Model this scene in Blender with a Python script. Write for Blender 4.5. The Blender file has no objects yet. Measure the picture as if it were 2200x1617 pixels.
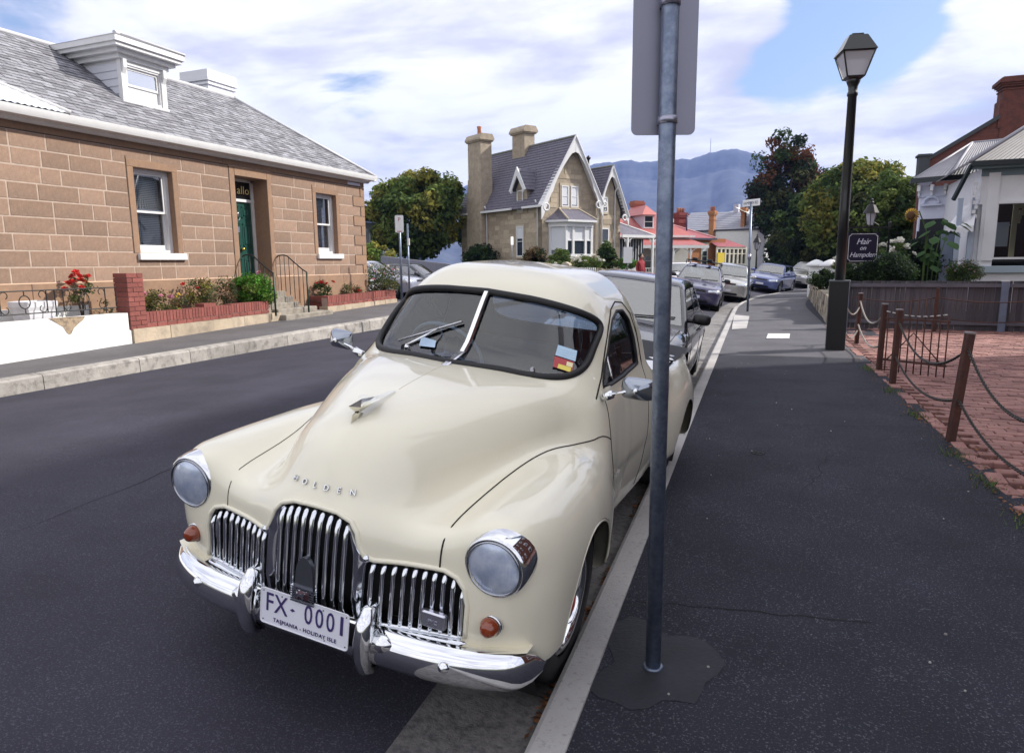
import bpy, bmesh, math, random
import numpy as np
from mathutils import Vector, Matrix

S = bpy.context.scene
COL = S.collection
RNG = random.Random(7)
PI = math.pi

# ------------------------------------------------------------------ camera
F_PX, CX, CY = 1475.0, 1100.0, 808.0          # focal length and centre, in pixels of the 2200 px wide photograph
PITCH, ROLL, YAW, CAM_H = .1632, .009, .3884, 1.657


def _cam_axes():
    cy, sy = math.cos(YAW), math.sin(YAW)
    f = np.array([-sy * math.cos(PITCH), cy * math.cos(PITCH), -math.sin(PITCH)])
    r = np.array([cy, sy, 0.])
    d = np.cross(f, r)
    c, s = math.cos(ROLL), math.sin(ROLL)
    return np.array([c * r + s * d, -s * r + c * d, f])


AX = _cam_axes()
CAM = np.array([0., 0., CAM_H])
cd = bpy.data.cameras.new('camera')
cam = bpy.data.objects.new('camera', cd)
COL.objects.link(cam)
cd.sensor_width = 36
cd.lens = 36 * F_PX / 2200
cd.clip_end = 20000
cam.matrix_world = Matrix(((AX[0][0], -AX[1][0], -AX[2][0], 0), (AX[0][1], -AX[1][1], -AX[2][1], 0),
                           (AX[0][2], -AX[1][2], -AX[2][2], CAM_H), (0, 0, 0, 1)))
S.camera = cam


def ray(px, py):
    return np.array([(px - CX) / F_PX, (py - CY) / F_PX, 1.]) @ AX


def pt(px, py, d):                            # point of a pixel at a distance along the view axis
    return CAM + d * ray(px, py)


def onz(px, py, z):
    r = ray(px, py)
    return CAM + (z - CAM_H) / r[2] * r


# ------------------------------------------------------------------ world, sun, exposure
SUN_AZ, SUN_EL = math.radians(58), math.radians(36)     # clockwise from +Y (up the street)
W = bpy.data.worlds.new('World')
S.world = W
W.use_nodes = True


def build_sky():
    nt = W.node_tree
    N, L = nt.nodes, nt.links
    N.clear()

    def nd(t, **k):
        n = N.new(t)
        for a, b in k.items():
            setattr(n, a, b)
        return n

    def val(n, i, v):
        if hasattr(v, 'is_output') or isinstance(v, bpy.types.NodeSocket):
            L.new(v, n.inputs[i])
        else:
            n.inputs[i].default_value = v

    def mth(op, a, b=0., c=0., clamp=False):
        n = nd('ShaderNodeMath', operation=op, use_clamp=clamp)
        val(n, 0, a); val(n, 1, b); val(n, 2, c)
        return n.outputs[0]

    def mixc(f, a, b):
        n = nd('ShaderNodeMix', data_type='RGBA')
        val(n, 0, f); val(n, 6, a); val(n, 7, b)
        return n.outputs[2]

    def smooth(v, lo, hi):
        n = nd('ShaderNodeMapRange', interpolation_type='SMOOTHSTEP')
        val(n, 0, v); val(n, 1, lo); val(n, 2, hi)
        return n.outputs[0]

    tc = nd('ShaderNodeTexCoord')
    sky = nd('ShaderNodeTexSky', sky_type='NISHITA')
    sky.sun_disc = False
    sky.sun_elevation = SUN_EL
    sky.sun_rotation = SUN_AZ
    sky.air_density = 1.0
    sky.dust_density = 1.0
    sky.ozone_density = 1.2
    D = tc.outputs['Generated']
    sp = nd('ShaderNodeSeparateXYZ')
    L.new(D, sp.inputs[0])
    zc = mth('ADD', mth('MAXIMUM', sp.outputs[2], 0.), .16)
    cu, cv = mth('DIVIDE', sp.outputs[0], zc), mth('DIVIDE', sp.outputs[1], zc)
    cb = nd('ShaderNodeCombineXYZ')
    L.new(cu, cb.inputs[0]); L.new(cv, cb.inputs[1])
    mp = nd('ShaderNodeMapping')
    mp.inputs['Rotation'].default_value = (0, 0, math.radians(-35))
    mp.inputs['Scale'].default_value = (.78, 1.15, 1)
    mp.inputs['Location'].default_value = (3.1, 1.7, 0)
    L.new(cb.outputs[0], mp.inputs[0])

    def noise(scale, det, rough, w=0, dist=0.):
        n = nd('ShaderNodeTexNoise', noise_dimensions='4D')
        L.new(mp.outputs[0], n.inputs['Vector'])
        n.inputs['W'].default_value = w
        n.inputs['Scale'].default_value = scale
        n.inputs['Detail'].default_value = det
        n.inputs['Roughness'].default_value = rough
        n.inputs['Distortion'].default_value = dist
        return n.outputs[0]
    n1, n2, n3 = noise(.9, 9, .55, 1.3, .4), noise(1.7, 8, .55, 5.1, .5), noise(3.2, 7, .6, 9.0, .6)
    # cloud cover, with the open blue gaps of the photograph
    cover = mth('MULTIPLY_ADD', n1, 1.0, .16)
    for (px, py, size, amt) in ((1790, 95, .13, .30), (1920, 40, .12, .28), (1655, 180, .08, .24), (2085, 232, .08, .24),
                                (30, -10, .13, .34), (700, 300, .13, .16), (1850, 0, .12, .3), (780, 180, .1, .16)):
        d = ray(px, py)
        d = d / np.linalg.norm(d)
        dp = nd('ShaderNodeVectorMath', operation='DISTANCE')
        nv = nd('ShaderNodeVectorMath', operation='NORMALIZE')
        L.new(D, nv.inputs[0]); L.new(nv.outputs[0], dp.inputs[0])
        dp.inputs[1].default_value = tuple(d)
        blob = smooth(dp.outputs['Value'], size, size * .1)
        cover = mth('SUBTRACT', cover, mth('MULTIPLY', blob, amt))
    cover = mth('ADD', cover, mth('MULTIPLY', mth('SUBTRACT', n3, .5), .35))
    mask = smooth(cover, .385, .53)
    shade = smooth(mth('ADD', mth('MULTIPLY', n2, .75), mth('MULTIPLY', n3, .25)), .36, .58)
    lit = mixc(shade, (.66, .66, .78, 1), (1.14, 1.14, 1.15, 1))
    hz = smooth(sp.outputs[2], .02, .30)
    blue = nd('ShaderNodeVectorMath', operation='SCALE')
    L.new(sky.outputs[0], blue.inputs[0])
    blue.inputs['Scale'].default_value = 1.25
    k = .11                                    # background strength; clouds are given relative to it
    cl = nd('ShaderNodeVectorMath', operation='SCALE')
    L.new(lit, cl.inputs[0])
    cl.inputs['Scale'].default_value = CLOUD / k
    mx = mixc(mask, blue.outputs[0], cl.outputs[0])
    bg = nd('ShaderNodeBackground')
    bg.inputs[1].default_value = k
    L.new(mx, bg.inputs[0])
    out = nd('ShaderNodeOutputWorld')
    L.new(bg.outputs[0], out.inputs[0])


CLOUD = .92
build_sky()
sd = bpy.data.lights.new('sun', 'SUN')
sd.energy = 5.0
sd.angle = math.radians(1.6)
sd.color = (1., .95, .86)
sun = bpy.data.objects.new('sun', sd)
COL.objects.link(sun)
SUN_DIR = Vector((math.sin(SUN_AZ) * math.cos(SUN_EL), math.cos(SUN_AZ) * math.cos(SUN_EL), math.sin(SUN_EL)))
sun.rotation_euler = SUN_DIR.to_track_quat('Z', 'Y').to_euler()
sun.location = (20, 20, 30)
S.view_settings.view_transform = 'Standard'
S.view_settings.look = 'None'
S.view_settings.gamma = 1
S.view_settings.exposure = .42
S.view_settings.use_curve_mapping = False
S.render.engine = 'CYCLES'
S.cycles.use_denoising = True
S.cycles.max_bounces = 8
S.cycles.transparent_max_bounces = 12
S.cycles.volume_bounces = 0
S.cycles.sample_clamp_indirect = 6
S.cycles.caustics_reflective = False
S.cycles.caustics_refractive = False

# ------------------------------------------------------------------ helpers
MATS = {}


def M(name, col=(.5, .5, .5), rough=.6, metal=0., var=0., scale=6., rnd=0., island=0., bump=0., bscale=40., coat=0.,
      spec=.5, trans=0., ior=1.45, alpha=1., col2=None, mixscale=3., mixlo=.45, mixhi=.6, leaf=0., det=5., emit=0., stretch=None):
    if name in MATS:
        return MATS[name]
    m = bpy.data.materials.new(name)
    MATS[name] = m
    m.use_nodes = True
    nt = m.node_tree
    N, L = nt.nodes, nt.links
    b = N['Principled BSDF']
    b.inputs['Roughness'].default_value = rough
    b.inputs['Metallic'].default_value = metal
    b.inputs['Specular IOR Level'].default_value = spec
    b.inputs['Coat Weight'].default_value = coat
    b.inputs['Coat Roughness'].default_value = .04
    b.inputs['IOR'].default_value = ior
    b.inputs['Transmission Weight'].default_value = trans
    b.inputs['Alpha'].default_value = alpha
    c4 = lambda c: (c[0], c[1], c[2], 1)
    b.inputs['Base Color'].default_value = c4(col)
    tc = N.new('ShaderNodeTexCoord')
    vec = tc.outputs['Object']
    if stretch:
        mp = N.new('ShaderNodeMapping')
        mp.inputs['Scale'].default_value = stretch
        L.new(vec, mp.inputs[0])
        vec = mp.outputs[0]

    def noise(s, d=det):
        n = N.new('ShaderNodeTexNoise')
        n.inputs['Scale'].default_value = s
        n.inputs['Detail'].default_value = d
        n.inputs['Roughness'].default_value = .6
        L.new(vec, n.inputs['Vector'])
        return n.outputs[0]
    cur = None
    if col2 is not None:
        mr = N.new('ShaderNodeMapRange')
        L.new(noise(mixscale), mr.inputs[0])
        mr.inputs[1].default_value, mr.inputs[2].default_value = mixlo, mixhi
        mx = N.new('ShaderNodeMix'); mx.data_type = 'RGBA'
        L.new(mr.outputs[0], mx.inputs[0])
        mx.inputs[6].default_value, mx.inputs[7].default_value = c4(col), c4(col2)
        cur = mx.outputs[2]

    def bright(src, f):                         # brightness factor 1-f .. 1+f driven by src 0..1
        nonlocal cur
        mr = N.new('ShaderNodeMapRange')
        L.new(src, mr.inputs[0])
        mr.inputs[3].default_value, mr.inputs[4].default_value = 1 - f, 1 + f
        hs = N.new('ShaderNodeVectorMath'); hs.operation = 'SCALE'
        if cur is None:
            hs.inputs[0].default_value = col
        else:
            L.new(cur, hs.inputs[0])
        L.new(mr.outputs[0], hs.inputs['Scale'])
        cur = hs.outputs[0]
    if var:
        mr = N.new('ShaderNodeMapRange')
        L.new(noise(scale), mr.inputs[0])
        mr.inputs[1].default_value, mr.inputs[2].default_value = .3, .7
        bright(mr.outputs[0], var)
    if rnd:
        oi = N.new('ShaderNodeObjectInfo')
        bright(oi.outputs['Random'], rnd)
    if island:
        g = N.new('ShaderNodeNewGeometry')
        bright(g.outputs['Random Per Island'], island)
    if cur is not None:
        L.new(cur, b.inputs['Base Color'])
    if bump:
        bp = N.new('ShaderNodeBump')
        bp.inputs['Strength'].default_value = bump
        bp.inputs['Distance'].default_value = .01
        L.new(noise(bscale, 6), bp.inputs['Height'])
        L.new(bp.outputs[0], b.inputs['Normal'])
    if emit:
        b.inputs['Emission Color'].default_value = c4(col)
        b.inputs['Emission Strength'].default_value = emit
    if leaf:
        tr = N.new('ShaderNodeBsdfTranslucent')
        ms = N.new('ShaderNodeMixShader')
        ms.inputs[0].default_value = leaf
        if cur is not None:
            L.new(cur, tr.inputs[0])
        else:
            tr.inputs[0].default_value = c4(col)
        L.new(b.outputs[0], ms.inputs[1]); L.new(tr.outputs[0], ms.inputs[2])
        L.new(ms.outputs[0], N['Material Output'].inputs[0])
    return m


def glass_mat(name, tint=(.8, .88, .9), rough=.0, mixv=.12):
    if name in MATS:
        return MATS[name]
    m = bpy.data.materials.new(name); MATS[name] = m
    m.use_nodes = True
    N, L = m.node_tree.nodes, m.node_tree.links
    N.clear()
    o = N.new('ShaderNodeOutputMaterial')
    t = N.new('ShaderNodeBsdfTransparent'); t.inputs[0].default_value = (*tint, 1)
    g = N.new('ShaderNodeBsdfGlossy'); g.inputs['Roughness'].default_value = rough
    fr = N.new('ShaderNodeFresnel'); fr.inputs[0].default_value = 1.5
    mr = N.new('ShaderNodeMath'); mr.operation = 'MULTIPLY_ADD'
    L.new(fr.outputs[0], mr.inputs[0]); mr.inputs[1].default_value = .9; mr.inputs[2].default_value = mixv
    mx = N.new('ShaderNodeMixShader')
    L.new(mr.outputs[0], mx.inputs[0]); L.new(t.outputs[0], mx.inputs[1]); L.new(g.outputs[0], mx.inputs[2])
    L.new(mx.outputs[0], o.inputs[0])
    return m


def tag(o, label=None, cat=None, group=None, kind=None):
    if label: o['label'] = label
    if cat: o['category'] = cat
    if group: o['group'] = group
    if kind: o['kind'] = kind
    return o


def thing(name, label, cat, loc=(0, 0, 0), rotz=0., group=None):
    o = bpy.data.objects.new(name, None)
    o.empty_display_size = .2
    COL.objects.link(o)
    o.location = loc
    o.rotation_euler = (0, 0, rotz)
    return tag(o, label, cat, group)


def mw(o):
    m = Matrix.LocRotScale(o.location, o.rotation_euler, o.scale)
    return mw(o.parent) @ m if o.parent else m


def mkobj(name, me, mat=None, parent=None, label=None):
    o = bpy.data.objects.new(name, me)
    COL.objects.link(o)
    if parent is not None:
        o.parent = parent
    if mat is not None:
        for x in (mat if isinstance(mat, (list, tuple)) else [mat]):
            me.materials.append(x)
    if label:
        o['label'] = label
    return o


def inst(name, src, parent, loc=(0, 0, 0), rot=(0, 0, 0), scale=(1, 1, 1)):
    o = bpy.data.objects.new(name, src if isinstance(src, bpy.types.Mesh) else src.data)
    COL.objects.link(o)
    o.parent = parent
    o.location, o.rotation_euler, o.scale = loc, rot, scale
    return o


def copy_tree(o, parent=None):
    c = o.copy()
    COL.objects.link(c)
    c.parent = parent
    for ch in list(o.children):
        copy_tree(ch, c)
    return c


class MB:
    """collects shapes and links them as ONE mesh object"""

    def __init__(s):
        s.v, s.f, s.mi, s.cur = [], [], [], 0
        s.m = Matrix.Identity(4)

    def add(s, vs, fs):
        n = len(s.v)
        s.v += [tuple(s.m @ Vector(p)) for p in vs]
        s.f += [tuple(i + n for i in f) for f in fs]
        s.mi += [s.cur] * len(fs)
        return s

    def box(s, x0, x1, y0, y1, z0, z1):
        x0, x1 = min(x0, x1), max(x0, x1); y0, y1 = min(y0, y1), max(y0, y1); z0, z1 = min(z0, z1), max(z0, z1)
        return s.add([(x0, y0, z0), (x1, y0, z0), (x1, y1, z0), (x0, y1, z0), (x0, y0, z1), (x1, y0, z1), (x1, y1, z1), (x0, y1, z1)],
                     [(0, 3, 2, 1), (4, 5, 6, 7), (0, 1, 5, 4), (1, 2, 6, 5), (2, 3, 7, 6), (3, 0, 4, 7)])

    def bbox(s, x0, x1, y0, y1, z0, z1, b=.01):        # box with chamfered edges
        x0, x1 = min(x0, x1), max(x0, x1); y0, y1 = min(y0, y1), max(y0, y1); z0, z1 = min(z0, z1), max(z0, z1)
        vs = []
        for z, i in ((z0, b), (z0 + b, 0), (z1 - b, 0), (z1, b)):
            q = b if i else 0
            r = b
            X0, X1, Y0, Y1 = x0 + q, x1 - q, y0 + q, y1 - q
            vs += [(X0 + r, Y0, z), (X1 - r, Y0, z), (X1, Y0 + r, z), (X1, Y1 - r, z), (X1 - r, Y1, z), (X0 + r, Y1, z), (X0, Y1 - r, z), (X0, Y0 + r, z)]
        fs = [tuple(range(7, -1, -1)), tuple(range(24, 32))]
        for k in range(3):
            for i in range(8):
                j = (i + 1) % 8
                fs.append((k * 8 + i, k * 8 + j, k * 8 + 8 + j, k * 8 + 8 + i))
        return s.add(vs, fs)

    def prism(s, poly, axis, a0, a1):                   # closed 2-D outline swept along an axis ('x': (y,z), 'y': (x,z), 'z': (x,y))
        n = len(poly)
        mk = {'x': lambda p, a: (a, p[0], p[1]), 'y': lambda p, a: (p[0], a, p[1]), 'z': lambda p, a: (p[0], p[1], a)}[axis]
        vs = [mk(p, a0) for p in poly] + [mk(p, a1) for p in poly]
        fs = [tuple(range(n - 1, -1, -1)), tuple(range(n, 2 * n))] + [(i, (i + 1) % n, n + (i + 1) % n, n + i) for i in range(n)]
        return s.add(vs, fs)

    def tube(s, pts, r, n=8, close=False, cap=True):
        P = [Vector(p) for p in pts]
        k = len(P)
        rs = r if isinstance(r, (list, tuple)) else [r] * k
        vs, fs = [], []
        up = None
        for i in range(k):
            if close:
                t = P[(i + 1) % k] - P[i - 1]
            else:
                t = P[min(i + 1, k - 1)] - P[max(i - 1, 0)]
            t.normalize()
            if up is None:
                up = Vector((0, 0, 1)) if abs(t.z) < .9 else Vector((1, 0, 0))
            x = t.cross(up)
            if x.length < 1e-6:
                x = t.cross(Vector((0, 1, .3)))
            x.normalize()
            y = x.cross(t).normalized()
            up = y
            for j in range(n):
                a = 2 * PI * j / n
                vs.append(P[i] + rs[i] * (math.cos(a) * x + math.sin(a) * y))
        for i in range(k if close else k - 1):
            b, c = i * n, ((i + 1) % k) * n
            for j in range(n):
                q = (j + 1) % n
                fs.append((b + j, b + q, c + q, c + j))
        if cap and not close:
            fs += [tuple(range(n - 1, -1, -1)), tuple(range((k - 1) * n, k * n))]
        return s.add(vs, fs)

    def lathe(s, prof, n=24, axis='z', o=(0, 0, 0), cap=True):     # profile (r, h)
        vs, fs = [], []
        for r, h in prof:
            for j in range(n):
                a = 2 * PI * j / n
                x, y = r * math.cos(a), r * math.sin(a)
                p = {'z': (x, y, h), 'y': (x, h, y), 'x': (h, x, y)}[axis]
                vs.append((p[0] + o[0], p[1] + o[1], p[2] + o[2]))
        for i in range(len(prof) - 1):
            for j in range(n):
                q = (j + 1) % n
                f = (i * n + j, i * n + q, (i + 1) * n + q, (i + 1) * n + j)
                fs.append(f if axis != 'y' else f[::-1])
        if cap and prof[0][0] > 1e-4:
            fs.append(tuple(range(n))[::-1])
        if cap and prof[-1][0] > 1e-4:
            fs.append(tuple(range((len(prof) - 1) * n, len(prof) * n)))
        return s.add(vs, fs)

    def quad(s, *p):
        return s.add(p, [tuple(range(len(p)))])

    def ball(s, c, r, n=10, m=6, sz=1.):
        return s.lathe([(max(1e-5, r * math.sin(PI * i / m)), -r * sz * math.cos(PI * i / m)) for i in range(m + 1)], n, 'z', c)

    def mesh(s, name, smooth=False):
        me = bpy.data.meshes.new(name)
        me.from_pydata(s.v, [], s.f)
        if any(s.mi):
            me.polygons.foreach_set('material_index', s.mi)
        bm = bmesh.new(); bm.from_mesh(me)
        bmesh.ops.recalc_face_normals(bm, faces=bm.faces)
        bm.to_mesh(me); bm.free()
        if smooth:
            me.polygons.foreach_set('use_smooth', [True] * len(me.polygons))
            if smooth is not True:
                me.set_sharp_from_angle(angle=math.radians(smooth))
        me.update()
        return me

    def build(s, name, mat, parent=None, smooth=False, world=False, label=None):
        if world and parent is not None:
            im = mw(parent).inverted()
            s.v = [tuple(im @ Vector(p)) for p in s.v]
        return mkobj(name, s.mesh(name, smooth), mat, parent, label)


def text_mesh(txt, size, extrude=.002, shear=0., align='CENTER', spacing=1., width=1.):
    c = bpy.data.curves.new('txt', 'FONT')
    c.body = txt
    c.size = size
    c.extrude = extrude
    c.shear = shear
    c.align_x = align
    c.align_y = 'CENTER'
    c.space_character = spacing
    c.resolution_u = 3
    o = bpy.data.objects.new('txt', c)
    COL.objects.link(o)
    dg = bpy.context.evaluated_depsgraph_get()
    me = bpy.data.meshes.new_from_object(o.evaluated_get(dg))
    bpy.data.objects.remove(o)
    if width != 1:
        me.transform(Matrix.Diagonal((width, 1, 1, 1)))
    me.materials.clear()
    return me


class Facade:
    """a wall plane through two ground points, local x along it to the right, y into the building, z up"""

    def __init__(s, A, B):
        s.A, s.B = np.array(A[:2], float), np.array(B[:2], float)
        d = s.B - s.A
        s.len = np.linalg.norm(d)
        s.u = d / s.len
        s.inw = np.array([-s.u[1], s.u[0]])
        s.rot = math.atan2(s.u[1], s.u[0])

    def loc(s, px, py, w=0.):                  # pixel -> (x, z) on the plane y = w
        r = ray(px, py)
        n = np.array([s.inw[0], s.inw[1]])
        t = (n @ (s.A - CAM[:2]) + w) / (n @ r[:2])
        P = CAM + t * r
        return float((P[:2] - s.A) @ s.u), float(P[2])

    def thing(s, name, label, cat, group=None):
        return thing(name, label, cat, (s.A[0], s.A[1], 0), s.rot, group)


def mesh_np(name, V, Fq, mats, parent=None, smooth=False, mi=None, normals=None):
    """fast mesh of equal-sided faces from arrays"""
    me = bpy.data.meshes.new(name)
    V = np.asarray(V, np.float32); Fq = np.asarray(Fq, np.int32)
    nf, k = Fq.shape
    me.vertices.add(len(V)); me.vertices.foreach_set('co', V.ravel())
    me.loops.add(nf * k); me.loops.foreach_set('vertex_index', Fq.ravel())
    me.polygons.add(nf)
    me.polygons.foreach_set('loop_start', np.arange(0, nf * k, k, dtype=np.int32))
    if mi is not None:
        me.polygons.foreach_set('material_index', np.asarray(mi, np.int32))
    if smooth:
        me.polygons.foreach_set('use_smooth', np.ones(nf, bool))
    me.update(calc_edges=True)
    return mkobj(name, me, mats, parent)


def sstep(x, a, b):
    t = np.clip((x - a) / (b - a), 0, 1)
    return t * t * (3 - 2 * t)
# ------------------------------------------------------------------ the street and the ground
def xk(Y):                                    # back edge of the right-hand kerb
    Y = np.asarray(Y, float)
    return -.63 - .05 * (Y - 2) + np.where(Y > 24, .0100 * (np.clip(Y, 24, 60) - 24) ** 2, 0) + np.where(Y > 60, .72 * (Y - 60), 0)


def zroad(s):                                 # cross section of the carriageway, s = distance right of the kerb line (negative: road)
    t = np.clip((-s - .62) / 3.6, 0, 1)
    up = -.060 + .31 * (1 - (1 - t) ** 2.4)
    t2 = np.clip((-s - 4.22) / 3.95, 0, 1)
    return up - .17 * t2 ** 1.8


def zleft(s, Y):                              # left footpath and the land behind it
    kt = .285 + .006 * np.clip(Y - 5, -8, 20)
    ou = .27 + .022 * np.clip(Y - 8, -6, 10)
    t = np.clip((-8.35 - s) / 1.75, 0, 1)
    return kt + (ou - kt) * t


def zright(s):
    return .02 + .011 * np.clip(s, 0, 2.3)


def rise(s, Y):                                 # the street rises a little along the parked ute
    return (.008 + .052 * sstep(Y, 1.0, 7.0)) * np.clip((s + 8.1) / 4, 0, 1)


def P3(s, Y, z):
    return (float(xk(Y) + s), float(Y), float(z + rise(s, Y)))


def gz(x, Y):                                 # height of the ground under a point of the street
    s = float(x - xk(Y))
    z = zright(s) if s > -.13 else (-.088 + .034 * ((-s - .15) / .49) if s > -.62 else (zroad(s) if s > -8.2 else zleft(s, Y)))
    return float(z + rise(s, Y))


asphalt = M('asphalt', (.034, .033, .048), .86, col2=(.085, .083, .108), mixscale=130, mixlo=.53, mixhi=.66, var=.22, scale=1.1, bump=.5, bscale=170, spec=.3)
pathtar = M('path_asphalt', (.022, .023, .034), .86, col2=(.12, .12, .145), mixscale=110, mixlo=.56, mixhi=.68, var=.26, scale=1.5, bump=.7, bscale=130, spec=.3)
leftpath = M('left_path_asphalt', (.085, .08, .088), .9, col2=(.13, .125, .13), mixscale=200, var=.2, scale=1.3, bump=.4, bscale=150)
concrete = M('gutter_concrete', (.20, .19, .185), .88, col2=(.105, .10, .105), mixscale=28, mixlo=.44, mixhi=.66, var=.32, scale=2.2, bump=.6, bscale=70, det=9)
kerbmat = M('kerb_concrete', (.40, .385, .38), .85, col2=(.22, .21, .21), mixscale=42, mixlo=.56, mixhi=.78, var=.16, scale=1.7, rnd=.07, bump=.45, bscale=90, det=8)
kerbold = M('old_kerb_stone', (.33, .31, .29), .9, col2=(.15, .14, .13), mixscale=9, mixlo=.5, mixhi=.72, var=.25, scale=3, rnd=.1, bump=.8, bscale=30, det=8)
dirt = M('dirt', (.075, .065, .05), .95, var=.3, scale=4, bump=.6, bscale=40)
earth = M('earth', (.11, .12, .075), .95, var=.3, scale=.3)


def sheet(name, ss, Ys, zf, mat, kind='structure', parent=None):
    V = [P3(s, Y, zf(s, Y)) for Y in Ys for s in ss]
    n = len(ss)
    Fq = [(j * n + i, j * n + i + 1, (j + 1) * n + i + 1, (j + 1) * n + i) for j in range(len(Ys) - 1) for i in range(n - 1)]
    o = mesh_np(name, V, Fq, mat, parent, True)
    if kind: o['kind'] = kind
    return o


YS = list(np.arange(-8, 80, .8))
g = MB()
g.quad((-9000, -9000, -.35), (9000, -9000, -.35), (9000, 9000, -.35), (-9000, 9000, -.35))
g.build('ground', earth)['kind'] = 'structure'
sheet('road', list(np.linspace(-.6, -8.22, 26)), YS, lambda s, Y: zroad(s), asphalt)
sheet('gutter', [-.15, -.35, -.64], YS, lambda s, Y: -.088 + .034 * ((-s - .15) / .49), concrete)
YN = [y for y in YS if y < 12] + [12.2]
palepath = M('pale_path_asphalt', (.075, .073, .085), .88, col2=(.13, .125, .14), mixscale=110, mixlo=.5, mixhi=.66, var=.2, scale=1.4, bump=.5, bscale=120)  # paler asphalt for the far stretch of the footpath
FP = sheet('footpath', [-.03, .3, .7, 1.1, 1.5, 1.9, 2.28], YN, lambda s, Y: zright(s) - .004, pathtar)
o = sheet('paler_footpath', [-.03, .3, .7, 1.1, 1.5, 1.9, 2.28], [12.2] + [y for y in YS if y > 12.3], lambda s, Y: zright(s) - .004, palepath)
FP['label'] = 'dark asphalt footpath on the right of the kerb'
sheet('left_footpath', list(np.linspace(-8.36, -11.2, 8)), list(np.arange(-8, 20, .8)), lambda s, Y: zleft(s, Y), leftpath)
sheet('cross_street', list(np.linspace(-8.0, -70, 30)), list(np.arange(20, 34, 1.)), lambda s, Y: zleft(min(s, -8.5), Y) - .12, asphalt)
sheet('garden_ground', list(np.linspace(-8.6, -75, 24)), list(np.arange(33.5, 95, 4.)), lambda s, Y: zleft(s, Y) + .02, earth)
sheet('left_verge', list(np.linspace(-8.36, -9.8, 4)), list(np.arange(33.8, 79, 1.)), lambda s, Y: zleft(s, Y) + .03, leftpath)


def kerb_row(name, label, Ys, prof, mat):
    k = thing(name, label, None)
    k['kind'] = 'structure'
    for a, b in zip(Ys[:-1], Ys[1:]):
        m = MB()
        n = len(prof)
        vs = []
        gap = .006
        for Y in (a + gap, b - gap):
            for s, z in prof:
                vs.append(P3(s, Y, z if not callable(z) else z(Y)))
        fs = [(i, (i + 1) % n, n + (i + 1) % n, n + i) for i in range(n)] + [tuple(range(n - 1, -1, -1)), tuple(range(n, 2 * n))]
        m.add(vs, fs)
        m.build('kerb_stone', mat, k)
    return k


kerb_row('kerb', 'pale concrete kerb along the right-hand footpath', [-6, -2.4, 1.05, 4.6, 8.1, 11.6, 15.1] + list(np.arange(18.8, 62, 3.2)),
         [(-.15, -.2), (-.15, -.06), (-.135, .008), (-.115, .021), (0, .024), (.005, -.2)], kerbmat)
ky = [-6]
while ky[-1] < 19.2:
    ky.append(ky[-1] + RNG.uniform(.9, 2.3))
kerb_row('left_kerb', 'old stone kerb along the left-hand footpath', ky,
         [(-8.2, -.1), (-8.21, lambda Y: .25 + .006 * (Y - 5)), (-8.23, lambda Y: .272 + .006 * (Y - 5)), (-8.375, lambda Y: .288 + .006 * (Y - 5)), (-8.38, -.1)], kerbold)
kerb_row('far_left_kerb', 'stone kerb beyond the side street on the left', list(np.arange(34, 79, 3.)),
         [(-8.2, -.1), (-8.21, .36), (-8.375, .375), (-8.38, -.1)], kerbold)
# seam of grit where the asphalt meets the kerb and a tar patch round the sign post
tar = M('tar_patch', (.019, .020, .028), .7, var=.25, scale=6, bump=.5, bscale=60)
m = MB()
c0 = onz(1403, 1430, .02)
pts = []
for i in range(26):
    a = 2 * PI * i / 26
    r = .25 * (1 + .18 * math.sin(3 * a + 1) + .08 * math.sin(7 * a)) / max(abs(math.cos(a)), abs(math.sin(a)), .78)
    pts.append((c0[0] + .01 + r * .85 * math.cos(a), c0[1] + r * 1.1 * math.sin(a)))
vs = [(x, y, gz(x, y) - .001) for x, y in pts] + [(c0[0] + .01, c0[1], gz(c0[0], c0[1]) + .008)]
m.add(vs, [(i, (i + 1) % 26, 26) for i in range(26)])
o = m.build('tar_patch', tar, FP, True)
cover = MB()
for (x0, y0, x1, y1) in ():
    pass
p = [onz(*q, .09) for q in ((1646, 727), (1696, 727), (1697, 717), (1650, 717))]
cover.add([tuple(x) for x in p] + [(x[0], x[1], x[2] + .012) for x in p], [(4, 5, 6, 7), (0, 1, 5, 4), (1, 2, 6, 5), (2, 3, 7, 6), (3, 0, 4, 7)])
tag(cover.build('access_cover', M('pale_cover', (.62, .6, .6), .7, var=.1, scale=9)), 'pale rectangular access cover set in the footpath', 'access cover')
p = [onz(*q, .085) for q in ((1572, 707), (1604, 705), (1610, 679), (1577, 676))]
sl = MB()
sl.add([(x[0], x[1], x[2] - .002) for x in p] + [(x[0], x[1], x[2] + .008) for x in p], [(4, 5, 6, 7), (0, 1, 5, 4), (1, 2, 6, 5), (2, 3, 7, 6), (3, 0, 4, 7)])
sl.build('concrete_slab', kerbmat, FP)
# cracks in the asphalt
crk = M('crack', (.008, .008, .010), .95)


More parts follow.
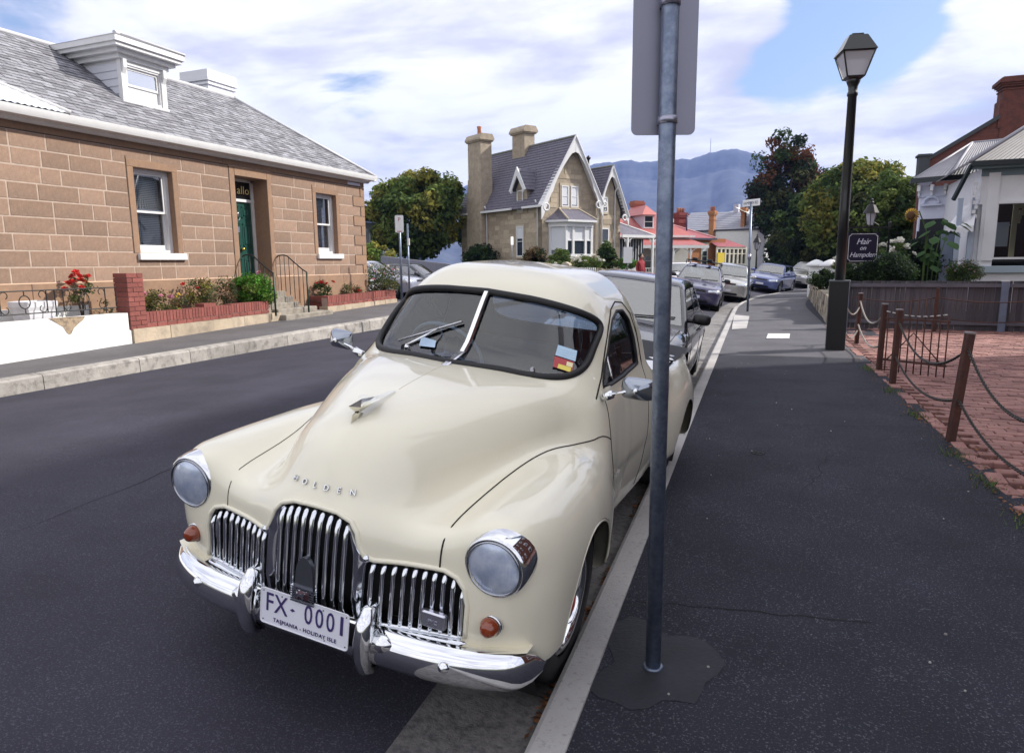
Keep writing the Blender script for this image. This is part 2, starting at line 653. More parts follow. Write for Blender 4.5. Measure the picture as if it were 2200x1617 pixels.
def crack(s0, Y0, s1, Y1, zf, parent, w=.006, n=26, amp=.05):
    m = MB()
    pts = []
    off = 0
    for i in range(n + 1):
        t = i / n
        off = off * .75 + RNG.uniform(-amp, amp) * .5
        pts.append((s0 + (s1 - s0) * t + off, Y0 + (Y1 - Y0) * t + RNG.uniform(-.01, .01)))
    vs = []
    for i, (s_, Y) in enumerate(pts):
        ww = w * (.4 + .6 * math.sin(PI * i / n)) * RNG.uniform(.6, 1.2)
        for d in (-ww, ww):
            a = (s_ + d * (1 if abs(Y1 - Y0) > abs(s1 - s0) else 0), Y + d * (0 if abs(Y1 - Y0) > abs(s1 - s0) else 1))
            vs.append(P3(a[0], a[1], zf(a[0]) + .0015))
    m.add(vs, [(i * 2, i * 2 + 1, i * 2 + 3, i * 2 + 2) for i in range(n)])
    m.build('crack', crk, parent)


zp_ = lambda s: zright(s) - .004
crack(.05, 3.1, 1.1, 3.25, zp_, FP); crack(.9, 4.9, 1.25, 6.2, zp_, FP, .004); crack(.2, 6.9, 2.2, 7.3, zp_, FP, .005); crack(1.5, 2.4, 2.2, 3.4, zp_, FP, .004)
crack(.1, 9.6, 2.2, 9.9, zp_, FP, .006); crack(.02, 12.2, 2.25, 12.25, zp_, FP, .012, 20, .02)
m = MB()
for i in range(9):
    a = 2 * PI * i / 9
    m.tube([(0, 0, 0), (.055 * math.cos(a), .035 * math.sin(a), -.004)], .006, 4)
x, y, z = P3(.62, 5.9, zright(.62))
m.lathe([(.05, 0), (.045, .002), (1e-4, -.001)], 12)
o = m.build('valve_cover', M('dark_iron_cover', (.02, .02, .022), .6, metal=.5), FP); o.location = (x, y, z)
ROAD = bpy.data.objects['road']
for a in ((-3.2, 2.2, -3.6, 9.5), (-5.6, 4, -5.2, 13), (-7.2, 6, -6.6, 8.5), (-2.8, 9, -5.8, 9.6)):
    crack(*a, lambda s: float(zroad(s)), ROAD, .004, 40, .06)
# small pale stones and gum spots on the footpath
gum = MB()
for i in range(46):
    Y = 1.8 + 13 * RNG.random() ** 1.6
    s = RNG.uniform(.1, 2.1)
    r = RNG.uniform(.003, .008)
    x, y, z = P3(s, Y, zright(s))
    gum.lathe([(r, -.002), (r * .7, .004), (1e-5, .005)], 6, 'z', (x, y, z))
o = gum.build('gravel_specks', M('pale_grit', (.36, .34, .33), .9, island=.5), None, True)
tag(o, 'scattered pale grit and gum spots on the dark footpath', None, None, 'stuff')

# brick paving right of the footpath
paving = thing('brick_paving', 'red brick paving of the forecourt behind the chain fence', None)
paving['kind'] = 'structure'
bed = MB()
bed.add([P3(2.2, -4, -.02), P3(12, -4, -.02), P3(12, 20.5, -.02), P3(2.2, 20.5, -.02)], [(0, 1, 2, 3)])
bed.build('sand_bed', dirt, paving)
brickm = M('paving_brick', (.30, .155, .135), .85, col2=(.21, .10, .09), mixscale=2.2, mixlo=.4, mixhi=.62, var=.16, scale=20, rnd=.25, bump=.35, bscale=60)
brickm2 = M('paving_brick_far', (.30, .155, .135), .85, col2=(.21, .10, .09), mixscale=2.2, mixlo=.4, mixhi=.62, island=.25, bump=.35, bscale=60)
bl = []
rows = int((18.6 - 1.0) / .118)
for r in range(rows):
    Y = 1.0 + r * .118
    off = (r % 2) * .117 + RNG.uniform(-.01, .01)
    xs = 2.30 + off
    while xs < 9.:
        x = xk(Y) + xs
        if Y > .2 + 2.4 * (x - 1.3) - 1.0:        # outside the frame to the right: not needed
            bl.append((x + .115 + RNG.uniform(-.004, .004), Y + RNG.uniform(-.004, .004), .047 + rise(0, Y) + RNG.uniform(-.006, .006) - .012 * math.exp(-((Y - 5) / 1.4) ** 2) * RNG.random(), RNG.uniform(-.03, .03), RNG.uniform(-.025, .025), RNG.uniform(-.02, .02)))
        xs += .236
# the loose header course along the edge
Y = 2.6
while Y < 18.3:
    bl.append((float(xk(Y)) + 2.235, Y, .044 + rise(0, Y) + RNG.uniform(-.008, .012), PI / 2 + RNG.uniform(-.06, .06) + (RNG.uniform(-.5, .5) if 4.2 < Y < 6.3 else 0), RNG.uniform(-.05, .05), RNG.uniform(-.05, .05)))
    Y += .24
bl.sort(key=lambda b: (b[0]) ** 2 + b[1] ** 2)
bm_ = MB().bbox(-.1135, .1135, -.0535, .0535, -.05, 0, .006)
bme = bm_.mesh('paving_brick')
bme.materials.append(brickm)
vis = [b for b in bl if b[1] > 3.6]
for b in vis[:290]:
    inst('brick', bme, paving, b[:3], (b[4], b[5], b[3]))
rest = MB()
for b in vis[290:]:
    rest.m = Matrix.LocRotScale(Vector(b[:3]), Matrix.Rotation(b[3], 3, 'Z').to_euler(), (1, 1, 1)) @ Matrix.Rotation(b[4], 4, 'X')
    rest.box(-.1135, .1135, -.0535, .0535, -.04, 0)
o = rest.build('brick_field', brickm2, paving)
o['kind'] = 'stuff'

# fallen leaves in the gutter and on the bricks
leafm = M('dry_leaf', (.20, .085, .035), .8, island=.6, leaf=.2)
lv, lf = [], []


def leaf_at(x, y, z, sz):
    a, t, u = RNG.uniform(0, 6.28), RNG.uniform(-.5, .5), RNG.uniform(-.4, .4)
    R = Matrix.Rotation(a, 3, 'Z') @ Matrix.Rotation(t, 3, 'X') @ Matrix.Rotation(u, 3, 'Y')
    n = len(lv)
    for q in ((-.5, 0, 0), (0, -.22, .06), (.5, 0, .02), (0, .22, .06)):
        lv.append(tuple(R @ Vector(q) * sz + Vector((x, y, z + sz * .2))))
    lf.append((n, n + 1, n + 2, n + 3))


cl = [(onz(1160, 1540, -.08)[1], 26), (onz(1190, 1480, -.08)[1], 10), (onz(1262, 1310, -.08)[1], 22), (onz(1290, 1250, -.08)[1], 22), (onz(1345, 1110, -.08)[1], 16), (onz(1375, 1090, -.08)[1], 14), (onz(1400, 1000, -.08)[1], 18), (7.2, 8), (8.6, 10), (11, 6)]
for Y0, n in cl:
    for i in range(n):
        Y = Y0 + RNG.gauss(0, .07)
        s = -.155 - abs(RNG.gauss(0, .025))
        leaf_at(*P3(s, Y, -.085), RNG.uniform(.02, .055))
for i in range(520):
    Y = RNG.uniform(1.6, 12)
    s = -.155 - abs(RNG.gauss(0, .012))
    leaf_at(*P3(s, Y, -.086), RNG.uniform(.006, .02))
for i in range(120):
    Y = RNG.uniform(1.8, 14)
    leaf_at(*P3(-RNG.uniform(.17, .5), Y, -.08), RNG.uniform(.006, .02))
for i in range(900):
    Y = 4 + 4.5 * RNG.random() ** 1.2
    s = 2.12 + RNG.random() ** 1.8 * 2.2
    leaf_at(*P3(s, Y, .045), RNG.uniform(.012, .045))
for i in range(500):
    Y = RNG.uniform(3.8, 17.5)
    leaf_at(*P3(2.12 + RNG.gauss(0, .05), Y, .04), RNG.uniform(.01, .03))
for i in range(160):
    Y = RNG.uniform(17, 18.4)
    leaf_at(*P3(RNG.uniform(2.4, 6.5), Y, .045), RNG.uniform(.02, .05))
o = mesh_np('leaf_litter', lv, lf, leafm)
tag(o, 'dry brown leaves lying in the gutter and on the bricks', None, None, 'stuff')
# weeds on the paving edge
wv, wf = [], []
for i in range(500):
    Y = RNG.choice([4.35, 4.8, 5.6, 6.3, 7.8, 9.2, 11]) + RNG.gauss(0, .10)
    s = 2.14 + RNG.gauss(0, .05)
    x, y, z = P3(s, Y, .04)
    a = RNG.uniform(0, 6.28); h = RNG.uniform(.02, .07); w = .004
    dx, dy = math.cos(a), math.sin(a)
    n = len(wv)
    wv += [(x - dy * w, y + dx * w, z), (x + dy * w, y - dx * w, z), (x + dx * h * .7, y + dy * h * .7, z + h)]
    wf.append((n, n + 1, n + 2))
o = mesh_np('edge_weeds', wv, wf, M('weed', (.09, .14, .04), .8, island=.4, leaf=.3))
tag(o, 'small weeds growing along the edge of the brick paving', None, None, 'stuff')
# ------------------------------------------------------------------ the sandstone cottage on the left
stone = M('sandstone', (.295, .195, .140), .9, col2=(.245, .170, .130), mixscale=1.4, mixlo=.4, mixhi=.65, var=.13, scale=14, rnd=.17, bump=.5, bscale=45)
dressed = M('dressed_sandstone', (.29, .18, .115), .85, col2=(.26, .165, .115), mixscale=2, var=.1, scale=10, rnd=.07, bump=.3, bscale=50)
mortar = M('mortar', (.44, .345, .285), .95, var=.15, scale=9, bump=.4, bscale=80)
grout = M('dark_joint', (.07, .05, .04), .95)
white = M('white_paint', (.68, .68, .69), .45, var=.05, scale=5, bump=.08, bscale=15)
whitewall = M('whitewash', (.80, .80, .79), .8, col2=(.66, .64, .6), mixscale=3, mixlo=.6, mixhi=.8, bump=.5, bscale=22)
iron = M('wrought_iron', (.018, .018, .02), .5, metal=.3)
glass = glass_mat('window_glass', (.72, .80, .86), 0, .14)
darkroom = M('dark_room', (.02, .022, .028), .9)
blindm = M('blind_slat', (.85, .85, .86), .5)
redbrick = M('red_brick', (.23, .072, .06), .85, var=.2, scale=25, rnd=.22, bump=.5, bscale=60)
brickmort = M('brick_mortar', (.36, .27, .24), .95, var=.2, scale=20)
shingm = M('shingle', (.25, .25, .275), .75, col2=(.17, .17, .19), mixscale=8, rnd=.36, bump=.5, bscale=30)
shingm2 = M('shingle_far', (.25, .25, .275), .75, col2=(.17, .17, .19), mixscale=8, island=.36, bump=.5, bscale=30)

HF = Facade((-12, 0), (-12, 20))
house = HF.thing('stone_cottage', 'single storey brown sandstone cottage with shingle roof and white dormer', 'house')
X0, X1 = 3.0, 17.82
ZP, ZF = 1.38, 3.90                            # plinth top, underside of the frieze
OPEN = [(10.0, 10.91, 1.92, 3.57), (12.65, 13.70, 1.02, 3.70), (15.55, 16.43, 1.96, 3.57), (5.2, 6.1, 1.92, 3.57)]
SURR = [(9.86, 11.05, 1.92, 3.71), (12.49, 13.85, 1.38, 3.90), (15.41, 16.57, 1.96, 3.71), (5.06, 6.24, 1.92, 3.71)]
# wall core (mortar face) around the openings
xs = sorted({X0, X1} | {o[0] for o in OPEN} | {o[1] for o in OPEN})
wall = MB()
for a, b in zip(xs[:-1], xs[1:]):
    hit = [o for o in OPEN if o[0] <= a + 1e-6 and o[1] >= b - 1e-6]
    if hit:
        wall.box(a, b, .0, .5, .1, hit[0][2]); wall.box(a, b, .0, .5, hit[0][3], 4.2)
    else:
        wall.box(a, b, .0, .5, .1, 4.2)
wall.box(X1 - .5, X1 - .012, .5, 5.2, .1, 4.2)
wall.box(X0, X1 - .5, 4.7, 5.2, .1, 4.2)
WALL = wall.build('wall', mortar, house)
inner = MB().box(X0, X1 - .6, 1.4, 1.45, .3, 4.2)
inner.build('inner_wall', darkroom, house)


def stone_box(x0, x1, z0, z1, mat=stone, y0=-.003, j=.011, nm='stone', yd=.03, par=None):
    m = MB().bbox(x0 + j, x1 - j, y0 - RNG.uniform(0, .004), yd, z0 + j, z1 - j, .006)
    cx, cz = (x0 + x1) / 2, (z0 + z1) / 2
    m.v = [(a - cx, b, c - cz) for a, b, c in m.v]
    o = m.build(nm, mat, par or WALL)
    o.location = (cx, 0, cz)
    return o


NC = 9
hc = (ZF - ZP) / NC
quo = [(17.24 if k % 2 else 17.61) for k in range(NC)]
for k in range(NC):
    z0, z1 = ZP + k * hc, ZP + (k + 1) * hc
    x = X0 - RNG.uniform(0, .4)
    blocks = [(s[0], s[1]) for s in SURR if s[2] < (z0 + z1) / 2 < s[3] - .02]
    end = quo[k] - .006
    cuts = sorted(blocks) + [(end, end)]
    for c0_, c1_ in cuts:
        while x < c0_ - .02:
            w = RNG.choice([.36, .5, .62, .74, .86])
            n = x + w
            if c0_ - n < .22:
                n = c0_
            stone_box(x, min(n, c0_), z0, z1)
            x = n
        x = c1_
    stone_box(quo[k] + .004, X1, z0, z1, dressed, -.012, .004, 'quoin_stone')
# plinth
x = X0
while x < X1:
    n = x + RNG.uniform(.8, 1.3)
    if X1 - n < .5: n = X1
    if not (x > 12.3 and n < 13.9):
        stone_box(x, min(n, X1), .1, ZP, dressed, -.035, .003, 'plinth_stone')
    x = n
pl = MB().prism([(-.038, ZP), (.0, ZP + .022), (.0, ZP)], 'x', X0, 12.49)
pl.prism([(-.038, ZP), (.0, ZP + .022), (.0, ZP)], 'x', 13.85, X1)
pl.build('plinth_top', M('pale_sandstone', (.52, .36, .26), .9, var=.1), house)
# frieze band and the dark groove below it
x = X0
while x < X1:
    n = min(X1, x + RNG.uniform(1.1, 1.7))
    stone_box(x, n, ZF + .012, 4.2, dressed, -.006, .0015, 'frieze_stone')
    x = n
gr = MB()
for a, b in ((X0, 12.48), (13.86, 17.62)):
    gr.box(a, b, -.0055, .02, ZF - .004, ZF + .011)
gr.box(9.845, 9.858, -.0105, .02, 1.92, 3.76); gr.box(15.395, 15.408, -.0105, .02, 1.96, 3.76); gr.box(12.475, 12.49, -.0115, .02, 1.38, ZF)
for k in range(NC):
    z0, z1 = ZP + k * hc, ZP + (k + 1) * hc
    gr.box(quo[k] - .006, quo[k] + .005, -.0135, .02, z0, z1)
    if k:
        gr.box(min(quo[k], quo[k - 1]), max(quo[k], quo[k - 1]), -.0132, .02, z0 - .005, z0 + .004)
gr.build('joint_line', grout, house)
for (a, b, c, d), (A, B, C, D) in zip(OPEN, SURR):
    if D < 3.8:
        stone_box(A, a, C, d, dressed, -.009, .001, 'jamb_stone'); stone_box(b, B, C, d, dressed, -.009, .001, 'jamb_stone')
        stone_box(A, B, d, D, dressed, -.009, .001, 'lintel_stone')
    else:
        stone_box(A, a, 1.05, D, dressed, -.010, .001, 'jamb_stone'); stone_box(b, B, 1.05, D, dressed, -.010, .001, 'jamb_stone')
        stone_box(a, b, d, D, dressed, -.010, .001, 'lintel_stone')
for (a, b, c, d) in OPEN:
    rv = MB()
    rv.box(a - .03, a + .001, -.004, .5, c, d); rv.box(b - .001, b + .03, -.004, .5, c, d); rv.box(a, b, -.004, .5, d - .001, d + .03)
    rv.build('reveal', dressed, house)['kind'] = 'stuff'


def sash_window(par, x0, x1, z0, z1, y=.15, fw=.085, mid=.5, blind=True, blind_to=0., half=None, mat=white, gm=glass, name='window', sill=False, curtain=None):
    """box frame with two sliding sashes, panes and a venetian blind"""
    f = MB()
    f.box(x0, x0 + fw, y, y + .13, z0, z1); f.box(x1 - fw, x1, y, y + .13, z0, z1)
    f.box(x0 + fw, x1 - fw, y, y + .13, z1 - fw * .8, z1); f.box(x0 + fw, x1 - fw, y, y + .13, z0, z0 + fw * .8)
    w = f.build(name, mat, par)
    zm = z0 + (z1 - z0) * mid
    a, b = x0 + fw, x1 - fw
    for (s0, s1, yy, bot) in ((zm - .025, z1 - fw * .8, y + .035, .045), (z0 + fw * .8, zm + .025, y + .08, .10)):
        m = MB()
        m.box(a, a + .045, yy, yy + .038, s0, s1); m.box(b - .045, b, yy, yy + .038, s0, s1)
        m.box(a + .045, b - .045, yy, yy + .038, s1 - .045, s1); m.box(a + .045, b - .045, yy, yy + .038, s0, s0 + bot)
        m.build('sash', mat, w)
        MB().quad((a + .04, yy + .02, s0 + .04), (b - .04, yy + .02, s0 + .04), (b - .04, yy + .02, s1 - .04), (a + .04, yy + .02, s1 - .04)).build('pane', gm, w)
    if blind:
        m = MB()
        z = z1 - fw
        while z > z0 + fw + blind_to:
            m.add([(a + .02, y + .175, z - .015), (b - .02, y + .175, z - .015), (b - .02, y + .188, z + .014), (a + .02, y + .188, z + .014)], [(0, 1, 2, 3)])
            z -= .036
        m.box(a + .3 * (b - a), a + .3 * (b - a) + .012, y + .155, y + .165, z0 + fw, z1 - fw)
        o = m.build('blind', blindm, w)
        o['kind'] = 'stuff'
    if curtain is not None:
        m = MB()
        n = 26
        for sgn in (0, 1):
            vs = []
            for i in range(n + 1):
                u = i / n
                for zz in (0, .5, 1):
                    half_w = (b - a) * (.5 if zz == 1 else (.30 if zz == .5 else .2))
                    xx = a + half_w * u if not sgn else b - half_w * u
                    vs.append((xx, y + .2 + .015 * math.sin(u * 26), z0 + fw + (z1 - z0 - 2 * fw) * zz))
            m.add(vs, [(i * 3 + j, i * 3 + 3 + j, i * 3 + 4 + j, i * 3 + 1 + j) for i in range(n) for j in (0, 1)])
        m.build('curtain', curtain, w)
    return w


for (a, b, c, d), sl_ in ((OPEN[0], True), (OPEN[2], True), (OPEN[3], True)):
    w = sash_window(house, a, b, c + .0, d, .13)
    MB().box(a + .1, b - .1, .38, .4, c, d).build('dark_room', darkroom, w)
    MB().bbox(a - .07, b + .17, -.075, .13, c - .135, c - .001, .008).build('sill', white, w)

# front door with panels, knocker, letter plate, fanlight
dg = M('green_door', (.012, .062, .05), .3, coat=.3, var=.08)
dx0, dx1, dz0, dz1 = 12.86, 13.62, 1.05, 3.17
dr = MB().box(dx0, dx1, .47, .52, dz0, dz1)
door = dr.build('door', dg, house)
pn = MB()
for (u0, u1) in ((.08, .44), (.56, .92)):
    for (v0, v1) in ((.07, .36), (.50, .76), (.82, .95)):
        a, b = dx0 + u0 * (dx1 - dx0), dx0 + u1 * (dx1 - dx0)
        z0, z1 = dz0 + v0 * (dz1 - dz0), dz0 + v1 * (dz1 - dz0)
        pn.box(a, b, .462, .47, z0, z0 + .03); pn.box(a, b, .462, .47, z1 - .03, z1); pn.box(a, a + .03, .462, .47, z0, z1); pn.box(b - .03, b, .462, .47, z0, z1)
        pn.bbox(a + .06, b - .06, .455, .47, z0 + .06, z1 - .06, .012)
pn.build('panel', dg, door)
brass = M('brass', (.65, .42, .12), .25, 1.)
MB().ball((13.22, .42, 2.05), .045).tube([(13.22, .43, 2.05), (13.22, .47, 2.05)], .018).build('knob', brass, door, True)
chr_ = M('chrome', (.78, .79, .81), .06, 1.)
MB().ball((13.13, .44, 2.88), .05, sz=1.3).tube([(13.13 + .06 * math.cos(t), .43, 2.80 + .07 * math.sin(t)) for t in np.linspace(PI, 2 * PI, 9)], .012).build('knocker', chr_, door, True)
MB().box(13.07, 13.19, .455, .47, 2.45, 2.58).build('letter_plate', chr_, door)
df = MB()
df.box(12.72, dx0, .43, .5, 1.05, 3.70); df.box(dx1, 13.70, .43, .5, 1.05, 3.70); df.box(12.72, 13.7, .42, .5, 3.17, 3.235); df.box(12.72, 13.7, .43, .5, 3.64, 3.7)
DF = df.build('door_frame', white, house)
MB().box(12.86, 13.62, .46, .47, 3.235, 3.64).build('fanlight', M('dark_glass', (.012, .015, .018), .08, coat=.5), DF)
gold = M('gold_leaf', (.85, .68, .25), .35, .3)
me = text_mesh('allo', .27, .003, 0, 'CENTER', 1.05)
o = mkobj('lettering', me, gold, DF)
o.location, o.rotation_euler = (13.38, .452, 3.44), (PI / 2, 0, 0)
st_ = MB().box(12.65, 13.70, 0, .5, .9, 1.045)
st_.build('threshold', dressed, house)

# steps in front of the door
stepm = M('worn_step_stone', (.30, .27, .23), .9, col2=(.16, .14, .12), mixscale=5, mixlo=.45, mixhi=.7, bump=.6, bscale=30)
steps = HF.thing('front_steps', 'worn stone steps climbing from the footpath to the green door', 'steps')
for k, (a, b, yf, z) in enumerate([(12.95, 14.75, -.98, .505), (12.9, 14.35, -.80, .635), (12.68, 13.9, -.62, .765), (12.68, 13.9, -.44, .9), (12.66, 13.86, -.24, 1.03)]):
    MB().bbox(a, b, yf, -.03, .15, z, .015).build('step', stepm, steps)


def handrail(x, name_lab):
    t = HF.thing('handrail', name_lab, 'handrail', 'iron handrails of the front steps')
    path = [(x, -.02, 1.86), (x, -.06, 1.9), (x, -.24, 1.91), (x, -.34, 1.88), (x, -.55, 1.72), (x, -.78, 1.55), (x, -.9, 1.49)]
    MB().tube(path, .016, 8).build('top_rail', iron, t, True)
    for i, yy in enumerate(np.linspace(-.10, -.78, 6)):
        zt = np.interp(-yy, [.0, .24, .34, .55, .78, .9], [1.88, 1.91, 1.88, 1.72, 1.55, 1.49])
        zb = np.interp(-yy, [0, .24, .44, .62, .80, .98], [1.03, 1.03, .9, .765, .635, .5])
        MB().tube([(x, yy, zb - .02), (x, yy, zt)], .009, 6).build('baluster', iron, t, True)
    MB().tube([(x, -.9, .5), (x, -.9, 1.49)], .022, 8).build('newel_post', M('green_iron', (.012, .04, .03), .45), t, True)
    return t


handrail(13.88, 'black iron handrail on the far side of the stone steps')
handrail(12.7, 'black iron handrail in front of the green door')
vent = MB().box(16.0, 16.35, -.055, -.036, .62, .78)
vent.build('vent', grout, house)
np_ = MB().box(17.0, 17.62, -.02, -.007, 3.93, 4.0)
npl = np_.build('street_plate', M('plate_enamel', (.55, .55, .68), .4), house)

# gutter, fascia, soffit
ga = MB()
ga.prism([(-.20, 4.09), (-.31, 4.10), (-.34, 4.16), (-.345, 4.235), (-.325, 4.24), (-.32, 4.17), (-.22, 4.17)], 'x', X0, 18.06)
ga.prism([(17.9, 4.09), (18.01, 4.10), (18.05, 4.16), (18.055, 4.235), (18.035, 4.24), (17.92, 4.17)], 'y', -.33, 5.4)
ga.build('gutter', white, house, 40)
fa = MB()
fa.prism([(-.02, 4.03), (-.10, 4.035), (-.13, 4.075), (-.19, 4.085), (-.20, 4.15), (-.02, 4.15)], 'x', X0, 17.95)
fa.box(17.8, 17.9, -.1, 5.3, 4.03, 4.14)
fa.build('fascia', white, house, 40)

# roof planes and shingles
TP = .72
RZ, RY, EX = 4.2 + 2.7 * TP, 2.4, 18.05
rf = MB()
v = [(X0, -.3, 4.2), (EX, -.3, 4.2), (EX - 2.7, RY, RZ), (X0, RY, RZ), (EX, 5.1, 4.2), (X0, 5.1, 4.2)]
rf.add(v, [(0, 1, 2, 3), (1, 4, 2), (4, 5, 3, 2)])
ROOF = rf.build('roof', M('roof_under', (.13, .13, .15), .9), house)
sl = math.atan(TP)
shm = []
for w in (.16, .19, .22, .25):
    m = MB().add([(-w / 2 + .003, 0, 0), (w / 2 - .003, 0, 0), (w / 2 - .003, .2, .0), (-w / 2 + .003, .2, .0),
                  (-w / 2 + .003, 0, .014), (w / 2 - .003, 0, .014), (w / 2 - .003, .2, .004), (-w / 2 + .003, .2, .004)],
                 [(4, 5, 6, 7), (0, 1, 5, 4), (1, 2, 6, 5), (3, 0, 4, 7), (2, 3, 7, 6)])
    me = m.mesh('shingle'); me.materials.append(shingm)
    shm.append((w, me))
SH = []
rowh = .125
nrow = int(math.hypot(2.7, 2.7 * TP) / rowh)
for r in range(nrow + 1):
    d = r * rowh
    yy, zz = -.33 + d * math.cos(sl), 4.2 - .022 + d * math.sin(sl)
    xe = EX - (yy + .3) * 1.0
    x = X0 + RNG.uniform(-.2, 0)
    while x < xe - .05:
        w, me = RNG.choice(shm)
        if x + w / 2 < xe:
            # leave out what the dormer and the neighbouring metal roof cover
            if not (10.62 < x + w / 2 < 11.62 and yy > .9) and not (x + w / 2 < 8.5 - (yy + .3) * 1.72):
                SH.append((x + w / 2, yy, zz, me, RNG.uniform(-.004, .006), RNG.uniform(-.02, .02)))
        x += w
HO = house.location
SH.sort(key=lambda s_: ((s_[1] + 12) ** 2 + (s_[0]) ** 2 + (s_[2] - CAM_H) ** 2) if s_[0] > 7.2 else 1e6)
R0 = Matrix.Rotation(sl - .045, 3, 'X')
rest = MB()
for i, (x, y, z, me, dz, tw) in enumerate(SH):
    if i < 300:
        inst('shingle', me, ROOF, (x, y, z + dz), (R0 @ Matrix.Rotation(tw, 3, 'Z')).to_euler())
    else:
        rest.m = Matrix.Translation((x, y, z + dz)) @ (R0 @ Matrix.Rotation(tw, 3, 'Z')).to_4x4()
        rest.add([v.co for v in me.vertices], [tuple(p.vertices) for p in me.polygons])
rest.m = Matrix.Identity(4)
o = rest.build('shingle_field', shingm2, ROOF)
o['kind'] = 'stuff'
cap = MB()
cap.tube([(X0, RY, RZ + .02), (EX - 2.7, RY, RZ + .02)], .05, 8)
cap.tube([(EX - 2.7, RY, RZ + .02), (EX, -.3, 4.24)], .04, 8)
cap.build('ridge_capping', M('pale_lead', (.5, .5, .53), .6), ROOF, True)
# neighbouring ribbed metal roof at the far left
mr_ = MB()
n = 46
for i in range(n):
    a0, a1 = 8.55 - i * .11, 8.55 - (i + 1) * .11
    def zz(x, t):
        return 4.24 + t
    h0, h1 = (8.55 - a0) / 1.72, (8.55 - a1) / 1.72
    am = (a0 + a1) / 2
    hm = (h0 + h1) / 2
    e = .03
    mr_.add([(a0, -.34, 4.245), (am, -.34, 4.245 + .022), (a1, -.34, 4.245), (a1, -.34 + h1, 4.245 + h1 * TP + e), (am, -.34 + hm, 4.267 + hm * TP + e), (a0, -.34 + h0, 4.245 + h0 * TP + e)],
            [(0, 1, 4, 5), (1, 2, 3, 4)])
mr_.build('metal_roof', M('pale_metal_roof', (.52, .56, .62), .4, .0, coat=.3), house, 30)
MB().tube([(8.6, -.34, 4.27), (3.6, 2.5, 4.27 + 2.85 * TP)], .045, 8).build('hip_capping', M('pale_lead'), house, True)

# dormer
dm = thing('dormer', None, None)
del dm
yf = .85
DZ = lambda y: 4.2 + (y + .3) * TP
db = MB()
db.prism([(yf, DZ(yf) - .1), (yf, 5.8), (2.2, 5.8), (2.2, DZ(2.2) - .1)], 'x', 10.62, 11.62)
DORM = db.build('dormer', white, house)
for xx, sgn in ((10.62, -1), (11.62, 1)):
    z = DZ(yf) - .05
    while z < 5.72:
        wb = MB()
        wb.add([(xx + sgn * .022, yf, z), (xx + sgn * .022, 2.2, z), (xx + sgn * .004, 2.2, z + .15), (xx + sgn * .004, yf, z + .15),
                (xx, yf, z), (xx, 2.2, z)], [(0, 1, 2, 3), (0, 1, 5, 4)])
        wb.build('weatherboard', M('white_board', (.62, .63, .70), .55), DORM)
        z += .15
w = sash_window(DORM, 10.66, 11.58, 5.0, 5.72, yf - .06, .07, .45, False)
for c in [c for c in list(house.children)]:
    pass
MB().box(10.7, 11.54, yf + .2, yf + .21, 5.0, 5.72).build('dormer_curtain', M('net_curtain', (.62, .62, .66), .9, var=.25, scale=7), DORM)
tr = MB()
tr.box(10.58, 10.70, yf - .09, yf + .02, DZ(yf) - .05, 5.78); tr.box(11.54, 11.66, yf - .09, yf + .02, DZ(yf) - .05, 5.78)
tr.box(10.56, 11.68, yf - .11, yf + .02, 4.93, 5.0); tr.box(10.66, 11.58, yf - .08, yf + .02, 5.70, 5.8)
tr.prism([(yf - .15, 5.78), (yf - .15, 5.62), (yf - .09, 5.5), (yf - .08, 5.78)], 'x', 10.6, 10.68)
tr.prism([(yf - .15, 5.78), (yf - .15, 5.62), (yf - .09, 5.5), (yf - .08, 5.78)], 'x', 11.56, 11.64)
tr.build('dormer_trim', white, DORM)
co = MB()
for (o_, z0, z1) in ((.10, 5.78, 5.87), (.2, 5.87, 5.95), (.30, 5.95, 6.02), (.34, 6.02, 6.13)):
    co.box(10.62 - o_, 11.62 + o_, yf - o_ - .03, 2.62, z0, z1)
co.build('dormer_cornice', white, DORM)
hr = MB()
hr.add([(10.27, yf - .38, 6.13), (11.97, yf - .38, 6.13), (11.97, 2.62, 6.13), (10.27, 2.62, 6.13), (11.12, 1.35, 6.46), (11.12, 2.62, 6.46)],
       [(0, 1, 4), (1, 2, 5, 4), (3, 0, 4, 5), (2, 3, 5)])
hr.build('dormer_roof', M('shingle_far'), DORM)
MB().tube([(10.27, yf - .38, 6.15), (11.12, 1.35, 6.48), (11.97, yf - .38, 6.15)], .035, 6).tube([(11.12, 1.35, 6.48), (11.12, 2.62, 6.48)], .035, 6).build('dormer_capping', white, DORM)

# chimney of white painted brick
ch = MB()
wbrick = M('white_brick', (.72, .73, .78), .8, bump=.4, bscale=30)
ch.box(15.1, 16.05, 3.0, 3.9, 4.5, 6.62)
for k, (o_, z0, z1) in enumerate(((.03, 6.40, 6.47), (.05, 6.52, 6.58), (.07, 6.62, 6.72), (.05, 6.72, 6.9))):
    ch.box(15.1 - o_, 16.05 + o_, 3.0 - o_, 3.9 + o_, z0, z1)
CHIM = ch.build('chimney', wbrick, house)
z = 5.4
bj = MB()
while z < 6.4:
    bj.box(15.094, 16.056, 2.994, 3.906, z, z + .012); z += .088
bj.build('brick_joint', M('grey_joint', (.35, .35, .4), .9), CHIM)  # grey lines for the joints of the white brick

# ---- the garden front: low white wall, pier, brick edging, sandstone base
def RX(Y, off=0.):                              # line of the garden front
    return -10.575 - .05 * Y + off


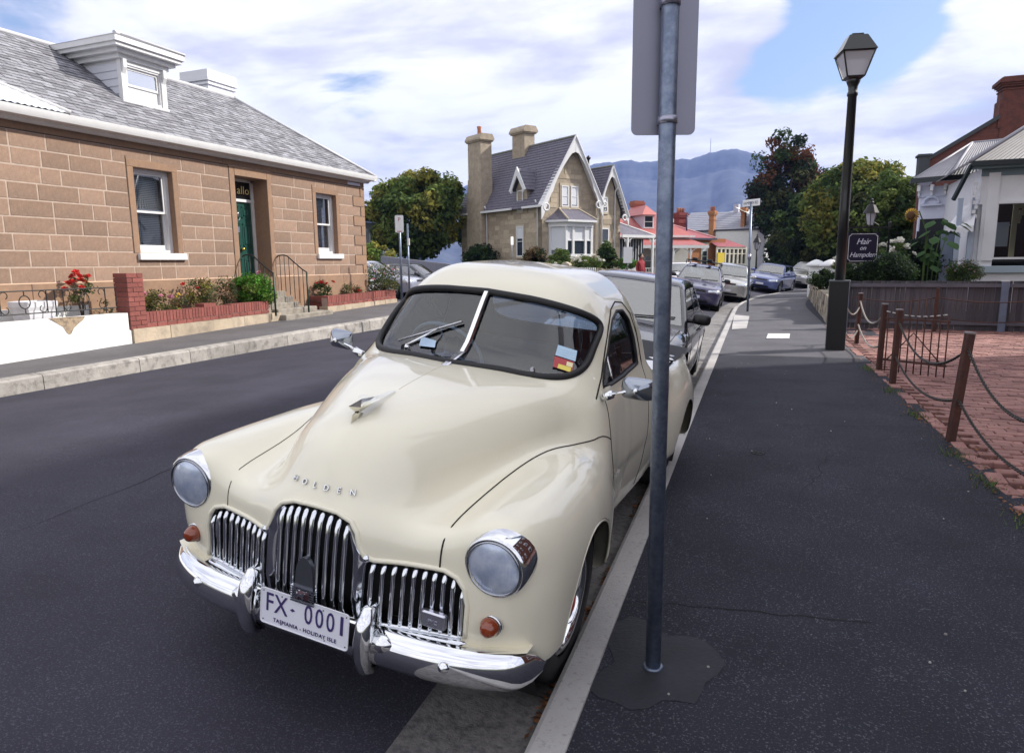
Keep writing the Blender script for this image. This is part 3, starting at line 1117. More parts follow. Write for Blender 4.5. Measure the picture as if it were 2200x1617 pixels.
def rbox(m, Y0, Y1, d0, d1, z0, z1, b=0.):      # box along the garden front, d = depth behind its face
    vs = []
    for z in (z0, z1):
        for Y, d in ((Y0, d0), (Y1, d0), (Y1, d1), (Y0, d1)):
            vs.append((RX(Y) - d, Y, z))
    return m.add(vs, [(0, 1, 2, 3), (4, 7, 6, 5), (0, 4, 5, 1), (1, 5, 6, 2), (2, 6, 7, 3), (3, 7, 4, 0)])


ww = thing('low_white_wall', 'low whitewashed garden wall with a broken brown patch', 'wall', (RX(5), 5, 0))
m = MB()
rbox(m, -2, 8.82, .03, .28, .5, .84); rbox(m, -2, 8.83, 0, .28, .0, .53)
rbox(m, -2, 8.80, .95, 1.1, .3, .98)
m.build('wall_body', whitewall, ww, world=True)
m = MB()
pc = [(7.35, .845), (7.98, .845), (7.93, .78), (7.86, .74), (7.75, .66), (7.70, .58), (7.66, .56), (7.62, .6), (7.57, .7), (7.48, .76)]
for i, (Y, z) in enumerate(pc):
    pass
m.add([(RX(Y) - .026, Y, z) for Y, z in pc], [tuple(range(len(pc)))])
m.build('broken_patch', M('broken_plaster', (.38, .29, .20), .95, col2=(.22, .17, .13), mixscale=12, bump=.8, bscale=25), ww, world=True)
cop = MB()
cop.add([(RX(7.35) - .02, 7.35, .8415), (RX(7.98) - .02, 7.98, .8415), (RX(7.9) - .2, 7.9, .8415), (RX(7.45) - .2, 7.45, .8415)], [(0, 1, 2, 3)])
cop.build('broken_top', M('broken_plaster'), ww, world=True)

fe = thing('iron_fence', 'low black wrought iron fence with rings and scrolls on the white wall', 'fence', (RX(5), 5, 0))
dd = .16
for z in (1.30, .945):
    MB().tube([(RX(-1) - dd, -1, z), (RX(8.72) - dd, 8.72, z)], .011, 6).build('rail', iron, fe, world=True)
for Yp in (8.72, 8.5, 7.72, 7.58, 7.44, 6.7, 5.7, 4.9):
    zb = .86 if Yp in (8.5, 7.58, 5.7) else .945
    MB().tube([(RX(Yp) - dd, Yp, zb), (RX(Yp) - dd, Yp, 1.30)], .010, 6).build('upright', iron, fe, world=True)
for Yc in (8.1, 7.08, 6.05, 5.2):
    MB().tube([(RX(Yc) - dd, Yc + .085 * math.cos(t), 1.125 + .10 * math.sin(t)) for t in np.linspace(0, 2 * PI, 21)[:-1]], .009, 6, True) \
        .tube([(RX(Yc) - dd, Yc, 1.225), (RX(Yc) - dd, Yc, 1.30)], .009, 6).tube([(RX(Yc) - dd, Yc, 1.025), (RX(Yc) - dd, Yc, .945)], .009, 6).build('ring', iron, fe, True, True)
for Yc, sg in ((6.7, 1), (7.44, -1), (7.72, 1), (8.5, -1)):
    for zc, sz in ((1.235, 1), (1.01, -1)):
        pts = [(RX(Yc) - dd, Yc + sg * (.0 + .055 * (1 - math.cos(t)) + .01), zc + sz * (.055 * math.sin(t))) for t in np.linspace(0, 4.2, 12)]
        MB().tube(pts, .007, 5).build('scroll', iron, fe, True, True)

urn = thing('planter', 'tapered white pot behind the iron fence', 'planter', (RX(7.5) - .55, 7.47, .45))
MB().lathe([(.20, 0), (.24, .1), (.31, .52), (.345, .58), (.35, .66), (.31, .67), (.3, .6)], 4, 'z').build('pot', M('grey_white_pot', (.6, .6, .64), .7, var=.1), urn)
for c in urn.children: c.rotation_euler = (0, 0, PI / 4)

pier = thing('brick_pier', 'red brick gate pier at the end of the white wall', 'pier', (RX(9) - .25, 9.0, .5))
m = MB(); rbox(m, 8.862, 9.185, .015, .33, .52, 1.49)
m.build('pier_core', brickmort, pier, world=True)


def brick_course(par, Y0, Y1, z0, z1, d0, d1, bw, name='brick', j=.006, jit=.003):
    Y = Y0
    while Y < Y1 - .03:
        n = min(Y + bw, Y1)
        if Y1 - n < .03: n = Y1
        m = MB()
        e = RNG.uniform(-jit, jit)
        rbox(m, Y + j, n - j, d0 + e, d1, z0 + j, z1 - j)
        m.build(name, redbrick, par, world=True)
        Y = n


z = .52
k = 0
while z < 1.47:
    for (a, b) in (((8.84, 9.07), (9.07, 9.195)) if k % 2 else ((8.84, 8.96), (8.96, 9.195))):
        m = MB(); e = RNG.uniform(-.003, .003)
        rbox(m, a + .005, b - .005, .0 + e, .345, z + .005, z + .080)
        m.build('brick', redbrick, pier, world=True)
    z += .0855; k += 1

edge = thing('brick_edging', 'long red brick edging of the rose bed beside the pier', 'garden edging', (RX(11), 11, .5))
m = MB(); rbox(m, 9.19, 12.55, .012, .2, .5, .775 + .0); m.build('edging_core', brickmort, edge, world=True)


def edging(par, Y0, Y1, zb):
    brick_course(par, Y0, Y1, zb, zb + .082, .0, .2, .235)
    brick_course(par, Y0, Y1, zb + .082, zb + .082 + .20, .0, .22, .078)


for a, b, z in ((9.19, 10.3, .545), (10.3, 11.4, .555), (11.4, 12.6, .57)):
    edging(edge, a, b, z)
rbm = MB(); rbox(rbm, 10.62, 10.95, -.0, .24, .83, .90); rbm.build('loose_brick', redbrick, edge, world=True)
edge2 = thing('brick_edging', 'shorter red brick edging beyond the stone steps', 'garden edging', (RX(16), 16, .5))
m = MB(); rbox(m, 14.95, 18.6, .012, .2, .5, .80); m.build('edging_core', brickmort, edge2, world=True)
for a, b, z in ((14.95, 16.2, .585), (16.2, 17.4, .595), (17.4, 18.6, .61)):
    edging(edge2, a, b, z - .01)
m = MB()
rbox(m, 14.97, 15.19, .22, .75, .5, .84); m.build('return_brickwork', redbrick, edge2, world=True)

base = thing('retaining_wall', 'stained low sandstone wall under the brick edging', 'retaining wall', (RX(11), 11, 0))
oldst = M('stained_sandstone', (.44, .36, .27), .95, col2=(.24, .20, .16), mixscale=4, mixlo=.46, mixhi=.7, var=.2, scale=2, rnd=.14, bump=.9, bscale=18)
Y = 8.86
while Y < 18.6:
    n = min(18.6, Y + RNG.uniform(.7, 1.2))
    if n > 12.4 and Y < 13.0: n = 13.0
    if 13.0 <= Y < 14.9: Y = 14.9; n = 15.7
    zt = np.interp(Y, [8.8, 13, 14.9, 18.6], [.545, .565, .58, .61])
    m = MB(); rbox(m, Y + .003, n - .003, -.03 + RNG.uniform(-.01, .01), .25, .1, zt)
    m.build('stone', oldst, base, world=True)
    Y = n
soil = MB()
soil.add([(RX(8.9) - .2, 8.9, .62), (RX(12.8) - .2, 12.8, .66), (-12.0, 12.8, .80), (-12.0, 8.9, .74)], [(0, 1, 2, 3)])
soil.add([(RX(14.9) - .2, 14.9, .68), (RX(18.6) - .2, 18.6, .72), (-12.2, 18.6, .85), (-12.2, 14.9, .82)], [(0, 1, 2, 3)])
soil.add([(RX(-2) - .25, -2, .5), (RX(8.9) - .25, 8.9, .5), (-12.05, 8.9, .5), (-12.05, -2, .5)], [(0, 1, 2, 3)])
soil.build('garden_bed', dirt)['kind'] = 'structure'
# ------------------------------------------------------------------ roof and wall helpers
def lerp3(a, b, t):
    return tuple(a[i] + (b[i] - a[i]) * t for i in range(3))


def roof_rows(m, A, B, C_, D, n, lift=.03):      # eave A-B, ridge D-C: overlapping courses
    A, B, C_, D = map(tuple, (A, B, C_, D))
    nv = (Vector(B) - Vector(A)).cross(Vector(D) - Vector(A)).normalized()
    if nv.z < 0: nv = -nv
    for i in range(n):
        t0, t1 = i / n, (i + 1.15) / n if i < n - 1 else 1
        p, q = lerp3(A, D, t0), lerp3(B, C_, t0)
        r, s_ = lerp3(B, C_, min(t1, 1)), lerp3(A, D, min(t1, 1))
        up = nv * lift
        m.add([p, q, tuple(Vector(q) + up), tuple(Vector(p) + up), r, s_], [(0, 1, 2, 3), (3, 2, 4, 5)])


def roof_ribs(m, A, B, C_, D, n, h=.03):         # eave A-B, ridge D-C: ribs running up the slope
    nv = (Vector(B) - Vector(A)).cross(Vector(D) - Vector(A)).normalized()
    if nv.z < 0: nv = -nv
    up = nv * h
    for i in range(n):
        t0, t1, t2 = i / n, (i + .5) / n, (i + 1) / n
        e = [lerp3(A, B, t) for t in (t0, t1, t2)]
        r = [lerp3(D, C_, t) for t in (t0, t1, t2)]
        e[1] = tuple(Vector(e[1]) + up); r[1] = tuple(Vector(r[1]) + up)
        m.add(e + r, [(0, 1, 4, 3), (1, 2, 5, 4)])


def ashlar(parent, name, mat, inside, x0, x1, z0, z1, hc_, put, wmin=.45, wmax=.8, gap=.012):
    """rows of blocks kept where `inside` is true; put(x0,x1,z0,z1) -> 8 box corners"""
    m = MB()
    k = 0
    z = z0
    while z < z1:
        x = x0 - RNG.uniform(0, .4)
        while x < x1:
            w = RNG.uniform(wmin, wmax)
            a, b, c, d = max(x, x0), min(x + w, x1), z, min(z + hc_, z1)
            if b - a > .08 and all(inside(px_, pz_) for px_ in (a + .01, b - .01) for pz_ in (c + .01, d - .01)):
                m.add(put(a + gap / 2, b - gap / 2, c + gap / 2, d - gap / 2), [(0, 1, 2, 3), (0, 4, 5, 1), (1, 5, 6, 2), (2, 6, 7, 3), (3, 7, 4, 0)])
            x += w
        z += hc_
    o = m.build(name, mat, parent)
    o['kind'] = 'stuff'
    return o


slate = M('slate', (.135, .125, .165), .6, col2=(.10, .095, .125), mixscale=6, var=.15, scale=20)
gstone = M('grey_sandstone', (.40, .33, .245), .9, island=.22, var=.12, scale=6, bump=.3, bscale=30)
gstone_d = M('grey_sandstone_plain', (.36, .30, .23), .9, var=.2, scale=4, bump=.3, bscale=30)
pipew = M('white_pipe', (.7, .7, .72), .5)
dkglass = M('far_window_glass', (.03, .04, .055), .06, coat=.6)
blindw = M('window_blind', (.62, .64, .68), .8)
terra = M('terracotta', (.45, .2, .13), .8, var=.15, scale=9)

# ------------------------------------------------------------------ the gothic stone house across the side street
gaz = math.radians(32)
gu = np.array([math.sin(gaz), math.cos(gaz)])
G0 = pt(1165, 570, 40)[:2]
GF = Facade(G0, G0 + gu)
gh = GF.thing('gothic_house', 'two storey sandstone house with steep slate gables and white carved bargeboards', 'house')
ZB, ZE = .35, 5.36
APX, APZ = 2.16, 8.85
X1_, XR, DY = 4.3, 6.25, 8.85
A2X, A2Z = 5.22, 7.42
# walls
m = MB()
m.prism([(0, ZB), (XR, ZB), (XR, 4.9), (A2X, A2Z - .15), (X1_, ZE), (APX, APZ - .12), (0, ZE)], 'y', .02, .3)
m.prism([(.30, ZB), (DY, ZB), (DY, ZE), (.30, ZE)], 'x', .02, .3)
m.box(.3, XR, DY - .3, DY, ZB, ZE)
m.box(XR - .3, XR, .3, DY - .3, ZB, 4.9)
m.build('wall', gstone_d, gh)
FWIN = [(1.42, 1.98, 4.92, 6.12), (2.14, 2.70, 4.92, 6.12), (4.6, 5.12, 4.7, 5.62), (4.62, 5.25, 2.0, 3.75)]
SWIN = [(1.78, 2.38, 4.75, 5.95), (1.80, 2.48, 2.05, 3.85)]
roofz = lambda x: ZE + (APZ - ZE) * (1 - abs(x - APX) / APX) - .15 if x < X1_ else (ZE + (A2Z - ZE) * (1 - abs(x - A2X) / (A2X - X1_)) - .1 if x < A2X else A2Z - (A2Z - 4.9) * (x - A2X) / (XR - A2X) - .1)
inF = lambda x, z: z < roofz(x) and not any(a - .10 < x < b + .10 and c - .12 < z < d + .14 for a, b, c, d in FWIN) and not (.55 < x < 4.0 and z < 4.6)
ashlar(gh, 'front_blocks', gstone, inF, .0, XR, ZB, 9, .28, lambda a, b, c, d: [(a, 0, c), (b, 0, c), (b, 0, d), (a, 0, d), (a, .03, c), (b, .03, c), (b, .03, d), (a, .03, d)])
inS = lambda y, z: not any(a - .08 < y < b + .08 and c - .1 < z < d + .1 for a, b, c, d in SWIN) and not (5.75 < y < 7.4)
ashlar(gh, 'side_blocks', gstone, inS, .0, DY, ZB, ZE, .28, lambda a, b, c, d: [(0, a, c), (0, b, c), (0, b, d), (0, a, d), (.03, a, c), (.03, b, c), (.03, b, d), (.03, a, d)])


def far_window(par, x0, x1, z0, z1, y=.0, fw=.06, fm=None, blind=.55, swap=False, mull=0, proud=0.05, name='window', transom=True):
    """frame proud of the wall, pane and half drawn blind; swap puts it in the plane x = 0"""
    fm = fm or white
    S_ = (lambda p: (p[1], p[0], p[2])) if swap else (lambda p: p)

    def bx(m, a, b, c, d, e, f):
        n = len(m.v); m.box(a, b, c, d, e, f)
        m.v[n:] = [S_(p) for p in m.v[n:]]
    f = MB()
    yy0, yy1 = y - proud, y + .03
    bx(f, x0, x0 + fw, yy0, yy1, z0, z1); bx(f, x1 - fw, x1, yy0, yy1, z0, z1)
    bx(f, x0 + fw, x1 - fw, yy0, yy1, z1 - fw, z1); bx(f, x0 + fw, x1 - fw, yy0, yy1, z0, z0 + fw)
    if transom: bx(f, x0 + fw, x1 - fw, yy0 + .01, yy1, (z0 + z1) / 2 - .02, (z0 + z1) / 2 + .02)
    for k in range(mull):
        xm = x0 + (x1 - x0) * (k + 1) / (mull + 1)
        bx(f, xm - .02, xm + .02, yy0 + .012, yy1, z0 + fw, z1 - fw)
    w = f.build(name, fm, par)
    p = MB(); bx(p, x0 + fw, x1 - fw, y - .012, y + .03, z0 + fw, z1 - fw)
    p.build('pane', dkglass, w)
    if blind:
        zb = z1 - fw - (z1 - z0 - 2 * fw) * blind
        b = MB(); bx(b, x0 + fw, x1 - fw, y - .018, y - .013, zb, z1 - fw)
        b.build('blind', blindw, w)
    return w


for i, (a, b, c, d) in enumerate(FWIN):
    far_window(gh, a, b, c, d, 0, .07, blind=.95 if i < 2 else (.5 if i == 2 else 0))
for a, b, c, d in SWIN:
    far_window(gh, a, b, c, d, 0, .07, swap=True, blind=.4)
for a, b, c, d in FWIN:
    tr = MB()
    tr.box(a - .1, a, -.02, .02, c - .12, d + .14); tr.box(b, b + .1, -.02, .02, c - .12, d + .14); tr.box(a, b, -.02, .02, d, d + .14); tr.box(a, b, -.05, .02, c - .12, c)
    tr.build('window_stonework', M('pale_grey_stone', (.46, .40, .31), .9, var=.1), gh)
for a, b, c, d in SWIN:
    tr = MB()
    tr.box(-.02, .02, a - .1, a, c - .1, d + .12); tr.box(-.02, .02, b, b + .1, c - .1, d + .12); tr.box(-.02, .02, a, b, d, d + .12); tr.box(-.05, .02, a, b, c - .1, c)
    tr.build('window_stonework', M('pale_grey_stone'), gh)

# roofs
rf = MB()
OV = -.42
ex = .34
sl1 = (APZ - ZE) / APX
ze_ = ZE - ex * sl1 + .02
roof_rows(rf, (-ex, OV, ze_), (-ex, DY + .2, ze_), (APX, DY + .2, APZ + .02), (APX, OV, APZ + .02), 24)
roof_rows(rf, (X1_ + .1, OV, ZE - .1 * sl1), (X1_ + .1, DY, ZE - .1 * sl1), (APX, DY, APZ + .02), (APX, OV, APZ + .02), 24)
roof_rows(rf, (X1_ - .2, OV + .05, ZE - .3), (X1_ - .2, 6, ZE - .3), (A2X, 6, A2Z + .02), (A2X, OV + .05, A2Z + .02), 14)
roof_rows(rf, (XR + .4, OV + .05, 4.4), (XR + .4, 6, 4.4), (A2X, 6, A2Z + .02), (A2X, OV + .05, A2Z + .02), 16)
# taller rear wing
roof_rows(rf, (3.0, 3.6, 7.5), (7.5, 3.6, 4.7), (5.2, 5.8, 8.1), (5.2, 5.8, 8.1), 12)
rf.prism([(3.2, 5.2), (7.2, 5.2), (5.2, 8.05)], 'y', 3.7, 8.5)
GR_ = rf.build('roof', slate, gh)
MB().tube([(APX, OV, APZ + .06), (APX, DY, APZ + .06)], .07, 8).build('ridge_tiles', M('grey_green_ridge', (.22, .23, .2), .8), GR_, True)
MB().tube([(A2X, OV, A2Z + .05), (A2X, 4, A2Z + .05)], .06, 8).build('ridge_tiles', M('grey_green_ridge'), GR_, True)


def barge(par, xa, za, xl, zl, xr, zr, y0, w=.42, drop=.55, curl=.2):
    """white bargeboard with an arched lower edge and ring pendants"""
    for (xe, ze2, sg) in ((xl, zl, -1), (xr, zr, 1)):
        top, low = [], []
        n = 18
        for i in range(n + 1):
            t = i / n
            x, z = xa + (xe - xa) * t, za + (ze2 - za) * t
            top.append((x, z))
            th = w * (1.75 - 1.15 * math.sin(PI * min(1, t * 1.08)) ** .8) + (.12 if .62 < t < .68 else 0) + (.10 if .90 < t < .94 else 0)
            low.append((x - sg * .02, z - th * (1.15 if t < .08 else 1)))
        m = MB()
        vs = []
        for (x, z), (x2, z2) in zip(top, low):
            vs += [(x, y0, z), (x2, y0, z2), (x, y0 + .06, z), (x2, y0 + .06, z2)]
        fs = []
        for i in range(n):
            a, b = i * 4, i * 4 + 4
            fs += [(a, a + 1, b + 1, b), (a + 2, b + 2, b + 3, a + 3), (a + 1, a + 3, b + 3, b + 1), (a, b, b + 2, a + 2)]
        m.add(vs, fs)
        m.tube([(top[0][0], y0 - .02, top[0][1] + .03), (top[-1][0], y0 - .02, top[-1][1] + .03)], .05, 6)
        m.build('bargeboard', white, par)
        cx_, cz_ = xe - sg * .38, ze2 - .02
        MB().tube([(cx_ + curl * math.cos(t), y0 + .03, cz_ + curl * math.sin(t)) for t in np.linspace(0, 2 * PI, 17)[:-1]], .055, 6, True).build('pendant_ring', white, par, True)
        # soffit
        MB().add([(xa, y0 + .05, za - .02), (xe, y0 + .05, ze2 - .02), (xe, .02, ze2 - .02), (xa, .02, za - .02)], [(0, 1, 2, 3)]).build('soffit', white, par)


barge(gh, APX, APZ + .02, -ex - .05, ze_, X1_ + .12, ZE - .25, OV)
barge(gh, A2X, A2Z, X1_ - .1, ZE - .2, XR + .42, 4.42, OV + .06, .30, .4, .16)
m = MB()
m.add([(5.35, 3.55, 8.0), (7.65, 3.55, 4.6), (7.42, 3.55, 4.5), (5.2, 3.55, 7.75), (5.35, 3.65, 8.0), (7.65, 3.65, 4.6), (7.42, 3.65, 4.5), (5.2, 3.65, 7.75)], [(0, 1, 2, 3), (4, 7, 6, 5), (0, 4, 5, 1), (3, 2, 6, 7)])
m.box(6.2, 7.3, 3.0, 3.65, 4.5, 4.7)
m.build('rear_bargeboard', white, gh)
# dormer on the side slope
dmx = MB()
dmx.prism([(1.42, 4.6), (2.42, 4.6), (2.42, 6.15), (1.92, 7.0), (1.42, 6.15)], 'x', -.02, 1.2)
DM = dmx.build('side_dormer', gstone_d, gh)
d2 = MB()
roof_rows(d2, (-.35, 1.12, 5.9), (1.3, 1.12, 5.9), (1.3, 1.92, 7.18), (-.35, 1.92, 7.18), 6, .02)
roof_rows(d2, (-.35, 2.72, 5.9), (1.3, 2.72, 5.9), (1.3, 1.92, 7.18), (-.35, 1.92, 7.18), 6, .02)
d2.build('dormer_roof', slate, DM)
for (ye, sg) in ((1.10, -1), (2.74, 1)):
    m = MB()
    m.add([(-.40, 1.92, 7.25), (-.40, ye, 5.9), (-.40, ye - sg * .22, 5.86), (-.40, 1.92, 6.75), (-.32, 1.92, 7.25), (-.32, ye, 5.9), (-.32, ye - sg * .22, 5.86), (-.32, 1.92, 6.75)], [(0, 1, 2, 3), (4, 7, 6, 5), (0, 4, 5, 1), (3, 2, 6, 7), (1, 5, 6, 2)])
    m.build('bargeboard', white, DM)
    MB().tube([(-.37, ye - sg * .24 + .09 * math.cos(t), 5.86 + .09 * math.sin(t)) for t in np.linspace(0, 2 * PI, 13)[:-1]], .03, 5, True).build('pendant_ring', white, DM, True)
# gutters and downpipes
for ya, yb in ((OV, 1.4), (2.5, 5.8), (7.4, DY + .2)):
    MB().box(-ex - .12, -ex + .02, ya, yb, ze_ - .02, ze_ + .10).build('gutter', pipew, gh)
for (x, y, zt_) in ((-.08, .35, 5.0), (-.08, 5.62, 5.0), (4.26, -.06, 5.0), (4.62, -.06, 4.6), (5.72, -.06, 6.0)):
    MB().tube([(x, y, ZB), (x, y, zt_), (x * 3 if x < 0 else x, y if x < 0 else y - .3, zt_ + .25)], .045, 6).build('downpipe', pipew, gh, True)


def stack(par, x0, x1, y0, y1, z0, z1, mat, cap=.12, pots=0, potm=None, name='chimney'):
    m = MB()
    m.box(x0, x1, y0, y1, z0, z1 - .42)
    m.prism([(x0 - cap, z1 - .38), (x1 + cap, z1 - .38), (x1 + cap, z1 - .26), (x1 - .02, z1), (x0 + .02, z1), (x0 - cap, z1 - .26)], 'y', y0 - cap, y1 + cap)
    m.box(x0 - cap * .6, x1 + cap * .6, y0 - cap * .6, y1 + cap * .6, z1 - .46, z1 - .38)
    c = m.build(name, mat, par)
    for k in range(pots):
        px_ = x0 + (x1 - x0) * (k + .5) / pots
        MB().lathe([(.13, z1 - .02), (.12, z1 + .4), (.15, z1 + .45), (.15, z1 + .55), (.11, z1 + .56)], 12, 'z', (px_, (y0 + y1) / 2, 0)).build('chimney_pot', potm or terra, c, True)
    return c


stack(gh, -.32, .52, 5.85, 7.35, 6.9, 9.75, gstone_d, .14, 1)
m = MB(); m.box(-.42, .5, 5.72, 7.48, ZB, 5.6); m.prism([(-.42, 5.6), (.5, 5.6), (.5, 7.0), (-.32, 7.0)], 'y', 5.78, 7.42)
m.build('chimney_breast', gstone_d, gh)
stack(gh, APX - .4, APX + .4, 4.0, 5.3, 7.8, 10.15, gstone_d, .16)
MB().tube([(4.6, 1.2, 5.5), (4.6, 1.2, 8.0)], .07, 6).lathe([(.12, 7.95), (.16, 8.05), (.02, 8.2)], 8, 'z', (4.6, 1.2, 0)).build('flue_pipe', iron, gh, True)
# bay window
bw_ = bpy.data.objects.new('bay_window', None); COL.objects.link(bw_); bw_.parent = gh
bx0, bx1, by = .5, 3.55, -.95
m = MB()
m.prism([(bx0 - .0, 0), (bx0 + .55, by), (bx1 - .55, by), (bx1, 0)], 'z', ZB, 2.0)
m.build('bay_base', gstone_d, bw_)
m = MB()
m.prism([(bx0 - .05, 0), (bx0 + .5, by - .06), (bx1 - .5, by - .06), (bx1 + .05, 0)], 'z', 2.0, 2.16)
m.prism([(bx0 - .05, 0), (bx0 + .5, by - .06), (bx1 - .5, by - .06), (bx1 + .05, 0)], 'z', 3.72, 3.98)
m.prism([(bx0 - .28, .0), (bx0 + .40, by - .3), (bx1 - .40, by - .3), (bx1 + .28, 0)], 'z', 3.98, 4.10)
for x, y in ((bx0 + .04, -.05), (bx0 + .55, by + .04), (bx1 - .55, by + .04), (bx1 - .04, -.05), (bx0 + 1.05, by + .02), (bx1 - 1.05, by + .02)):
    m.box(x - .075, x + .075, y - .05, y + .05, 2.16, 3.72)
m.box(bx0 + .55, bx1 - .55, by, by + .06, 2.92, 2.99)
m.build('bay_frame', white, bw_)
g_ = MB()
g_.prism([(bx0 + .08, 0), (bx0 + .6, by + .06), (bx1 - .6, by + .06), (bx1 - .08, 0)], 'z', 2.16, 3.72)
g_.build('pane', dkglass, bw_)
m = MB().box(bx0 + .6, bx1 - .6, by + .045, by + .058, 2.98, 3.72)
m.add([(bx0 + .07, -.02, 2.4), (bx0 + .57, by + .06, 2.4), (bx0 + .57, by + .06, 3.7), (bx0 + .07, -.02, 3.7)], [(0, 1, 2, 3)])
m.build('blind', blindw, bw_)
m = MB()
m.add([(bx0 - .28, .0, 4.10), (bx0 + .40, by - .3, 4.10), (bx1 - .40, by - .3, 4.10), (bx1 + .28, 0, 4.10), (bx0 + .75, 0, 4.78), (bx1 - .75, 0, 4.78)], [(0, 1, 4), (1, 2, 5, 4), (2, 3, 5)])
m.build('bay_roof', slate, bw_)
MB().tube([(bx0 + .40, by - .3, 4.12), (bx0 + .75, 0, 4.8), (bx1 - .75, 0, 4.8), (bx1 - .40, by - .3, 4.12)], .06, 6).build('lead_hips', M('pale_grey_stone'), bw_, True)
# porch on the right
pr = bpy.data.objects.new('porch', None); COL.objects.link(pr); pr.parent = gh
m = MB()
m.add([(XR - .1, -.3, 3.35), (9.1, -.3, 3.35), (9.1, 2.2, 3.35), (XR + .3, .9, 4.25), (XR - .1, .9, 4.25)], [(0, 1, 3, 4), (1, 2, 3)])
m.build('porch_roof', slate, pr)
m = MB()
m.box(XR - .1, 9.1, -.34, -.24, 3.2, 3.37); m.box(9.0, 9.1, -.3, 2.2, 3.2, 3.37)
m.tube([(XR + .3, .9, 4.28), (9.1, -.3, 3.38)], .05, 6)
m.build('porch_fascia', white, pr)
for x in (6.65, 8.95):
    MB().box(x - .06, x + .06, -.33, -.21, ZB, 3.2).build('porch_post', white, pr)
    m = MB()
    for sg in (-1, 1):
        m.tube([(x + sg * .06, -.27, 2.75), (x + sg * .12, -.27, 3.0), (x + sg * .42, -.27, 3.17)], .03, 6)
        m.tube([(x + sg * .2, -.27, 3.08 + .0), (x + sg * .28, -.27, 2.98), (x + sg * .2, -.27, 2.9)], .02, 5)
    m.build('post_bracket', white, pr)
m = MB()
for i in range(9):
    m.box(6.75 + i * .25, 6.8 + i * .25, .55, .6, ZB + .9, 3.1)
m.box(6.7, 9.0, .55, .6, ZB + .85, ZB + .95); m.box(6.7, 9.0, .56, .6, ZB, ZB + .9)
m.build('porch_screen', M('lattice_grey', (.55, .55, .56), .6), pr)
MB().box(6.7, 9.0, .62, .7, ZB + .9, 3.15).build('porch_pane', dkglass, pr)

# white picket fence and brick pier in front of it
FA, FB = onz(1160, 604, .42), None
pfa, pfb, pfc = pt(1170, 590, 34.5), pt(1213, 590, 34), pt(1285, 590, 32.5)
pf = thing('picket_fence', 'white picket fence with gate in front of the gothic house', 'fence', (pfa[0], pfa[1], .4))
def pickets(P, Q):
    n = int(np.linalg.norm(Q[:2] - P[:2]) / .13)
    d = (Q - P)[:2] / np.linalg.norm((Q - P)[:2])
    nx, ny = -d[1], d[0]
    pm = []
    for i in range(n):
        x, y = P[0] + d[0] * i * .13, P[1] + d[1] * i * .13
        m = MB()
        w = .032
        vs = []
        for off in (-.01, .01):
            for a, z in ((-w, .42), (w, .42), (w, 1.36), (0, 1.43), (-w, 1.36)):
                vs.append((x + d[0] * a + nx * off, y + d[1] * a + ny * off, z))
        m.add(vs, [(0, 1, 2, 3, 4), (9, 8, 7, 6, 5)] + [(k, (k + 1) % 5, 5 + (k + 1) % 5, 5 + k) for k in range(5)])
        m.build('picket', white, pf, world=True)
    for z in (.65, 1.2):
        m = MB()
        m.tube([(P[0] + nx * .03, P[1] + ny * .03, z), (Q[0] + nx * .03, Q[1] + ny * .03, z)], .03, 4)
        m.build('rail', white, pf, world=True)
pickets(pfa, pfb); pickets(pfb + (.25, 0, 0), pfc)
bp_ = thing('gate_pier', 'short brick gate pier with pale cap in the picket fence', 'pier', (pfb[0] + .1, pfb[1], .4))
MB().box(-.16, .16, -.16, .16, 0, 1.12).build('brickwork', M('dark_pier_brick', (.16, .09, .08), .9, var=.2, scale=20), bp_)
MB().prism([(-.2, 1.12), (.2, 1.12), (.2, 1.2), (0, 1.3), (-.2, 1.2)], 'y', -.2, .2).build('cap', M('pale_grey_stone'), bp_)
# ------------------------------------------------------------------ the row of houses further down the street
redroof = M('red_metal_roof', (.44, .13, .12), .5, var=.1, scale=3, coat=.2)
redroof2 = M('maroon_metal_roof', (.36, .105, .12), .5, var=.1, scale=3, coat=.2)
greyroof = M('grey_metal_roof', (.30, .31, .37), .5, var=.08, scale=2)
lav = M('pale_lavender_render', (.50, .50, .58), .8, var=.06, scale=1)
whiter = M('white_render', (.76, .76, .75), .7, var=.05)
brickor = M('orange_brick', (.42, .19, .09), .85, var=.2, scale=12)
brickch = M('chimney_brick', (.30, .11, .075), .9, var=.25, scale=14, bump=.4, bscale=40)


def brick_stack(par, x0, x1, y0, y1, z0, z1, pots=2, mat=None):
    m = MB()
    m.box(x0, x1, y0, y1, z0, z1 - .5)
    for o_, a, b in ((.05, .5, .4), (.10, .4, .25), (.14, .25, .12), (.08, .12, 0)):
        m.box(x0 - o_, x1 + o_, y0 - o_, y1 + o_, z1 - a, z1 - b)
    m.box(x0 - .05, x1 + .05, y0 - .05, y1 + .05, z1 - .95, z1 - .85)
    c = m.build('chimney', mat or brickch, par)
    for k in range(pots):
        MB().lathe([(.14, z1), (.12, z1 + .35), (.15, z1 + .42), (.1, z1 + .43)], 10, 'z', (x0 + (x1 - x0) * (k + .5) / pots, (y0 + y1) / 2, 0)).build('chimney_pot', terra, c, True)
    return c


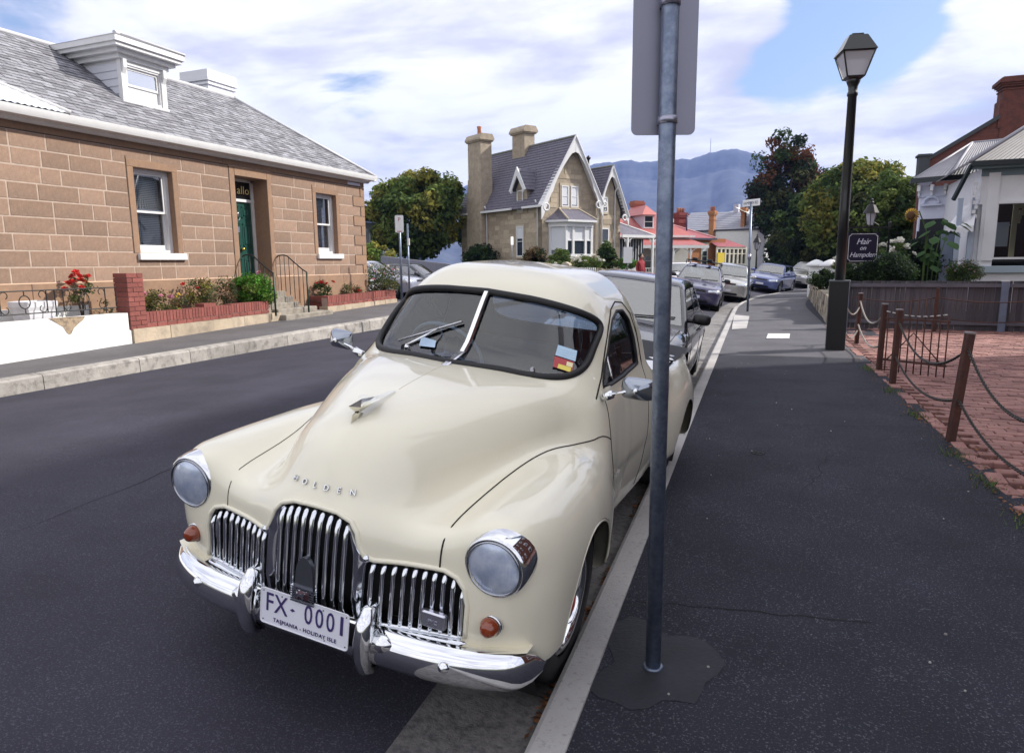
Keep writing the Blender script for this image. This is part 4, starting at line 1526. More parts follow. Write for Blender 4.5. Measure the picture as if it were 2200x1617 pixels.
# red roofed cottage beside the gothic house
F1 = Facade(pt(1330, 580, 50), pt(1475, 580, 52))
c1 = F1.thing('red_roof_cottage', 'low cottage with red roof, white verandah and white dormer', 'cottage')
L = lambda px, py, w=0: F1.loc(px, py, w)
xL, xR = -1.0, L(1478, 560)[0]
ze = L(1420, 506)[1]
m = MB().box(xL, xR, .0, 6, .3, ze); m.build('wall', whiter, c1)
zr = L(1400, 455, 3)[1]
m = MB()
roof_ribs(m, (xL, -.3, ze), (xR + .3, -.3, ze), (xR - 1.8, 3, zr), (xL, 3, zr), 30)
roof_ribs(m, (xR + .3, -.3, ze), (xR + .3, 6.3, ze), (xR - 1.8, 3, zr), (xR - 1.8, 3, zr), 18)
rw1 = m.build('roof', redroof, c1)
m = MB(); roof_ribs(m, (xL, -2.2, ze - .75), (xR + .2, -2.2, ze - .75), (xR + .2, -.02, ze - .25), (xL, -.02, ze - .25), 36)
m.build('verandah_roof', redroof, c1)
m = MB(); m.box(xL, xR + .3, -.42, -.3, ze - .12, ze + .03); m.box(xL, xR + .2, -2.28, -2.2, ze - .95, ze - .74)
m.build('fascia', white, c1)
x = .2
while x < xR + .1:
    MB().box(x - .05, x + .05, -2.26, -2.16, .3, ze - .9).build('verandah_post', white, c1)
    m = MB()
    for sg in (-1, 1):
        m.tube([(x + sg * .05, -2.2, ze - 1.5), (x + sg * .15, -2.2, ze - 1.15), (x + sg * .5, -2.2, ze - .97)], .035, 5)
    m.build('bracket', white, c1)
    x += 1.45
for k in range(3):
    far_window(c1, .4 + k * 1.65, 1.25 + k * 1.65, .9, 2.6, 0, .08, blind=.3)
m = MB()
for k in range(24):
    m.box(-.2 + k * .22, -.16 + k * .22, -2.24, -2.2, .4, 1.2)
m.box(-.3, xR, -2.25, -2.19, 1.2, 1.26)
m.build('balustrade', white, c1)
a, b = L(1383, 490, .6), L(1397, 462, .6)
m = MB().box(a[0] - .1, b[0] + .35, .6, 3.0, a[1] - .1, b[1] + .05); D1 = m.build('dormer', lav, c1)
far_window(D1, a[0] - .02, b[0] + .28, a[1], b[1], .6, .08, blind=0)
m = MB()
e0, e1 = a[0] - .3, b[0] + .55
m.add([(e0, .35, b[1] + .02), (e1, .35, b[1] + .02), (e1, 3.0, b[1] + .02), (e0, 3.0, b[1] + .02), ((e0 + e1) / 2, 1.0, b[1] + .75), ((e0 + e1) / 2, 3.2, b[1] + .75)], [(0, 1, 4), (1, 2, 5, 4), (3, 0, 4, 5)])
m.build('dormer_roof', redroof, D1)
p_, q_ = L(1360, 452, 3), L(1377, 432, 3)
brick_stack(c1, p_[0], q_[0], 2.7, 3.3, zr - .8, q_[1], 0)

# second cottage, maroon hipped roof
F2 = Facade(pt(1445, 580, 58), pt(1590, 580, 62))
c2 = F2.thing('maroon_roof_cottage', 'brick cottage with maroon hipped roof and glazed white verandah', 'cottage')
L = lambda px, py, w=0: F2.loc(px, py, w)
z_e = L(1530, 512)[1]
x0_, x1_ = L(1445, 560)[0], L(1562, 560)[0]
xm = L(1525, 540)[0]
m = MB().box(x0_, x1_ - .3, .0, 7, .3, z_e); m.build('wall', M('brown_brick', (.34, .14, .06), .9, var=.2, scale=14), c2)
zr2 = L(1490, 482, 3.5)[1]
m = MB()
roof_ribs(m, (x0_ - .4, -.4, z_e), (xm + .2, -.4, z_e), (xm - 1.9, 3.4, zr2), (x0_ + 1.2, 3.4, zr2), 22)
roof_ribs(m, (xm + .2, -.4, z_e), (x1_ + .3, 3.5, z_e - .1), (xm - 1.0, 4.2, zr2), (xm - 1.9, 3.4, zr2), 22)
m.build('roof', redroof2, c2)
MB().tube([(xm + .2, -.4, z_e + .05), (xm - 1.9, 3.4, zr2 + .05), (x0_ + 1.2, 3.4, zr2 + .05)], .08, 6).tube([(x1_ + .3, 3.5, z_e), (xm - 1.0, 4.2, zr2)], .07, 6).build('ridge_capping', M('pale_red', (.55, .28, .28), .6), c2, True)
MB().box(x0_ - .4, xm + .3, -.5, -.36, z_e - .14, z_e + .02).build('gutter', M('dark_gutter', (.05, .05, .08), .5), c2)
far_window(c2, L(1506, 540)[0], L(1520, 540)[0], .95, z_e - .35, -.02, .1, blind=.3, fm=M('pale_sage', (.5, .56, .52), .6))
v0, v1 = L(1526, 540)[0], L(1588, 540)[0]
vz = L(1560, 530, -.8)[1]
m = MB()
roof_ribs(m, (v0, -.9, vz), (v1, -.9, vz), (v1 - 1.0, .8, vz + .75), (v0, .8, vz + .75), 20)
m.build('verandah_roof', redroof2, c2)
m = MB()
nb = 7
for k in range(nb + 1):
    x = v0 + (v1 - v0) * k / nb
    m.box(x - .06, x + .06, -.82, -.70, .3, vz)
m.box(v0, v1, -.84, -.7, vz - .18, vz); m.box(v0, v1, -.80, -.72, 1.35, 1.45); m.box(v0, v1, -.80, -.72, vz - .62, vz - .55); m.box(v0, v1, -.78, -.72, .3, .95)
m.build('glazed_verandah', M('cream_joinery', (.74, .70, .60), .6), c2)
MB().box(v0, v1, -.68, -.64, .3, vz).build('verandah_pane', dkglass, c2)
MB().box(v0 - .05, v0 + .75, -.95, -.84, 1.0, 2.4).build('yellow_banner', M('yellow_banner', (.7, .52, .05), .7), c2)
p_, q_ = L(1454, 480, 3.5), L(1471, 457, 3.5)
brick_stack(c2, p_[0], q_[0], 3.2, 3.9, zr2 - .5, q_[1], 3, M('maroon_brick', (.20, .045, .04), .9, var=.2, scale=14))
p_ = L(1475, 498, 1.5)
MB().tube([(p_[0], 1.5, p_[1] - .2), (p_[0], 1.5, p_[1] + 1.55)], .06, 6).build('flue_pipe', M('navy_pipe', (.03, .035, .09), .5), c2, True)

# long pale building with brick chimneys
F3 = Facade(pt(1440, 575, 74), pt(1641, 575, 68))
b3 = F3.thing('lavender_building', 'two storey pale building with grey roof and orange brick chimneys', 'building')
L = lambda px, py, w=0: F3.loc(px, py, w)
xa, xb = L(1535, 560)[0], L(1641, 560)[0]
z3 = L(1600, 491)[1]
m = MB().box(xa - 4, xb, 0, 7, .3, z3); m.build('wall', lav, b3)
zt3, zt3b = L(1570, 452, 3)[1], L(1640, 453, 3)[1]
m = MB()
roof_rows(m, (xa - 4, -.1, z3), (xb, -.1, z3), (xb - 1.2, 3, zt3b), (xa - 4, 3, zt3), 10, .02)
m.build('roof', greyroof, b3)
m = MB(); m.box(xa - 4, xb + .1, -.16, -.02, z3 - .14, z3 + .02); m.build('eave_gutter', M('dark_gutter'), b3)
p_, q_ = L(1523, 500, -.3), L(1535, 452, -.3)
brick_stack(b3, p_[0], q_[0], -.4, .2, .5, q_[1], 2, brickor)
p_, q_ = L(1592, 492, .4), L(1602, 445, .4)
brick_stack(b3, p_[0], q_[0], .2, .8, z3 - .3, q_[1], 1, brickor)
p_, q_ = L(1577, 460, 3), L(1588, 438, 3)
MB().box(p_[0], q_[0], 2.8, 3.4, zt3 - 1, q_[1]).build('chimney', lav, b3)
F3b = Facade(pt(1641, 575, 68), pt(1668, 575, 71.5))
f3 = F3b.thing('white_shopfront', 'narrow white two storey shopfront with cornice beside orange brick', 'building')
L = lambda px, py, w=0: F3b.loc(px, py, w)
wx, wz = L(1667, 560)[0], L(1655, 489)[1]
m = MB().box(.02, wx, .02, 5, .3, wz); m.build('wall', whiter, f3)
m = MB(); m.box(-.1, wx + .15, -.2, .05, wz - .35, wz - .1); m.box(-.05, wx + .08, -.12, .05, wz - .1, wz + .45); m.box(-.05, wx + .1, -.14, .03, L(1655, 550)[1] - .1, L(1655, 550)[1] + .25)
m.build('cornice', white, f3)
m = MB(); m.add([(-.1, -.1, wz + .45), (wx, -.1, wz + .45), (wx * .5, 3, zt3b + .3), (-.4, 3, zt3b + .3)], [(0, 1, 2, 3)]); m.build('parapet_roof', whiter, f3)
for k in range(2):
    far_window(f3, wx * (.22 + .36 * k), wx * (.42 + .36 * k), L(1655, 535)[1], L(1655, 508)[1], 0, .09, blind=.2)
far_window(f3, wx * .15, wx * .6, .9, L(1655, 556)[1], 0, .1, blind=0); far_window(f3, wx * .68, wx * .88, .4, L(1655, 556)[1], 0, .08, blind=.5)
F4 = Facade(pt(1667, 575, 74), pt(1709, 575, 76))
b4 = F4.thing('pink_terrace', 'pink fronted terrace house with orange brick edge and slate roof', 'house')
L = lambda px, py, w=0: F4.loc(px, py, w)
x4, z4 = L(1708, 560)[0], L(1690, 489)[1]
xb4 = L(1681, 560)[0]
m = MB().box(0, xb4, 0, 6, .3, z4); m.build('brick_wall', brickor, b4)
m = MB().box(xb4, x4 - .15, -.5, 6, .3, z4).box(x4 - .15, x4, -.52, 6, .3, z4)
m.build('pink_wall', M('pink_render', (.56, .36, .38), .8), b4)
m = MB(); m.box(xb4 - .1, x4 + .15, -.62, .1, L(1690, 525)[1] - .1, L(1690, 525)[1] + .12); m.box(-.1, x4 + .2, -.7, .1, z4 - .15, z4 + .05); m.build('string_course', M('pink_render'), b4)
m = MB()
roof_rows(m, (-1.5, -.6, z4 + .05), (x4 + .3, -.6, z4 + .05), (x4 - 2.2, 3, L(1690, 462, 3)[1]), (-1.5, 3, L(1660, 458, 3)[1]), 10, .02)
m.add([(x4 + .3, -.6, z4 + .05), (x4 + .3, 6, z4 + .05), (x4 - 2.2, 3, L(1690, 462, 3)[1])], [(0, 1, 2)])
m.build('roof', M('grey_slate_far', (.16, .165, .2), .7, var=.15, scale=6), b4)
for zz0, zz1 in ((L(1690, 521)[1], L(1690, 496)[1]), (L(1690, 566)[1], L(1690, 540)[1])):
    for k in range(2):
        far_window(b4, xb4 + (x4 - xb4) * (.16 + .42 * k), xb4 + (x4 - xb4) * (.44 + .42 * k), zz0, zz1, -.5, .08, blind=.1, fm=M('pink_render'))
# pale long roof behind
F5 = Facade(pt(1400, 575, 90), pt(1720, 575, 92))
b5 = F5.thing('pale_hall', 'long pale roofed hall rising behind the cottage chimneys', 'building')
L = lambda px, py, w=0: F5.loc(px, py, w)
xa, xb, zz = L(1400, 500)[0], L(1665, 500)[0], L(1500, 478)[1]
MB().box(xa, xb, 0, 10, .3, zz).build('wall', lav, b5)
m = MB(); roof_ribs(m, (xa, -.3, zz), (L(1540, 470)[0], -.3, zz), (L(1540, 462, 5)[0], 5, L(1520, 461, 5)[1]), (xa, 5, L(1450, 464, 5)[1]), 30, .05)
m.add([(L(1540, 478)[0], -.3, zz), (xb, -.3, zz + .4), (xb, 5, L(1650, 452, 5)[1]), (L(1600, 446, 5)[0], 5, L(1600, 447, 5)[1]), (L(1540, 462, 5)[0], 5, L(1540, 460, 5)[1])], [(0, 1, 2, 3, 4)])
m.build('roof', M('pale_roof', (.66, .66, .68), .5), b5)
F6 = Facade(pt(1655, 575, 92), pt(1720, 575, 93))
b6 = F6.thing('gabled_house', 'cream house with chimney half hidden behind the dark tree', 'house')
L = lambda px, py, w=0: F6.loc(px, py, w)
za, zb = L(1700, 478)[1], L(1680, 452, 2)[1]
MB().box(0, L(1715, 500)[0], 0, 6, .3, za).build('wall', whiter, b6)
m = MB(); roof_rows(m, (-.3, -.3, za), (L(1718, 500)[0], -.3, za), (L(1705, 460)[0], 3, zb), (0, 3, zb), 8, .02); m.build('roof', greyroof, b6)
p_, q_ = L(1652, 470), L(1658, 446)
MB().box(p_[0], q_[0], 1, 1.6, za - .5, q_[1]).build('chimney', whiter, b6)

# pale weatherboard house seen past the corner of the stone cottage
F7 = Facade(pt(780, 580, 46), pt(835, 580, 48))
b7 = F7.thing('pale_house', 'pale house glimpsed between the stone cottage and the round tree', 'house')
L = lambda px, py, w=0: F7.loc(px, py, w)
MB().box(-3, L(822, 540)[0], 0, 6, .3, L(800, 478)[1]).build('wall', M('pale_blue_board', (.48, .52, .62), .7), b7)
m = MB(); roof_rows(m, (-3, -.3, L(800, 478)[1]), (L(826, 540)[0], -.3, L(800, 478)[1]), (L(805, 540)[0], 3, L(800, 462, 3)[1]), (-3, 3, L(800, 462, 3)[1]), 8, .02); m.build('roof', greyroof, b7)
far_window(b7, L(795, 540)[0], L(808, 540)[0], L(800, 530)[1], L(800, 500)[1], 0, .1, blind=.2)
# low grey wall along the side street
ga_, gb_ = pt(818, 560, 38), pt(975, 575, 33)
gw = thing('grey_wall', 'low grey rendered wall along the far side of the side street', 'wall', (ga_[0], ga_[1], .3))
m = MB()
d = (gb_ - ga_)[:2]; d /= np.linalg.norm(d); nx, ny = -d[1] * .15, d[0] * .15
m.add([(ga_[0], ga_[1], .3), (gb_[0], gb_[1], .3), (gb_[0] + nx, gb_[1] + ny, .3), (ga_[0] + nx, ga_[1] + ny, .3), (ga_[0], ga_[1], 2.12), (gb_[0], gb_[1], 1.62), (gb_[0] + nx, gb_[1] + ny, 1.62), (ga_[0] + nx, ga_[1] + ny, 2.12)],
      [(0, 1, 5, 4), (4, 5, 6, 7), (3, 7, 6, 2), (1, 2, 6, 5), (0, 4, 7, 3)])
m.build('wall_body', M('grey_render', (.20, .20, .24), .85, var=.1), gw, world=True)

# ------------------------------------------------------------------ the mountain
prof = [(700, 470), (1000, 400), (1200, 362), (1320, 347), (1350, 345), (1400, 347), (1440, 343), (1480, 341), (1520, 331), (1555, 321), (1590, 321), (1630, 331), (1680, 347), (1740, 372), (1850, 415), (2000, 460), (2300, 520)]
mv, mf = [], []
nc, nr = 240, 34
DM_ = 3000.
rg = np.random.RandomState(3)
ph = rg.uniform(0, 6.28, 40)
for i in range(nc):
    px = 700 + 1600 * i / (nc - 1)
    py = np.interp(px, [p[0] for p in prof], [p[1] for p in prof])
    py += 1.1 * math.sin(px * .11 + 1) + .8 * math.sin(px * .23) + .6 * math.sin(px * .41 + 2)
    r = ray(px, py); r = r / np.linalg.norm(r[:2])
    zt_ = CAM_H + r[2] * DM_
    for j in range(nr):
        t = j / (nr - 1)
        zz = zt_ * t ** 1.25
        dist = DM_ - 1250 * (1 - t) ** 1.0 - (60 * (1 - abs(2 * min(1, max(0, (t - .72) / .2)) - 1)) if False else 0)
        if t > .80: dist = DM_ - 1250 * .20 * (1 - (t - .80) / .20) ** .35 * .55 - 60 * (1 - t)
        gully = 60 * math.sin(px * .028 + 2 * t + ph[0]) + 38 * math.sin(px * .061 + 7 * t + ph[1]) + 16 * math.sin(px * .13 - 9 * t + ph[2])
        if t > .8: gully = gully * .5 + 6 * math.sin(px * .33 + ph[3]) + 4 * math.sin(px * .61)
        dist += gully * (1 - t * .8)
        mv.append((CAM[0] + r[0] * dist, CAM[1] + r[1] * dist, max(-1, zz)))
for i in range(nc - 1):
    for j in range(nr - 1):
        mf.append((i * nr + j, (i + 1) * nr + j, (i + 1) * nr + j + 1, i * nr + j + 1))
o = mesh_np('mountain', mv, mf, M('hazy_bush_slope', (.028, .040, .062), .95, col2=(.06, .072, .09), mixscale=.012, var=.3, scale=.03), None, True)  # blue of the distant air is mixed into this slope colour
o['kind'] = 'structure'
mp_ = onz(700, 570, 0)
r = ray(1526, 331); r = r / np.linalg.norm(r[:2])
tm_ = thing('radio_mast', 'thin radio mast on the mountain summit', 'mast', tuple(CAM + r * (DM_ - 40)))
MB().tube([(0, 0, -10), (0, 0, 60)], 1.2, 6).build('mast', M('mast_grey', (.3, .3, .32), .6), tm_)
# ------------------------------------------------------------------ the air between here and the mountain
hz = MB().box(-3600, 2600, -400, 3600, -1.4, 620)
hm = bpy.data.materials.new('haze_air')
hm.use_nodes = True
hn = hm.node_tree
hn.nodes.clear()
ho = hn.nodes.new('ShaderNodeOutputMaterial')
hv = hn.nodes.new('ShaderNodeVolumePrincipled')
hv.inputs['Color'].default_value = (.34, .48, 1.0, 1)
hv.inputs['Density'].default_value = .00019
hv.inputs['Anisotropy'].default_value = .0
hn.links.new(hv.outputs[0], ho.inputs['Volume'])
o = hz.build('haze', hm)
tag(o, 'thin blue haze lying over the street and the mountain', None, None, 'stuff')
# ------------------------------------------------------------------ right-hand side: fence, shop, brick gable
whitep = M('white_boards', (.70, .70, .73), .6, var=.05, scale=2)
teal = M('grey_teal_trim', (.15, .21, .24), .5)
dkgut = M('dark_green_gutter', (.02, .028, .032), .4)
corr = M('corrugated_iron', (.125, .118, .135), .6, col2=(.09, .083, .095), mixscale=.8, mixlo=.4, mixhi=.6, var=.1, scale=5)
paling = M('weathered_paling', (.095, .088, .10), .9, col2=(.06, .055, .065), mixscale=4, var=.25, scale=2, rnd=.28, bump=.4, bscale=30, stretch=(6, 6, .6))
railm = M('weathered_rail', (.12, .115, .14), .85, var=.2, scale=3, bump=.3, bscale=30)

FX0, FX1, FY = 1.05, 8.6, 17.72
fen = thing('paling_fence', 'weathered grey paling fence at the back of the brick forecourt', 'fence', (4, FY, .05))
pm_ = []
for w in (.088, .094, .10):
    m = MB().add([(-w / 2, 0, 0), (w / 2, 0, 0), (w / 2, .018, 0), (-w / 2, .018, 0), (-w / 2, 0, 1.08), (w / 2, 0, 1.08), (w / 2, .018, 1.08), (-w / 2, .018, 1.08)],
                 [(0, 1, 5, 4), (1, 2, 6, 5), (2, 3, 7, 6), (3, 0, 4, 7), (4, 5, 6, 7)])
    me = m.mesh('paling'); me.materials.append(paling); pm_.append((w, me))
x = FX0
while x < FX1:
    w, me = RNG.choice(pm_)
    inst('paling', me, fen, (x - 4 + w / 2, RNG.uniform(.0, .012), .05 + RNG.uniform(0, .012)), (0, RNG.uniform(-.008, .008), RNG.uniform(-.03, .03)))
    x += w + RNG.uniform(.002, .007)
for z in (1.04, .22):
    MB().box(FX0 - 4, FX1 - 4, -.05, -.004, z - .035, z + .04).build('rail', railm, fen)
for xx in (1.12, 4.17, 7.1):
    MB().bbox(xx - .065 - 4, xx + .065 - 4, -.13, -.052, 0, 1.13, .008).build('post', M('blue_grey_post', (.14, .17, .24), .8, var=.15, scale=5), fen)
    MB().box(xx - .07 - 4, xx + .07 - 4, -.135, .02, 1.13, 1.145).build('post_cap', M('pale_cap', (.5, .5, .52), .6), fen)

# the white shop
FS = Facade(pt(2072, 570, 20.3), pt(2200, 570, 19.75))
sh_ = FS.thing('white_shop', 'white weatherboard shop with big dark window and corrugated hipped roof', 'shop')
L = lambda px, py, w=0: FS.loc(px, py, w)
sx0 = L(2098, 500)[0]
sx1 = sx0 + 7.0
zg = L(2150, 348, -.3)[1]
zs0, zs1 = L(2160, 582)[1], L(2160, 572)[1]
wx0 = L(2137, 500)[0]
zw0, zw1 = L(2160, 555)[1], L(2160, 437)[1]
zs = L(2160, 437)[1]
m = MB()
m.box(sx0, sx1, 0, .2, .05, zs0); m.box(sx0, sx1, 0, .2, zw1, zg - .1)
m.box(sx0 + .08, wx0, 0, .2, zs0, zw1); m.box(wx0 + 3.2, sx1, 0, .2, zs0, zw1)
m.box(sx0, sx0 + .2, .2, 6, .05, zg - .1)
SHW = m.build('wall', whitep, sh_)
m = MB(); m.bbox(sx0 - .08, sx1, -.10, .05, zs0 - .05, zs1 + .02, .012); m.build('sill', M('pale_teal_sill', (.33, .40, .46), .6), sh_)
m = MB()
m.box(wx0 - .28, wx0, -.05, .0, zw0 - .05, zg - .25); m.box(wx0, wx0 + 3.2, -.04, 0, zw1, zw1 + .08)
m.box(wx0 - .02, wx0 + .03, -.02, .14, zw0, zw1); m.box(wx0, wx0 + 3.2, -.02, .14, zw0 - .02, zw0 + .04)
m.build('window_trim', whitep, sh_)
win = bpy.data.objects.new('shop_window', None); COL.objects.link(win); win.parent = sh_
MB().quad((wx0, .1, zw0), (wx0 + 3.2, .1, zw0), (wx0 + 3.2, .1, zw1), (wx0, .1, zw1)).build('pane', glass_mat('shop_glass', (.5, .55, .6), 0, .0), win)
m = MB()
xm = wx0 + (L(2178, 500)[0] - wx0)
m.box(xm, xm + .13, .3, .36, zw0, zw1); m.box(xm + .13, xm + 1.2, .3, .36, zw1 - .12, zw1)
for k in range(7):
    a = PI / 2 * k / 6
    m.box(xm + .13 + .5 * (1 - math.cos(a)) - .04, xm + .2 + .5 * (1 - math.cos(a)), .3, .36, zw1 - .55 + .45 * math.sin(a), zw1 - .4 + .45 * math.sin(a))
m.build('inner_arch', M('olive_cream', (.42, .38, .24), .7), win)
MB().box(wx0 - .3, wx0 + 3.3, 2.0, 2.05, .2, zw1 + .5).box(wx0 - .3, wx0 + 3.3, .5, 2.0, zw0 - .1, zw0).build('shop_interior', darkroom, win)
MB().box(wx0 + .15, wx0 + .45, .5, .52, zw1 - 1.2, zw1 - .5).box(wx0 + .1, xm, .45, .5, zw0 + .95, zw0 + .99).build('shop_poster', M('dim_poster', (.25, .28, .33), .7), win)
m = MB(); m.box(sx0 - .35, sx1, -.42, -.28, zg - .08, zg + .06); m.build('gutter', dkgut, sh_)
m = MB(); m.box(sx0 - .3, sx1, -.30, .02, zg - .14, zg - .06); m.box(sx0 - .02, sx1, -.03, 0, zg - .34, zg - .14); m.build('eave_board', teal, sh_)
# side return with lattice bracket and raked eave
m = MB()
e0 = L(2092, 430)
m.tube([(sx0 - .35, -.35, zg - .05), (sx0 - .62, .2, zg - .95)], .07, 5)
m.build('raked_gutter', dkgut, sh_)
m = MB()
for k in range(9):
    z = zg - .55 - .13 * k
    m.box(sx0 - .18 + .05 * (k % 2), sx0 - .10 + .05 * (k % 2), -.1, -.05, z - .05, z + .05)
m.box(sx0 - .24, sx0 - .20, -.1, -.05, zg - 1.75, zg - .4)
m.build('fretwork', whitep, sh_)
for xx, w in ((sx0 - .20, .10), (sx0 - .52, .12)):
    MB().box(xx, xx + w, .0, .12, .1, zs + .2).build('verandah_post', M('pale_blue_post', (.36, .42, .52), .6), sh_)
zr_ = zg + 1.9
m = MB()
roof_ribs(m, (sx0 - .4, -.4, zg), (sx1, -.4, zg), (sx1, 2.6, zr_), (sx0 + 2.4, 2.6, zr_), 62, .035)
roof_ribs(m, (sx0 - .4, 6, zg), (sx0 - .4, -.4, zg), (sx0 + 2.4, 2.6, zr_), (sx0 + 2.4, 3.4, zr_), 40, .035)
m.build('roof', corr, sh_)
MB().tube([(sx0 - .4, -.4, zg + .06), (sx0 + 2.4, 2.6, zr_ + .05), (sx1, 2.6, zr_ + .05)], .06, 6).build('hip_capping', M('corr_cap', (.3, .3, .34), .5), sh_, True)
# awning on the side
aw = bpy.data.objects.new('awning', None); COL.objects.link(aw); aw.parent = sh_
a_ = [L(*q, w) for q, w in (((2068, 445), 1.0), ((2102, 425), .4), ((2036, 486), .2), ((2092, 486), -.4))]
m = MB()
n = 14
V = []
for i in range(n + 1):
    t = i / n
    p = (a_[0][0] + (a_[1][0] - a_[0][0]) * t, 1.0 - .6 * t, a_[0][1] + (a_[1][1] - a_[0][1]) * t)
    q = (a_[2][0] + (a_[3][0] - a_[2][0]) * t, .2 - .6 * t, a_[2][1] + (a_[3][1] - a_[2][1]) * t + .03 * math.sin(t * 9))
    r = (q[0], q[1] - .01, q[2] - .14 - .05 * (i % 2))
    V += [p, lerp3(p, q, .5), q, r]
m.add(V, [(i * 4 + j, i * 4 + 4 + j, i * 4 + 5 + j, i * 4 + 1 + j) for i in range(n) for j in range(3)])
m.build('awning_cloth', M('white_canvas', (.66, .65, .68), .85, col2=(.45, .42, .45), mixscale=5, mixlo=.55, mixhi=.75), aw)
m = MB()
MB().add([V[0], V[2], (V[0][0] - .0, .9, V[2][2])], [(0, 1, 2)]).build('awning_cheek', M('white_canvas'), aw)
MB().box(sx0 - 1.4, sx0 - .25, .9, 1.0, .1, a_[2][1] - .1).build('shop_door_shade', darkroom, sh_)  # flat near-black panel; the doorway shade under the awning is its colour
MB().box(sx0 - .75, sx0 - .42, .75, .9, .1, a_[2][1] - .2).build('side_door', M('blue_grey_door', (.20, .24, .33), .5), sh_)

# the older bay fronted shop beyond
FB = Facade(pt(1955, 570, 25.6), pt(2120, 570, 24.2))
bs_ = FB.thing('bay_shop', 'white rendered shop with bracketed eaves and bluish corrugated hip roof', 'shop')
L = lambda px, py, w=0: FB.loc(px, py, w)
bx0_ = L(1968, 450)[0]
bx1_ = bx0_ + 3.4
zb = L(1990, 384, -.2)[1]
xm_ = L(2035, 450)[0]
m = MB()
m.prism([(bx0_, .5), (bx0_ + .1, .1), (xm_, 0), (bx1_, -.3), (bx1_, 5), (bx0_, 5)], 'z', .1, zb - .25)
m.build('wall', M('blue_white_render', (.60, .62, .74), .8, var=.05), bs_)
m = MB()
for k in range(9):
    t = k / 8
    x = bx0_ + .05 + (bx1_ - bx0_ - .1) * t
    y = .12 - .42 * t
    m.box(x - .05, x + .05, y - .28, y + .02, zb - .42, zb - .2)
    m.box(x - .035, x + .035, y - .15, y + .02, zb - .58, zb - .42)
m.build('eave_brackets', whitep, bs_)
m = MB()
m.prism([(bx0_ - .02, .45), (bx0_ + .06, .04), (xm_, -.06), (bx1_, -.36), (bx1_, -.2), (xm_, .1), (bx0_ + .2, .2)], 'z', zb - .62, zb - .56)
for x0, x1 in ((L(1985, 430)[0], L(2018, 430)[0]), (L(2045, 430)[0], L(2068, 430)[0])):
    z = L(2000, 436)[1]
    pts = [(x0 + (x1 - x0) * (.5 - .5 * math.cos(t)), -.02 - .3 * max(0, (x0 - xm_)) / (bx1_ - xm_), z + .22 * math.sin(t)) for t in np.linspace(0, PI, 11)]
    m.tube(pts, .05, 6)
    m.box(x0 - .1, x1 + .1, -.12, .05, z - .1, z - .03)
m.build('mouldings', M('blue_white_trim', (.52, .55, .68), .7), bs_)
m = MB()
m.prism([(bx0_ - .35, .6), (bx0_ - .22, -.25), (xm_, -.42), (bx1_, -.72), (bx1_, -.55), (xm_, -.25), (bx0_ - .1, -.1), (bx0_ - .2, .6)], 'z', zb - .12, zb + .05)
m.build('gutter', dkgut, bs_)
m = MB()
ra, rb_ = L(2090, 306, 2.2), L(2150, 305, 2.2)
P1, P2, P3_, P4 = (bx0_ - .3, .6, zb), (bx0_ - .15, -.2, zb), (xm_, -.38, zb), (bx1_, -.68, zb)
T0 = (ra[0], 2.2, ra[1])
roof_ribs(m, P2, P3_, T0, T0, 9, .03)
roof_ribs(m, P3_, P4, (rb_[0] + .6, 2.2, ra[1]), T0, 26, .03)
roof_ribs(m, (bx0_ - .3, 4.5, zb), P2, T0, T0, 16, .03)
m.build('roof', M('bluish_corrugated', (.15, .15, .19), .6, var=.12, scale=3), bs_)
MB().tube([P3_, T0], .05, 6).tube([P2, T0], .05, 6).tube([T0, (rb_[0] + .6, 2.2, ra[1])], .05, 6).build('hip_capping', M('corr_cap'), bs_, True)
MB().box(L(1975, 500)[0], bx1_, -.12, .3, .1, L(2000, 470)[1]).build('shopfront_shade', darkroom, bs_)  # dark block on the wall, the shade of the shopfront put into its colour

# brick gable and chimney behind
FG = Facade(pt(1976, 570, 33), pt(2200, 570, 31.5))
bg_ = FG.thing('brick_gable', 'tall red brick gable wall with dark coping and corbelled chimney', 'building')
L = lambda px, py, w=0: FG.loc(px, py, w)
q = [L(1978, 345), L(1996, 338), L(2148, 247), L(2200, 215), L(2260, 190)]
xl_ = q[0][0]
m = MB()
m.prism([(xl_, .2), (q[4][0] + 4, .2), (q[4][0] + 4, q[4][1] + 1.2), (q[3][0], q[3][1]), (q[2][0], q[2][1] - .05), (q[1][0], q[1][1] - .05), (xl_, q[1][1] - .1)], 'y', 0, .5)
dkbrick = M('dark_red_brick', (.125, .042, .032), .9, col2=(.09, .034, .028), mixscale=3, var=.2, scale=20)
GW = m.build('wall', dkbrick, bg_)
m = MB()
for k in range(46):
    z = 2.6 + k * .172
    xs_ = xl_ + .01 if z < q[1][1] - .2 else float(np.interp(z + .1, [q[1][1] - .05, q[2][1] - .05, q[3][1]], [q[1][0], q[2][0], q[3][0]]))
    if xs_ < q[3][0] - .2: m.box(xs_, q[3][0] + 2, -.004, .0, z, z + .02)
m.build('brick_joint', M('brick_joint_dark', (.13, .06, .05), .95), GW)['kind'] = 'stuff'
m = MB()
m.prism([(q[1][0], q[1][1] - .12), (q[2][0], q[2][1] - .16), (q[2][0], q[2][1] + .04), (q[1][0], q[1][1] + .06)], 'y', -.12, .6)
m.prism([(xl_ - .08, q[1][1] - .95), (xl_ + .38, q[1][1] - .95), (xl_ + .38, q[1][1] + .06), (xl_ - .08, q[1][1] + .06)], 'y', -.1, .6)
m.prism([(xl_ - .14, q[1][1] + .06), (xl_ + .44, q[1][1] + .06), (xl_ + .44, q[1][1] + .16), (xl_ - .14, q[1][1] + .16)], 'y', -.16, .66)
m.build('coping', M('dark_coping', (.05, .055, .06), .8), bg_)
